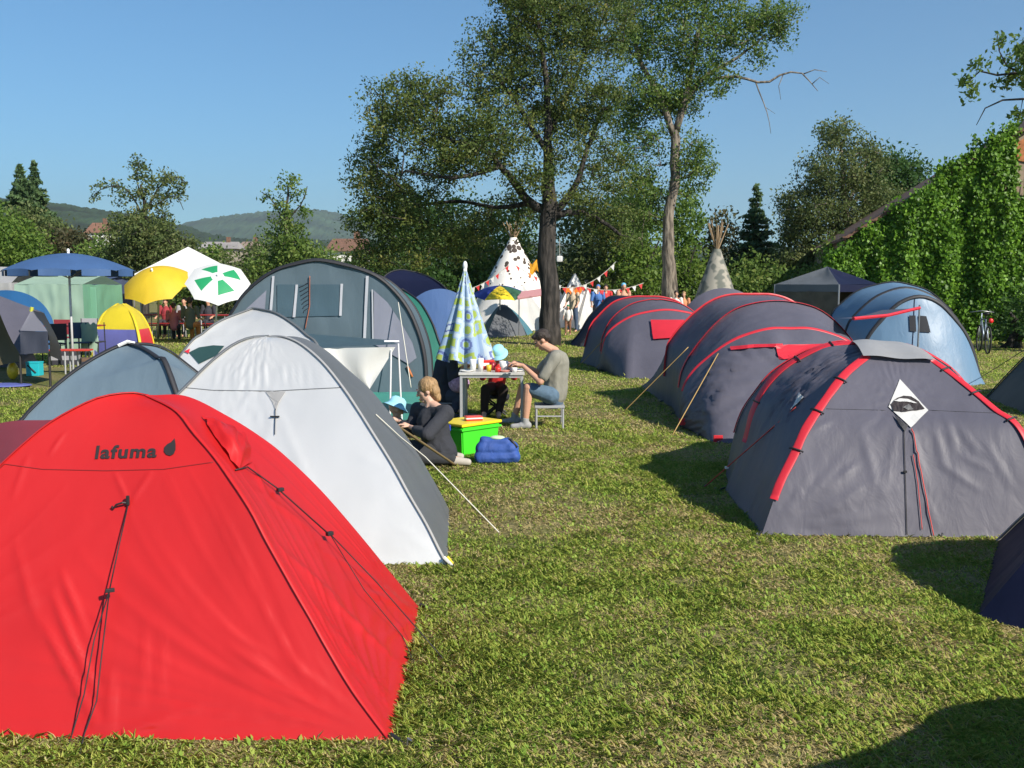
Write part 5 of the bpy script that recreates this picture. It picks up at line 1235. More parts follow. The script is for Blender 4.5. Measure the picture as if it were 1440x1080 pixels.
bl = [
 ('bright green bushy tree at the left edge under the two conifers', 62, [(-10, 340, 45, 50, 2.4, 0, 1.2), (30, 355, 35, 45, 2.2, 0, 1.2), (0, 400, 60, 40, 2.4, 0, 1.2)], LM_FRESH, .24, 31),
 ('olive thicket below the two conifers at the left', 70, [(35, 320, 32, 30, 2, 0, 1), (70, 340, 30, 35, 2, 0, 1), (60, 385, 50, 40, 2.4, 0, 1.1)], LM_OLIVE, .26, 32),
 ('brownish bushy tree with reddish leaves above the blue parasol', 66, [(105, 355, 38, 32, 2.4, 0, 1.1), (120, 385, 50, 35, 2.4, 0, 1.1), (90, 335, 22, 15, 1.5, 0, .9)], leafmat('leaves_rusty', (.04, .06, .02), (.10, .09, .04), (.20, .12, .07)), .24, 33),
 ('dark bush between the blue and yellow parasols', 60, [(145, 370, 30, 35, 2.2, 0, 1.2), (130, 410, 40, 30, 2, 0, 1.1)], LM_MID, .22, 34),
 ('low rounded bush right of the green and white parasol', 57, [(285, 385, 40, 30, 2.2, 0, 1.2), (270, 415, 50, 30, 2.2, 0, 1.1), (300, 360, 18, 12, 1.2, 0, 1)], LM_MID, .22, 35),
 ('sunlit bush left of the family tent roof', 54, [(340, 385, 42, 27, 2.2, 0, 1.2), (345, 415, 50, 30, 2.2, 0, 1.1), (365, 355, 22, 14, 1.3, 0, 1)], LM_OLIVE, .2, 36),
 ('dark bush behind the top of the family tent', 56, [(450, 375, 36, 26, 2, 0, 1.2), (470, 405, 50, 35, 2.2, 0, 1.1)], LM_MID, .2, 37),
 ('deep shaded tree below the left end of the big crown', 40, [(525, 385, 38, 32, 2, 0, 1.1), (535, 425, 45, 30, 2, 0, 1.1), (500, 410, 30, 30, 1.6, 0, 1)], LM_DEEP, .17, 38),
 ('dark green tree under the left half of the big crown', 44, [(585, 330, 55, 55, 2.6, 0, 1.1), (590, 400, 60, 45, 2.6, 0, 1.2)], LM_DEEP, .19, 39),
 ('mid green tree behind the folded parasol', 46, [(650, 340, 55, 62, 2.6, 0, 1.1), (655, 405, 60, 45, 2.6, 0, 1.2)], LM_MID, .19, 40),
 ('green tree behind the spotted tipi', 47, [(718, 330, 48, 50, 2.4, 0, 1.1), (725, 400, 60, 50, 2.6, 0, 1.2)], LM_MID, .19, 41),
 ('leafy tree between the dark and pale trunks, left one', 45, [(825, 335, 48, 60, 2.4, 0, 1.2), (820, 400, 60, 48, 2.6, 0, 1.3)], LM_OLIVE, .19, 42),
 ('fresh green tree between the dark and pale trunks, right one', 44, [(888, 310, 42, 60, 2.4, 0, 1.2), (893, 385, 52, 50, 2.6, 0, 1.3)], LM_FRESH, .19, 43),
 ('fresh green tree right behind the pale trunk', 46, [(958, 310, 28, 50, 2, 0, 1.2), (962, 385, 45, 50, 2.4, 0, 1.2)], LM_FRESH, .19, 44),
 ('brown-green twiggy tree above the grey tipi', 50, [(1012, 330, 30, 32, 2, 0, .8), (1015, 395, 48, 42, 2.4, 0, 1.2)], leafmat('leaves_brown_green', (.05, .07, .02), (.13, .12, .045), (.20, .15, .08)), .2, 45),
 ('dense green shrub between the spruce and the gazebo', 42, [(1062, 405, 50, 45, 2.4, 0, 1.3), (1100, 420, 40, 35, 2, 0, 1.2)], LM_MID, .18, 46),
 ('dense shrub between the gazebo and the ivy wall', 36, [(1205, 385, 42, 48, 2, -.3, 1.3), (1160, 410, 50, 38, 2, 0, 1.2), (1180, 365, 30, 30, 1.6, 0, 1.1)], LM_MID, .16, 47),
 ('dark shaded shrub at the foot of the ivy wall', 26.5, [(1428, 452, 34, 30, 1.0, 0, 1.6), (1470, 440, 50, 45, 1.2, 0, 1.5)], LM_DEEP, .12, 48)]
for lb, Y_, lo, lm, lf, sd in bl: bush('bushy_tree' if lf > .13 else 'shrub', lb, Y_, lo, leaf=lf, per=20, csize=lf * 3.2, dens=4.4 if lf > .18 else 5.5, mleaf=lm, seed=sd, cat='tree' if lf > .13 else 'shrub')
tree('walnut_tree', 'tree outside the right edge reaching leafy branches into the top right corner', 24, [(1570, 480, .3), (1565, 300, .24), (1555, 180, .18), (1560, 60, .1)],
     [[(1556, 190, .12), (1500, 150, .08), (1450, 140, .05), (1408, 141, .035), (1392, 148, .025), (1380, 158, .018), (1373, 176, .008)], [(1556, 170, .1), (1490, 110, .06), (1440, 102, .04), (1405, 106, .03), (1378, 100, .018)], [(1440, 104, .03), (1410, 88, .02), (1404, 60, .014), (1402, 45, .008)]],
     [(1428, 108, 22, 26, .8, 0, 1.0), (1405, 62, 7, 14, .35, 0, .9), (1375, 92, 13, 9, .4, 0, .9), (1358, 112, 10, 9, .35, 0, .9), (1368, 128, 10, 8, .35, 0, .7), (1440, 78, 22, 12, .7, 0, 1), (1500, 60, 60, 60, 1.8, 0, .9), (1580, 40, 80, 70, 2, 0, .9), (1436, 160, 6, 10, .3, 0, .7)],
     leaf=.13, per=16, csize=.24, dens=8, mleaf=LM_MID, mbark=BD, seed=51, twig_r=.006)

# ================================================================ people
SKIN = mat('skin', (.55, .30, .20), .55, spec=.35); SKINP = mat('skin_pale', (.62, .38, .28), .55)
def organic(name, shapes, m, parent, voxel=.012, smooth=3, noise_amt=0):
    mb = MB()
    for s in shapes:
        if s[0] == 'c':
            _, a, r0, b, r1 = s; a, b = V(a), V(b); L_ = (b - a)
            if L_.length > 1e-5: mb.tube([a, b], [r0, r1], 10)
            mb.sphere(a, r0 * 1.0, n=10, m=8); mb.sphere(b, r1 * 1.0, n=10, m=8)
        else: mb.sphere(s[1], s[2], M=s[3] if len(s) > 3 else None, n=16, m=12)
    o = mb.build('tmp', m)
    md = o.modifiers.new('r', 'REMESH'); md.mode = 'VOXEL'; md.voxel_size = voxel
    sm = o.modifiers.new('s', 'SMOOTH'); sm.iterations = smooth; sm.factor = .5
    dg = bpy.context.evaluated_depsgraph_get(); me = bpy.data.meshes.new_from_object(o.evaluated_get(dg))
    off = base(parent)
    n = len(me.vertices); c = np.empty(n * 3, np.float32); me.vertices.foreach_get('co', c); c = c.reshape(-1, 3)
    if noise_amt:
        for i in range(n): c[i] += np.array(noise.noise_vector(V(c[i]) * 14)) * noise_amt + np.array(noise.noise_vector(V(c[i]) * 5)) * noise_amt * 1.5
    c -= np.array(off, np.float32); me.vertices.foreach_set('co', c.ravel()); me.update()
    me.polygons.foreach_set('use_smooth', np.ones(len(me.polygons), bool)); me.materials.clear(); me.materials.append(m)
    bpy.data.objects.remove(o); me.name = name
    r = bpy.data.objects.new(name, me); COL.objects.link(r); r.parent = parent
    return r
def head_shapes(c, yaw, pitch, s=1.0, roll=0):
    M = Matrix.Translation(c) @ Matrix.Rotation(yaw, 4, 'Z') @ Matrix.Rotation(pitch, 4, 'X'); Rr = M.to_3x3().to_4x4()
    w = lambda x, y, z: M @ (V((x, y, z)) * s)
    sh = [('e', w(0, -.012, .025), (.074 * s, .093 * s, .092 * s), Rr), ('e', w(0, .030, -.045), (.052 * s, .052 * s, .062 * s), Rr), ('e', w(0, .045, -.01), (.058 * s, .045 * s, .06 * s), Rr),
          ('c', w(0, .088, .012), .009 * s, w(0, .106, -.022), .013 * s), ('c', w(0, .080, -.058), .014 * s, w(0, .082, -.070), .013 * s), ('e', w(0, .066, -.092), (.024 * s, .020 * s, .018 * s), Rr),
          ('e', w(.076, -.005, -.01), (.010 * s, .020 * s, .030 * s), Rr), ('e', w(-.076, -.005, -.01), (.010 * s, .020 * s, .030 * s), Rr)]
    return sh, M
def hand_shapes(wr, d, up, s=1.0, curl=.7, thumb=1):
    d = V(d).normalized(); up = V(up); up = (up - d * up.dot(d)).normalized(); sd = d.cross(up)
    pc = V(wr) + d * .045 * s; sh = [('c', wr, .024 * s, pc + d * .02 * s, .030 * s), ('c', pc + sd * .018 * s, .020 * s, pc - sd * .018 * s + d * .02 * s, .020 * s)]
    for k, (o_, L_) in enumerate(((-.032, .062), (-.011, .074), (.011, .070), (.031, .054))):
        a = pc + d * .04 * s + sd * o_ * s; b = a + (d * math.cos(curl * .5) - up * math.sin(curl * .5)) * L_ * .5 * s; c = b + (d * math.cos(curl * 1.3) - up * math.sin(curl * 1.3)) * L_ * .5 * s
        sh += [('c', a, .0098 * s, b, .0088 * s), ('c', b, .0088 * s, c, .0075 * s)]
    a = pc - d * .015 * s + sd * .03 * thumb * s; b = a + (d * .6 + sd * thumb * .7 - up * .3).normalized() * .035 * s; c = b + (d * .9 + sd * thumb * .2 - up * .3).normalized() * .03 * s
    sh += [('c', a, .012 * s, b, .0105 * s), ('c', b, .0105 * s, c, .009 * s)]
    return sh
def eyes(M, s, parent, hairm):
    for x in (-.03, .03): MB().sphere(M @ (V((x, .082, .014)) * s), .011 * s).build('eye', mat('eye_dark', (.03, .02, .015), .2), parent, True)
    mb = MB()
    for x in (-.03, .03): mb.tube([M @ (V((x - .018, .088, .034)) * s), M @ (V((x, .094, .038)) * s), M @ (V((x + .018, .088, .034)) * s)], .004 * s, 5)
    mb.tube([M @ (V((-.022, .092, -.064)) * s), M @ (V((0, .098, -.063)) * s), M @ (V((.022, .092, -.064)) * s)], .0045 * s, 5)
    mb.build('brows_and_mouth', mat('lip_brown', (.25, .09, .06), .6), parent, True)
C_ = lambda a, r0, b, r1: ('c', a, r0, b, r1)
# ---- man on the stool
Ym = 11.8
root = thing('person', 'man in a grey T-shirt and denim shorts sitting on a stool at the camping table', 'person', (.48, 11.8, 0))
hc = P(762, 478, Ym); nb = P(780, 494, Ym); ch = P(783, 510, Ym); be = P(782, 540, Ym); pe = P(778, 556, Ym)
shN, shF = P(781, 503, 11.60), P(779, 501, 12.0); elN, elF = P(760, 537, 11.52), P(757, 524, 12.08); wrN, wrF = P(735, 514, 11.68), P(730, 511, 12.02)
hiN, hiF = P(774, 556, 11.68), P(774, 555, 11.95); knN, knF = P(743, 545, 11.64), P(735, 546, 12.05); anN, anF = P(739, 586, 11.66), P(724, 584, 12.08)
anN.z = .09; anF.z = .09
hs, HM = head_shapes(hc, R(90), R(-38), .98)
body = hs + [C_(hc + V((.02, 0, -.06)), .052, nb, .060), C_(nb, .06, ch, .13), C_(ch, .125, be, .115), C_(be, .12, pe, .13), C_(nb, .05, shN, .055), C_(nb, .05, shF, .055),
    C_(shN, .055, elN, .040), C_(elN, .040, wrN, .026), C_(shF, .055, elF, .040), C_(elF, .040, wrF, .026), C_(hiN, .085, knN, .058), C_(hiF, .085, knF, .058),
    C_(knN, .056, knN.lerp(anN, .35), .055), C_(knN.lerp(anN, .35), .055, anN, .036), C_(knF, .056, knF.lerp(anF, .35), .055), C_(knF.lerp(anF, .35), .055, anF, .036)]
body += hand_shapes(wrN, (-1, .15, .12), (0, 0, 1), 1, .8, 1) + hand_shapes(wrF, (-1, -.2, .1), (0, 0, 1), 1, .8, -1)
organic('body', body, SKIN, root, .0075, 2); eyes(HM, .98, root, None)
TEE = mat('tee_grey', (.235, .225, .185), .85, noise_scale=9, noise_amt=.12, bump=.5, bump_scale=14, stretch=(1, 1, .4))
organic('shirt', [C_(nb + V((.01, 0, -.02)), .065, ch, .158), C_(ch, .152, be, .148), C_(be, .150, pe + V((.015, 0, .02)), .155), C_(nb + V((0, 0, -.02)), .06, shN, .075), C_(nb + V((0, 0, -.02)), .06, shF, .075), C_(shN, .078, shN.lerp(elN, .78), .066), C_(shF, .078, shF.lerp(elF, .78), .066)], TEE, root, .013, 3, .006)
DEN = mat('denim', (.085, .14, .20), .85, noise_scale=20, noise_amt=.15, bump=.3, bump_scale=20)
organic('shorts', [C_(pe, .14, pe + V((0, 0, -.03)), .14), C_(hiN, .11, hiN.lerp(knN, .82), .078), C_(hiF, .11, hiF.lerp(knF, .82), .078)], DEN, root, .013, 3, .004)
HB = mat('hair_brown', (.035, .024, .018), .6, bump=.8, bump_scale=60)
HR = HM.to_3x3().to_4x4(); organic('hair', [('e', HM @ V((0, -.028, .045)), (.088, .098, .088), HR), ('e', HM @ V((0, -.055, -.005)), (.080, .062, .070), HR), ('e', HM @ V((0, .045, .082)), (.06, .042, .03), HR)], HB, root, .009, 1, .010)
SHOE = mat('grey_shoe', (.30, .30, .30), .7)
for an in (anN, anF): organic('shoe', [C_(an + V((.03, 0, -.045)), .045, an + V((-.05, 0, -.05)), .043), C_(an + V((-.05, 0, -.055)), .04, an + V((-.15, 0, -.06)), .034), C_(an + V((0, 0, -.03)), .045, an + V((0, 0, .03)), .044)], SHOE, root, .009, 2)
# ---- woman
root = thing('person', 'blond woman in a black jumper kneeling on the grass with her back turned', 'person', (-.8, 9.3, 0))
Yw = 9.4; hc = P(600, 549, Yw); nb = P(606, 567, Yw); ch = P(608, 592, Yw); be = P(615, 620, Yw); pe = P(622, 636, 9.35)
sL, sR = P(588, 577, 9.62), P(627, 582, 9.22); eL, eR = P(577, 606, 9.50), P(600, 612, 9.0); wL, wR = P(562, 592, 9.62), P(577, 600, 9.45)
kL, kR = V((pe.x - .42, 9.75, .09)), V((pe.x - .34, 9.2, .09)); aL, aR = V((pe.x + .02, 9.5, .07)), V((pe.x + .10, 9.2, .07))
hs, HM = head_shapes(hc, R(96), R(-18), .95)
body = hs + [C_(hc + V((.01, 0, -.06)), .048, nb, .052), C_(nb, .055, ch, .115), C_(ch, .115, be, .105), C_(be, .11, pe, .135), C_(nb, .045, sL, .05), C_(nb, .045, sR, .05), C_(sL, .05, eL, .037), C_(eL, .036, wL, .023), C_(sR, .05, eR, .037), C_(eR, .036, wR, .023),
    C_(pe, .11, kL, .065), C_(pe, .11, kR, .065), C_(kL, .055, aL, .045), C_(kR, .055, aR, .045), C_(aL, .04, aL + V((.14, 0, -.02)), .03), C_(aR, .04, aR + V((.14, 0, -.02)), .03)]
body += hand_shapes(wL, (-1, .1, .25), (0, 0, 1), .9, .7, 1) + hand_shapes(wR, (-1, .1, .3), (0, 0, 1), .9, .7, -1)
organic('body', body, SKINP, root, .0075, 2); eyes(HM, .95, root, None)
BLK = mat('black_jumper', (.028, .030, .038), .9, bump=.5, bump_scale=16)
organic('jumper', [C_(nb + V((0, 0, -.02)), .062, ch, .150), C_(ch, .150, be, .140), C_(be, .142, pe + V((0, 0, .0)), .150), ('c', sL, .085, sR, .085), C_(sL, .078, eL, .062), C_(eL, .06, eL.lerp(wL, .65), .045), C_(sR, .078, eR, .062), C_(eR, .06, eR.lerp(wR, .65), .045)], BLK, root, .012, 3, .006)
[organic('shoe', [C_(q + V((.02, 0, -.01)), .045, q + V((.15, 0, -.025)), .035)], mat('pale_shoe', (.42, .38, .33), .8), root, .009, 2) for q in (aL, aR)]
organic('trousers', [C_(pe + V((0, 0, -.05)), .15, pe + V((0, 0, -.07)), .14), C_(pe, .13, kL, .082), C_(pe, .13, kR, .082), C_(kL, .075, aL, .055), C_(kR, .075, aR, .055)], mat('charcoal_trousers', (.03, .032, .036), .9), root, .013, 3, .004)
HBL = mat('hair_blond', (.36, .22, .10), .55, noise_scale=40, noise_amt=.35, bump=.9, bump_scale=70, stretch=(1, 1, .25))
HR = HM.to_3x3().to_4x4(); organic('hair', [('e', HM @ V((0, -.025, .040)), (.088, .100, .088), HR), ('e', HM @ V((0, -.065, -.02)), (.080, .060, .085), HR), ('e', HM @ V((0, -.075, -.085)), (.065, .045, .05), HR), ('e', HM @ V((.05, .0, -.03)), (.03, .055, .07), HR)], HBL, root, .009, 1, .007)
MB().tube([wL.lerp(eL, .22) , wL.lerp(eL, .34)], .031, 12).build('wristband', mat('orange_band', (.8, .12, .03), .5), root, True)
0 and organic('belt', [C_(pe + V((-.06, -.11, .04)), .035, pe + V((.07, -.10, .03)), .035)], mat('tan_belt', (.22, .13, .08), .8), root, .012, 2)
HATM = mat('sky_blue_cotton', (.30, .62, .74), .85)
def hat(HM, s, parent):
    mb = MB(); prof = [(.001, .135), (.05, .132), (.083, .105), (.094, .05), (.098, .035), (.135, .005), (.137, .0), (.098, .028)]
    n = 24; vs = [HM @ (V((r * math.cos(2 * math.pi * j / n), r * 1.12 * math.sin(2 * math.pi * j / n) - .01, z + .01)) * s) for r, z in prof for j in range(n)]
    mb.add(vs, [[i * n + j, i * n + (j + 1) % n, (i + 1) * n + (j + 1) % n, (i + 1) * n + j] for i in range(len(prof) - 1) for j in range(n)]); return mb.build('sun_hat', HATM, parent, True)
# ---- toddler
root = thing('person', 'toddler in a pale blue sun hat sitting in front of the kneeling woman', 'person', (-1.1, 9.85, 0)); hc = P(557, 575, 9.8)
hs, HM = head_shapes(hc, R(-60), R(-25), .82); g0 = V((hc.x - .02, 9.85, 0)); pe = g0 + V((0, 0, .10)); ch = g0 + V((0, 0, .30)); nb = V((hc.x, 9.82, hc.z - .10))
body = hs + [C_(hc + V((0, 0, -.04)), .035, nb, .038), C_(nb, .04, ch, .085), C_(ch, .085, pe, .09), C_(pe, .06, pe + V((.18, -.12, -.02)), .042), C_(pe + V((.18, -.12, -.02)), .04, pe + V((.33, -.16, -.06)), .03), C_(pe, .06, pe + V((.05, -.22, -.02)), .042), C_(pe + V((.05, -.22, -.02)), .04, pe + V((.12, -.36, -.06)), .03),
    C_(nb + V((.07, 0, -.05)), .035, nb + V((.14, -.08, -.16)), .026), C_(nb + V((-.07, 0, -.05)), .035, nb + V((-.10, -.10, -.16)), .026)]
body += hand_shapes(nb + V((.14, -.08, -.16)), (.4, -1, .1), (0, 0, 1), .6, .7, 1) + hand_shapes(nb + V((-.10, -.10, -.16)), (.3, -1, .1), (0, 0, 1), .6, .7, -1)
organic('body', body, SKINP, root, .008, 2); eyes(HM, .82, root, None); hat(HM, .86, root)
organic('romper', [C_(nb + V((0, 0, -.03)), .05, ch, .10), C_(ch, .10, pe, .105), C_(pe, .075, pe + V((.17, -.11, -.02)), .055), C_(pe, .075, pe + V((.05, -.2, -.02)), .055)], mat('dusk_blue_cotton', (.06, .08, .12), .9), root, .012, 2)
# ---- child behind the table
root = thing('person', 'child in a pale blue hat and red top seated behind the camping table', 'person', (-.15, 12.8, 0)); Yc = 12.75; hc = P(701, 499, Yc)
hs, HM = head_shapes(hc, R(170), R(-35), .88); nb = hc + V((0, .03, -.11)); ch = nb + V((0, .05, -.12)); pe = P(697, 545, 12.9); k1, k2 = P(683, 548, 12.55), P(708, 548, 12.6); a1, a2_ = V((k1.x - .02, 12.55, .08)), V((k2.x - .06, 12.6, .08))
s1_, s2_ = nb + V((-.12, .02, -.04)), nb + V((.12, .02, -.04)); e1_, e2_ = s1_ + V((-.08, -.12, -.13)), s2_ + V((.08, -.12, -.13)); w1, w2 = V((e1_.x + .04, 12.42, .70)), V((e2_.x - .04, 12.42, .70))
body = hs + [C_(hc + V((0, 0, -.05)), .04, nb, .045), C_(nb, .045, ch, .09), C_(ch, .09, pe, .10), C_(s1_, .04, e1_, .032), C_(e1_, .032, w1, .022), C_(s2_, .04, e2_, .032), C_(e2_, .032, w2, .022), C_(pe, .08, k1, .05), C_(pe, .08, k2, .05), C_(k1, .05, a1, .035), C_(k2, .05, a2_, .035), C_(a1, .035, a1 + V((0, -.1, -.04)), .03), C_(a2_, .035, a2_ + V((0, -.1, -.04)), .03)]
body += hand_shapes(w1, (.3, -1, 0), (0, 0, 1), .75, .6, 1) + hand_shapes(w2, (-.3, -1, 0), (0, 0, 1), .75, .6, -1)
organic('body', body, SKINP, root, .009, 2); eyes(HM, .88, root, None); hat(HM, .90, root)
organic('top', [C_(nb + V((0, 0, -.02)), .05, ch, .115), C_(ch, .115, pe, .12), C_(s1_, .06, e1_, .048), C_(e1_, .045, e1_.lerp(w1, .5), .038), C_(s2_, .06, e2_, .048), C_(e2_, .045, e2_.lerp(w2, .5), .038)], REDC, root, .012, 2, .003)
organic('trousers', [C_(pe, .12, pe, .12), C_(pe, .10, k1, .068), C_(pe, .10, k2, .068), C_(k1, .066, a1, .05), C_(k2, .066, a2_, .05)], mat('dark_brown_trousers', (.025, .016, .014), .9), root, .013, 2, .004)
# ---- person in dark jacket behind the folded parasol
root = thing('person', 'person in a dark jacket half hidden by the folded parasol, left end of the table', 'person', (-.75, 13.0, 0)); Yd = 13.1
hc = P(641, 483, Yd); nb = P(634, 500, Yd); ch = P(627, 515, Yd); be = P(622, 540, Yd); pe = P(624, 556, Yd); s1_, s2_ = P(636, 512, 12.92), P(622, 508, 13.3); e1_, e2_ = P(637, 533, 12.85), P(634, 530, 13.3); w1, w2 = P(651, 516, 12.75), P(655, 522, 13.1)
k1, k2 = P(650, 556, 12.95), P(648, 556, 13.25); a1, a2_ = V((k1.x - .1, 12.95, .08)), V((k2.x - .1, 13.25, .08))
hs, HM = head_shapes(hc, R(-80), R(-25), .97)
body = hs + [C_(hc + V((0, 0, -.06)), .05, nb, .055), C_(nb, .06, ch, .12), C_(ch, .12, be, .115), C_(be, .115, pe, .13), C_(s1_, .05, e1_, .038), C_(e1_, .038, w1, .025), C_(s2_, .05, e2_, .038), C_(e2_, .038, w2, .025), C_(pe, .10, k1, .06), C_(pe, .10, k2, .06), C_(k1, .055, a1, .04), C_(k2, .055, a2_, .04), C_(a1, .04, a1 + V((.12, 0, -.04)), .032), C_(a2_, .04, a2_ + V((.12, 0, -.04)), .032)]
body += hand_shapes(w1, (1, 0, .2), (0, 0, 1), .95, .7, 1) + hand_shapes(w2, (1, 0, .1), (0, 0, 1), .95, .7, -1)
organic('body', body, SKIN, root, .009, 2); eyes(HM, .97, root, None)
organic('jacket', [C_(nb, .075, ch, .155), C_(ch, .155, be, .15), C_(be, .15, pe, .16), C_(s1_, .085, e1_, .065), C_(e1_, .062, e1_.lerp(w1, .75), .045), C_(s2_, .085, e2_, .065), C_(e2_, .062, e2_.lerp(w2, .75), .045)], mat('navy_jacket', (.03, .035, .055), .8, bump=.5, bump_scale=12), root, .013, 3, .007)
organic('trousers', [C_(pe, .14, k1, .08), C_(pe, .14, k2, .08), C_(k1, .075, a1, .06), C_(k2, .075, a2_, .06)], mat('slate_trousers', (.06, .07, .11), .9), root, .013, 3, .005)
HR = HM.to_3x3().to_4x4(); organic('hair', [('e', HM @ V((0, -.028, .045)), (.088, .098, .088), HR), ('e', HM @ V((0, -.055, -.005)), (.080, .062, .070), HR)], HB, root, .011, 1, .006)

def simple_person(label, px, Y, h, shirt, trous, hair, yaw=0, sit=False, x=None):
    x = P(px, 400, Y).x if x is None else x; root = thing('person', label, 'person', (x, Y, 0)); s = h / 1.75
    f = V((-math.sin(yaw), math.cos(yaw), 0)); sd = V((math.cos(yaw), math.sin(yaw), 0)); o_ = V((x, Y, 0)); z = lambda v: V((0, 0, v * s))
    hipz = .92 if not sit else .5; dz = hipz - .92
    pe = o_ + z(hipz); ch = o_ + z(1.25 + dz); nb = o_ + z(1.46 + dz); hc = o_ + z(1.60 + dz) + f * .02
    hs, HM = head_shapes(hc, yaw, R(-12), s); body = hs + [C_(hc, .05 * s, nb, .055 * s), C_(nb, .06 * s, ch, .125 * s), C_(ch, .125 * s, pe, .13 * s)]; sh = [C_(nb + z(-.03), .07 * s, ch, .15 * s), C_(ch, .15 * s, pe, .15 * s)]; tr = [C_(pe, .14 * s, pe, .14 * s)]; shoes = []
    for k in (-1, 1):
        S = nb + sd * k * .19 * s + z(-.05); E = S + z(-.27) + sd * k * .05 * s + f * .03 * s; W_ = E + z(-.18 if not sit else -.05) + f * (.14 if not sit else .22) * s
        body += [C_(S, .05 * s, E, .038 * s), C_(E, .036 * s, W_, .025 * s)] + hand_shapes(W_, f - z(.3), (0, 0, 1), s, .6, k); sh += [C_(S, .07 * s, E, .055 * s)]
        H_ = pe + sd * k * .09 * s
        if sit: K = H_ + f * .42 * s; A_k = V((K.x, K.y, .08)) 
        else: K = o_ + sd * k * .11 * s + z(.50) + f * .03 * k; A_k = o_ + sd * k * .12 * s + V((0, 0, .08)) + f * .06 * k
        body += [C_(H_, .085 * s, K, .058 * s), C_(K, .055 * s, A_k, .038 * s), C_(A_k, .038 * s, A_k + f * .13 * s - V((0, 0, .04)), .032 * s)]; tr += [C_(H_, .105 * s, K, .08 * s), C_(K, .07 * s, A_k, .055 * s)]
    organic('body', body, SKIN, root, .016, 1); organic('shirt', sh, shirt, root, .02, 2, .005); organic('trousers', tr, trous, root, .02, 2, .005)
    HR = HM.to_3x3().to_4x4(); organic('hair', [('e', HM @ (V((0, -.028, .045)) * s), (.088 * s, .098 * s, .088 * s), HR), ('e', HM @ (V((0, -.055, -.005)) * s), (.080 * s, .062 * s, .070 * s), HR)], hair, root, .018, 1, .004)
    return root
cm = lambda n, c: mat('cloth_' + n, c, .85)
DK = cm('dark', (.03, .03, .04)); WH = cm('white', (.65, .63, .6)); PKc = cm('pink', (.42, .14, .17)); OR_ = cm('orange', (.5, .18, .04)); GRc = cm('khaki', (.10, .11, .08)); RDc = cm('crimson', (.28, .03, .04)); BLc = cm('blue', (.06, .16, .42)); LGc = cm('grey', (.3, .3, .32)); JEAN = cm('jeans', (.05, .08, .14))
simple_person('person in a pink top seated on a bench under the yellow parasol', 243, 30.0, 1.55, PKc, DK, HB, yaw=R(10), sit=True)
simple_person('broad-backed person in a dark olive shirt and orange trousers, seated between two parasols', 266, 29.7, 1.78, GRc, OR_, HB, yaw=R(0), sit=True)
simple_person('person in a dark red top facing the camera beside the yellow parasol pole', 232, 32.6, 1.7, RDc, DK, HB, yaw=R(180), sit=True)
simple_person('person in a grey top on the far side of the beer table', 258, 32.7, 1.7, LGc, DK, HB, yaw=R(180), sit=True)
simple_person('person in dark clothes at the beer table under the green and white parasol', 292, 32.4, 1.72, DK, DK, HB, yaw=R(170), sit=True)
simple_person('person in a pale shirt right of the dark trunk, far back', 806, 35.5, 1.70, cm('sand', (.5, .4, .28)), JEAN, HB, yaw=R(150))
simple_person('child in a white shirt and green cap near the foot of the dark trunk', 799, 33.0, 1.05, WH, cm('brown', (.2, .1, .06)), cm('green_cap', (.05, .22, .10)), yaw=R(170))
simple_person('person in a white shirt, head just above the third slate tent', 951, 33, 1.52, WH, DK, HB, yaw=R(180))
simple_person('person in an orange top next to the one in white behind the third slate tent', 962, 34.5, 1.48, cm('apricot', (.6, .25, .12)), DK, HBL, yaw=R(160))
simple_person('person with a bright blue hat behind the navy tent, left', 841, 36, 1.72, BLc, DK, BLc, yaw=R(180))
simple_person('person with a light blue cap behind the navy tent, right', 877, 35.5, 1.78, cm('salmon', (.55, .3, .2)), DK, cm('light_blue_cap', (.15, .45, .7)), yaw=R(190))
simple_person('person in red standing behind the navy tent between two blue hats', 852, 37.5, 1.72, REDC, DK, HB, yaw=R(180))
simple_person('person in teal trousers standing between the family tent and the folded parasol', 604, 19.0, 1.0, cm('khaki_light', (.3, .25, .12)), cm('teal_cloth', (.08, .3, .3)), HB, yaw=R(160))

# ================================================================ camp furniture
GMT = mat('grey_metal', (.42, .42, .43), .45, metal=.3); TAB = mat('table_laminate', (.50, .49, .46), .5, noise_scale=12, noise_amt=.1)
root = thing('camping_table', 'light grey folding camping table laid for breakfast', 'table', (-.24, 12.15, 0))
xl, xr, yn, yf = -.64, .15, 11.85, 12.48; MB().box(((xl + xr) / 2, (yn + yf) / 2, .635), (xr - xl, yf - yn, .03), bev=.006).build('tabletop', TAB, root)
MB().box(((xl + xr) / 2, yn + .03, .605), (xr - xl - .03, .025, .035)).box(((xl + xr) / 2, yf - .03, .605), (xr - xl - .03, .025, .035)).box((xl + .028, (yn + yf) / 2, .604), (.022, yf - yn - .03, .03)).box((xr - .028, (yn + yf) / 2, .604), (.022, yf - yn - .03, .03)).build('frame', GMT, root)
for x, y in ((xl + .03, yn + .03), (xr - .03, yn + .03), (xl + .03, yf - .03), (xr - .03, yf - .03)): MB().box((x, y, .30), (.032, .032, .60), bev=.004).build('leg', GMT, root)
for x in (xl + .03, xr - .03): MB().box((x, (yn + yf) / 2, .02), (.04, yf - yn + .08, .03), bev=.004).build('foot_bar', GMT, root)
def cup(label, x, y, r, h, m, z0=.65, name='cup', cat='cup'):
    o = MB().lathe((x, y, z0), [(0, .004), (r * .8, .0), (r, h), (r * .9, h), (r * .72, .008), (0, .008)], 14).build(name, m, None, True, world=False); return tag(o, label, cat, group=None)
CW = mat('white_plastic', (.78, .77, .74), .4); CR = mat('red_plastic', (.62, .03, .02), .35); CYEL = mat('yellow_plastic', (.75, .5, .03), .35)
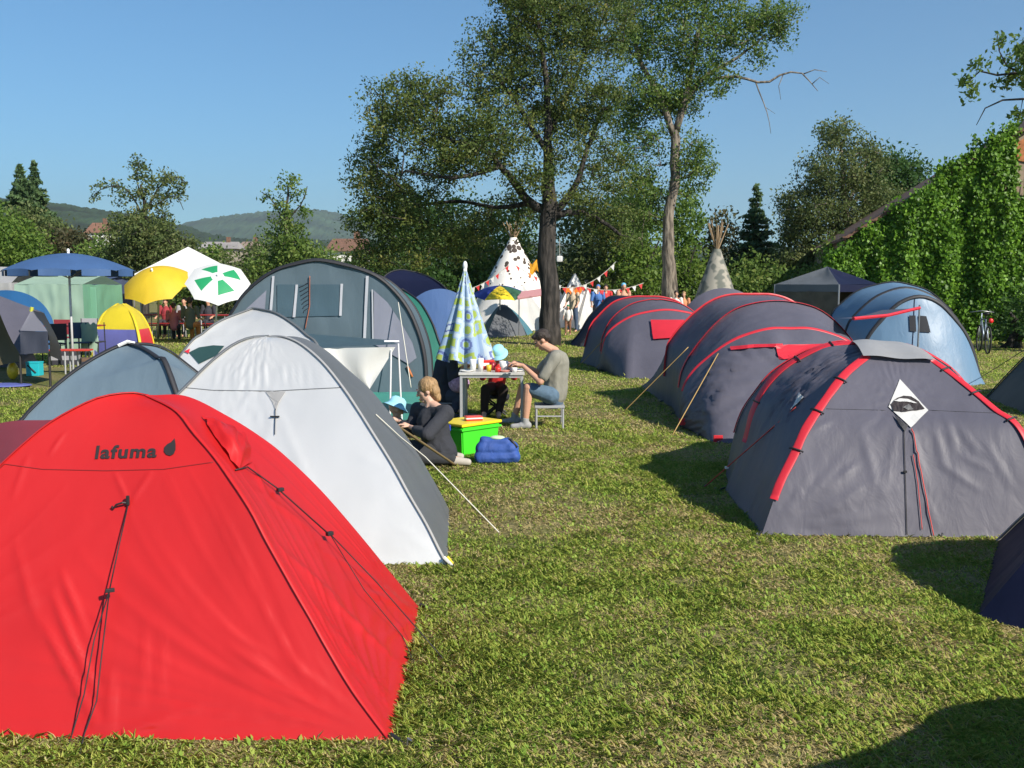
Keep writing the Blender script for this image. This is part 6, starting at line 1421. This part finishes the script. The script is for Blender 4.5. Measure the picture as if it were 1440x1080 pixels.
cup('tall white beaker at the left end of the camping table', -.47, 12.0, .04, .15, CW); cup('second tall white beaker next to the first on the camping table', -.38, 12.05, .036, .16, CW)
cup('yellow cup in the middle of the camping table', -.28, 12.02, .032, .08, CYEL); cup('red cup at the front edge of the camping table', -.17, 11.93, .04, .06, CR); cup('small white cup by the man\'s hands', .03, 11.93, .035, .055, CW)
cup('dark red cup behind the yellow one', -.24, 12.2, .04, .10, mat('wine_plastic', (.25, .01, .02), .4)); cup('white jug with a wide mouth near the table centre', -.10, 12.12, .055, .12, CW, name='jug', cat='jug')
def plate(label, x, y, r, m): 
    o = MB().lathe((x, y, .6505), [(0, 0), (r * .6, .0), (r, .018), (r * .96, .021), (r * .6, .006), (0, .006)], 20).build('plate', m, None, True, world=False); return tag(o, label, 'plate')
plate('white plate at the left front of the camping table', -.55, 11.98, .085, CW); plate('white plate in front of the man', .06, 12.06, .09, CW); plate('pinkish plate by the red cup', -.09, 11.95, .07, mat('salmon_plastic', (.6, .25, .2), .4))
def pack(name, label, c, s, m, rz=0, cat='package', m2=None):
    r = thing(name, label, cat, (c[0], c[1], c[2])); MB().box((c[0], c[1], c[2] + s[2] / 2), s, rz=rz, bev=min(s) * .12).build('box', m, r); MB().box((c[0], c[1], c[2] + s[2] * .55), (s[0] * 1.01, s[1] * 1.01, s[2] * .3), rz=rz).build('printed_band', m2 or CW, r); return r
pack('food_packet', 'red and white food packet at the back of the camping table', (-.30, 12.30, .65), (.16, .06, .12), CR, .2); pack('food_packet', 'white and red packet beside the child on the camping table', (-.02, 12.28, .65), (.14, .07, .09), CW, -.3, m2=CR)
pack('bread_bag', 'orange paper bread bag at the right of the camping table', (.0, 12.18, .65), (.11, .08, .06), mat('paper_orange', (.6, .22, .08), .8), .5)
def stool(name, label, x, y, w, d, h, seatm, cross=False):
    r = thing(name, label, 'stool', (x, y, 0)); MB().box((x, y, h - .018), (w, d, .032), bev=.008).build('seat', seatm, r)
    for sx in (-1, 1):
        for sy in (-1, 1):
            a = V((x + sx * (w / 2 - .02), y + sy * (d / 2 - .02), h - .03)); b = V((x + (-sx if cross else sx) * (w / 2 - .02), a.y, .0)); MB().tube([a, b], .013, 8).build('leg', GMT if not cross else CORD, r)
    MB().tube([V((x - w / 2 + .02, y - d / 2 + .02, .15)), V((x + w / 2 - .02, y - d / 2 + .02, .15))], .009, 6).build('stretcher', GMT if not cross else CORD, r); return r
xs_, xe_ = P(754, 597, 11.75).x, P(791, 597, 11.75).x
stool('camp_stool', 'grey metal stool under the man in denim shorts', (xs_ + xe_) / 2, 11.82, xe_ - xs_ + .04, .36, P(775, 568, 11.8).z, GMT)
stool('camp_stool', 'black folding stool with crossed legs under the child behind the table', P(698, 500, 12.9).x, 12.92, .34, .3, P(697, 556, 12.9).z, DK, True)
stool('camp_stool', 'dark stool under the person in the dark jacket', P(624, 500, 13.1).x, 13.1, .34, .34, P(624, 566, 13.1).z, DK)
# folded patterned parasol
gp = G(655, 589); root = thing('folded_parasol', 'folded parasol printed with lime and blue rings on a white pole', 'parasol', (gp.x, gp.y, 0)); Yp = gp.y
zt = P(655, 376, Yp).z; zb = P(655, 503, Yp).z
patm = [mat('print_pale', (.33, .46, .64), .75, trans=.2), mat('print_lime', (.40, .50, .10), .75, trans=.2), mat('print_blue', (.14, .19, .42), .75, trans=.2), mat('print_white', (.50, .60, .66), .75, trans=.2)]
n, mm = 144, 110; vs = []; fs = []; mi = []
for i in range(mm + 1):
    f = i / mm; z = zt + (zb - zt) * f
    for j in range(n):
        a = 2 * math.pi * j / n; k = abs(math.sin(a * 4)); r = .012 + .385 * f ** 1.05 * (.66 + .34 * k) + .012 * noise.noise(V((a * 3, f * 4, 0))) * f
        vs.append(V((gp.x + r * math.cos(a), Yp + r * math.sin(a), z + .05 * (k - 1) * f * (1 if f > .9 else 0))))
for i in range(mm):
    for j in range(n):
        fs.append([i * n + j, i * n + (j + 1) % n, (i + 1) * n + (j + 1) % n, (i + 1) * n + j])
        f = (i + .5) / mm; a = (j + .5) / n * 11 + .15 * math.sin(f * 9); v2 = f ** .8 * 7.6 + .12 * math.sin(a * 2); u = a % 1; v_ = v2 % 1; row = int(v2); cell = int(a) % 11
        hsh = (row * 7 + cell * 13 + row * cell * 5) % 7; r = math.hypot((u - .5), v_ - .5) if hsh % 2 else max(abs(u - .5), abs(v_ - .5)) * 1.15
        if hsh in (0, 3): mi.append(1 if r < .30 else (0 if r < .42 else 3))
        elif hsh in (1, 5): mi.append(1 if r < .2 else (2 if .28 < r < .42 else 0))
        elif hsh == 2: mi.append(0)
        elif hsh == 4: mi.append(2 if .2 < r < .34 else 3)
        else: mi.append(1 if r > .34 else 0)
mesh_obj('canopy', vs, fs, patm, root, midx=mi)
MB().tube([V((gp.x, Yp, -.02)), V((gp.x, Yp, zt))], .024, 10).build('pole', WPOLE, root, True); MB().sphere(V((gp.x, Yp, zt + .02)), (.03, .03, .06)).build('finial', WPOLE, root, True)
MB().tube([V((gp.x, Yp, .0)), V((gp.x, Yp, .05))], .16, 16).build('base', CORD, root, True)
MB().sphere((gp.x - .10, Yp + .3, .42), (.14, .10, .12)).build('hanging_bag', mat('lilac_cloth', (.5, .32, .5), .8, noise_scale=30, noise_amt=.4), root, True)
# storage box and bag
GRN = mat('green_box_plastic', (.06, .62, .03), .35, noise_scale=8, noise_amt=.05); YL = mat('yellow_lid_plastic', (.80, .60, .02), .35)
gA, gB = G(650, 643), G(703, 634); d = (gB - gA); w = d.length; ang_ = math.atan2(d.y, d.x); dy = V((-math.sin(ang_), math.cos(ang_), 0)); cc = gA + d * .5 + dy * .20
root = thing('storage_box', 'bright green plastic storage box with a yellow lid', 'box', (cc.x, cc.y, 0)); hb = .30
bm = bmesh.new(); bmesh.ops.create_cube(bm, size=1)
for v in bm.verts: t = 1.0 if v.co.z > 0 else .90; v.co = V((v.co.x * w * t, v.co.y * .40 * t, v.co.z * hb))
bmesh.ops.bevel(bm, geom=bm.edges[:], offset=.012, segments=2, affect='EDGES'); bm.verts.index_update(); T = Matrix.Translation(cc + V((0, 0, hb / 2))) @ Matrix.Rotation(ang_, 4, 'Z')
MB().add([T @ v.co for v in bm.verts], [[v.index for v in f.verts] for f in bm.faces]).build('tub', GRN, root); bm.free()
MB().box(cc + V((0, 0, hb - .035)), (w + .025, .425, .02), rz=ang_, bev=.004).build('rim', GRN, root)
MB().box(cc + V((0, 0, hb + .012)), (w + .03, .43, .028), rz=ang_, bev=.008).build('lid', YL, root)
for k in (-1, 1): MB().box(cc + V((math.cos(ang_), math.sin(ang_), 0)) * k * (w / 2 + .018) + V((0, 0, hb - .02)), (.02, .10, .06), rz=ang_, bev=.004).build('clip', mat('blue_clip', (.03, .06, .5), .4), root)
pack('food_packet', 'red and white packet lying on the yellow lid', (cc.x + .06, cc.y - .02, hb + .027), (.17, .10, .045), CR, .3); 
gb = G(699, 655); root = thing('bag', 'slumped royal blue fabric bag in front of the green box', 'bag', (gb.x, gb.y + .12, 0)); b0 = V((gb.x, gb.y + .13, 0))
BAG = mat('royal_blue_cloth', (.025, .075, .30), .7, noise_scale=6, noise_amt=.15, bump=.7, bump_scale=9)
organic('sack', [C_(b0 + V((-.16, -.03, .06)), .065, b0 + V((.16, -.03, .06)), .065), C_(b0 + V((-.15, .04, .07)), .07, b0 + V((.15, .04, .07)), .07), C_(b0 + V((-.13, 0, .14)), .08, b0 + V((.13, 0, .14)), .08), C_(b0 + V((-.12, 0, .20)), .055, b0 + V((.09, 0, .20)), .055), C_(b0 + V((-.14, 0, .235)), .03, b0 + V((-.02, 0, .21)), .04)], BAG, root, .011, 1, .006)
MB().sphere(b0 + V((.0, .01, .245)), (.075, .05, .022)).build('contents', mat('pale_green_cloth', (.5, .62, .4), .8), root, True)
MB().tube([b0 + V((.07, 0, .235)), b0 + V((.13, -.03, .235)), b0 + V((.19, -.05, .16))], .012, 6).build('strap', CORD, root, True)
o = MB().sphere(V((gp.x, 0, 0)) * 0 + V(G(645, 655)) + V((0, 0, .03)), (.09, .05, .03)).build('crumpled_cloth', mat('pale_cloth', (.6, .55, .48), .8, bump=.6, bump_scale=30), None, True, world=False); tag(o, 'small pale crumpled cloth on the grass at the kneeling woman\'s feet', 'cloth')
# beer tables and benches under the far parasols
def beer_set(label_t, x0, x1, Y, m):
    a, b = P(x0, 440, Y).x, P(x1, 440, Y).x; c = (a + b) / 2; r = thing('beer_table', label_t, 'table', (c, Y, 0)); MB().box((c, Y, .755), (b - a, .5, .03), bev=.005).build('tabletop', m, r)
    for x in (a + .3, b - .3):
        MB().tube([(x, Y - .2, .74), (x, Y - .22, 0)], .018, 6).tube([(x, Y + .2, .74), (x, Y + .22, 0)], .018, 6).tube([(x, Y - .21, .3), (x, Y + .21, .3)], .012, 6).build('leg', GMT, r)
    return c, b - a
def bench(label, c, Y, w, m):
    r = thing('beer_bench', label, 'bench', (c, Y, 0)); MB().box((c, Y, .455), (w, .25, .03), bev=.005).build('seat', m, r)
    for x in (c - w / 2 + .3, c + w / 2 - .3): MB().tube([(x, Y - .1, .44), (x, Y - .11, 0)], .016, 6).tube([(x, Y + .1, .44), (x, Y + .11, 0)], .016, 6).build('leg', GMT, r)
RW = mat('red_stained_wood', (.28, .02, .02), .5)
c, w = beer_set('long red beer table under the yellow parasol', 196, 262, 31.3, RW); bench('red bench on the near side of the table under the yellow parasol', c, 30.6, w, RW); bench('red bench on the far side of the table under the yellow parasol', c, 32.0, w, RW)
c, w = beer_set('long red beer table under the green and white parasol', 272, 332, 31.1, RW); bench('red bench on the near side of the table under the green and white parasol', c, 30.4, w, RW); bench('red bench on the far side of the table under the green and white parasol', c, 31.8, w, RW)
c, w = beer_set('red camping table behind the white pole of the blue parasol', 66, 142, 23.0, RW); bench('low red bench in front of the blue parasol pole', P(100, 495, 19.0).x, 19.0, .75, mat('bright_red_board', (.55, .05, .03), .5)); 
r = thing('cool_box', 'turquoise cool box on the grass under the grey tent porch', 'box', (P(49, 520, 18.6).x, 18.6, 0)); g = P(49, 520, 18.6); MB().box((g.x, 18.6, .12), (.24, .2, .24), bev=.012).build('tub', mat('turquoise_plastic', (.02, .45, .52), .4), r); MB().box((g.x, 18.6, .25), (.25, .21, .025), bev=.006).build('lid', MATS['turquoise_plastic'], r); MB().tube([(g.x - .08, 18.49, .20), (g.x + .07, 18.49, .06)], .012, 6).build('strap', CORD, r)
r = thing('folding_chair', 'dark folding chair with a pale green towel over its back, left of the pop-up dome', 'chair', (P(131, 487, 22.3).x, 22.3, 0)); g = P(131, 480, 22.3); MB().box((g.x, 22.3, .42), (.42, .4, .03), bev=.01).build('seat', DK, r)
for sx in (-.19, .19):
    for sy in (-.17, .17): MB().tube([(g.x + sx, 22.3 + sy, .42 if sy < 0 else .85), (g.x + sx, 22.3 + sy * 1.2, 0)], .012, 6).build('leg', CORD, r)
tw = [V((g.x - .19 + .38 * i / 10, 22.12 + .03 * math.sin(i + j * .5), .86 - .62 * j / 10 - .05 * (i % 3 == 0))) for j in range(11) for i in range(11)]
mesh_obj('towel', tw, [[j * 11 + i, j * 11 + i + 1, (j + 1) * 11 + i + 1, (j + 1) * 11 + i] for j in range(10) for i in range(10)], PG, r)
tag(MB().sphere(V((P(17, 505, 17.8).x, 17.8, .16)), (.10, .08, .16)).build('bundle', CYEL, None, True, world=False), 'small yellow bundle on the grass at the left edge', 'bag')
tag(MB().sphere(V((P(2, 525, 16.5).x, 16.5, .03)), (.5, .3, .03)).build('groundsheet', mat('violet_sheet', (.10, .12, .36), .6), None, True, world=False), 'violet-blue folded groundsheet at the left edge', 'sheet')
def fold_chair(label, px, Y, col, rz=0, grp=None):
    x = P(px, 400, Y).x; r = thing('folding_chair', label, 'chair', (x, Y, 0)); c = math.cos(rz); s = math.sin(rz); w = lambda a, b, z: (x + a * c - b * s, Y + a * s + b * c, z)
    MB().box(w(0, 0, .42), (.42, .40, .025), rz=rz, bev=.01).build('seat', col, r); MB().box(w(0, .21, .68), (.42, .025, .36), rz=rz, bev=.01).build('backrest', col, r)
    for sx in (-.19, .19):
        for sy in (-.17, .20): MB().tube([w(sx, sy, .42 if sy < 0 else .86), w(sx, sy * 1.1, 0)], .012, 6).build('leg', CORD, r)
fold_chair('dark blue folding chair between the white parasol pole and the green cabin tent', 108, 22.0, JEAN, .4)
fold_chair('black folding chair at the left of the camping table behind the parasol pole', 72, 21.6, DK, -2.4)
fold_chair('dark red folding chair on the far side of the red camping table', 92, 24.2, RDc, 3.0)
fold_chair('grey folding chair beside the pop-up dome, facing away', 121, 24.6, LGc, .2)
pack('storage_crate', 'dark crate with a pale band on the grass behind the blue parasol pole', (P(88, 400, 21).x, 21, 0), (.5, .35, .3), DK, .2, cat='crate', m2=LGc)
pack('storage_crate', 'low brown crate beside the low red bench', (P(118, 400, 20).x, 20.2, 0), (.4, .3, .22), cm('crate_brown', (.12, .07, .04)), .5, cat='crate', m2=DK)
# bicycle leaning at the foot of the ivy
Yb = 24.8; bx = P(1376, 480, Yb).x; root = thing('bicycle', 'bicycle with a red rear lamp parked at the foot of the ivy wall', 'bicycle', (bx, Yb, 0)); RUB = mat('tyre_rubber', (.02, .02, .02), .8)
dv = V((.25, .97, 0)).normalized()
def wheel(c):
    pts = [c + dv * .33 * math.cos(t) + V((0, 0, .33 * math.sin(t))) for t in [2 * math.pi * k / 28 for k in range(29)]]; w_ = MB().tube(pts, .022, 6).build('wheel', RUB, root, True)
    mb = MB(); [mb.tube([c, pts[k]], .004, 3) for k in range(0, 28, 2)]; mb.build('spokes', METAL, w_)
c1, c2 = V((bx, Yb - .5, .34)), V((bx, Yb - .5, .34)) + dv * 1.05; wheel(c1); wheel(c2); st = c1 + dv * .38 + V((0, 0, .5)); hd = c2 - dv * .15 + V((0, 0, .52)); bb = c1 + dv * .45 - V((0, 0, .04))
FRM = mat('steel_blue_paint', (.25, .3, .36), .35, metal=.4); MB().tube([c1, bb], .015, 6).tube([c1, st], .012, 6).tube([bb, st], .018, 6).tube([bb, hd], .02, 6).tube([st, hd + V((0, 0, -.04))], .018, 6).tube([hd + V((0, 0, .12)), c2], .015, 6).build('frame', FRM, root, True)
MB().sphere(st + V((0, 0, .14)), (.07, .12, .04)).tube([st, st + V((0, 0, .12))], .014, 6).build('saddle', CORD, root, True); pd = V((dv.y, -dv.x, 0)); MB().tube([hd + V((0, 0, .14)) - pd * .28, hd + V((0, 0, .18)), hd + V((0, 0, .14)) + pd * .28], .013, 6).build('handlebar', METAL, root, True)
MB().sphere(c1 + V((0, -.1, .48)), (.06, .04, .06)).build('rear_lamp', mat('red_lens', (.7, .02, .02), .2), root, True); MB().tube([c1 + V((0, -.1, .42)), c1 + dv * .35 + V((0, 0, .42))], .012, 5).build('carrier', METAL, root)

GR = {'bushy_tree': 'bushy trees behind the camp', 'dome_tent': 'dome tents pitched on the meadow', 'parasol': 'open parasols over the camp', 'folding_chair': 'folding chairs under the blue parasol', 'beer_bench': 'red benches under the parasols',
      'cup': 'cups on the camping table', 'plate': 'plates on the camping table', 'bunting': 'bunting strung across the tipi village', 'ridge_tent': 'canvas tents of the tipi village', 'camp_stool': 'stools round the camping table', 'food_packet': 'food packets', 'cabin_tent': 'cabin tents at the left', 'tipi': 'tipis', 'conifer_tree': 'conifers at the far left', 'apple_tree': 'thin apple trees', 'beer_table': 'red beer tables', 'storage_crate': 'crates under the blue parasol'}
for o in list(COL.objects):
    k = o.name.split('.')[0]
    if o.parent is None and 'category' in o and 'group' not in o and k in GR and not (k == 'ridge_tent' and o.location.x < -5): o['group'] = GR[k]
build_ground(); build_grass()
# thin summer haze in the air
if HAZE:
    hz = MB().box((0, 1400, 238), (9000, 7200, 484)).build('haze', None, None, world=False) if False else None
    bm = bmesh.new(); bmesh.ops.create_cube(bm, size=1); me = bpy.data.meshes.new('haze')
    for v in bm.verts: v.co = V((v.co.x * 14000, v.co.y * 8400 + 3000, v.co.z * 604 + 298))
    bm.to_mesh(me); bm.free(); hz = bpy.data.objects.new('haze', me); COL.objects.link(hz); hz['kind'] = 'stuff'
    m = bpy.data.materials.new('haze_air'); N, L = nm(m); N.remove(N['Principled BSDF']); pv = N.new('ShaderNodeVolumePrincipled'); pv.inputs['Color'].default_value = (.82, .90, 1, 1); pv.inputs['Density'].default_value = .00013; pv.inputs['Anisotropy'].default_value = .3
    L.new(pv.outputs[0], N['Material Output'].inputs['Volume']); me.materials.append(m)
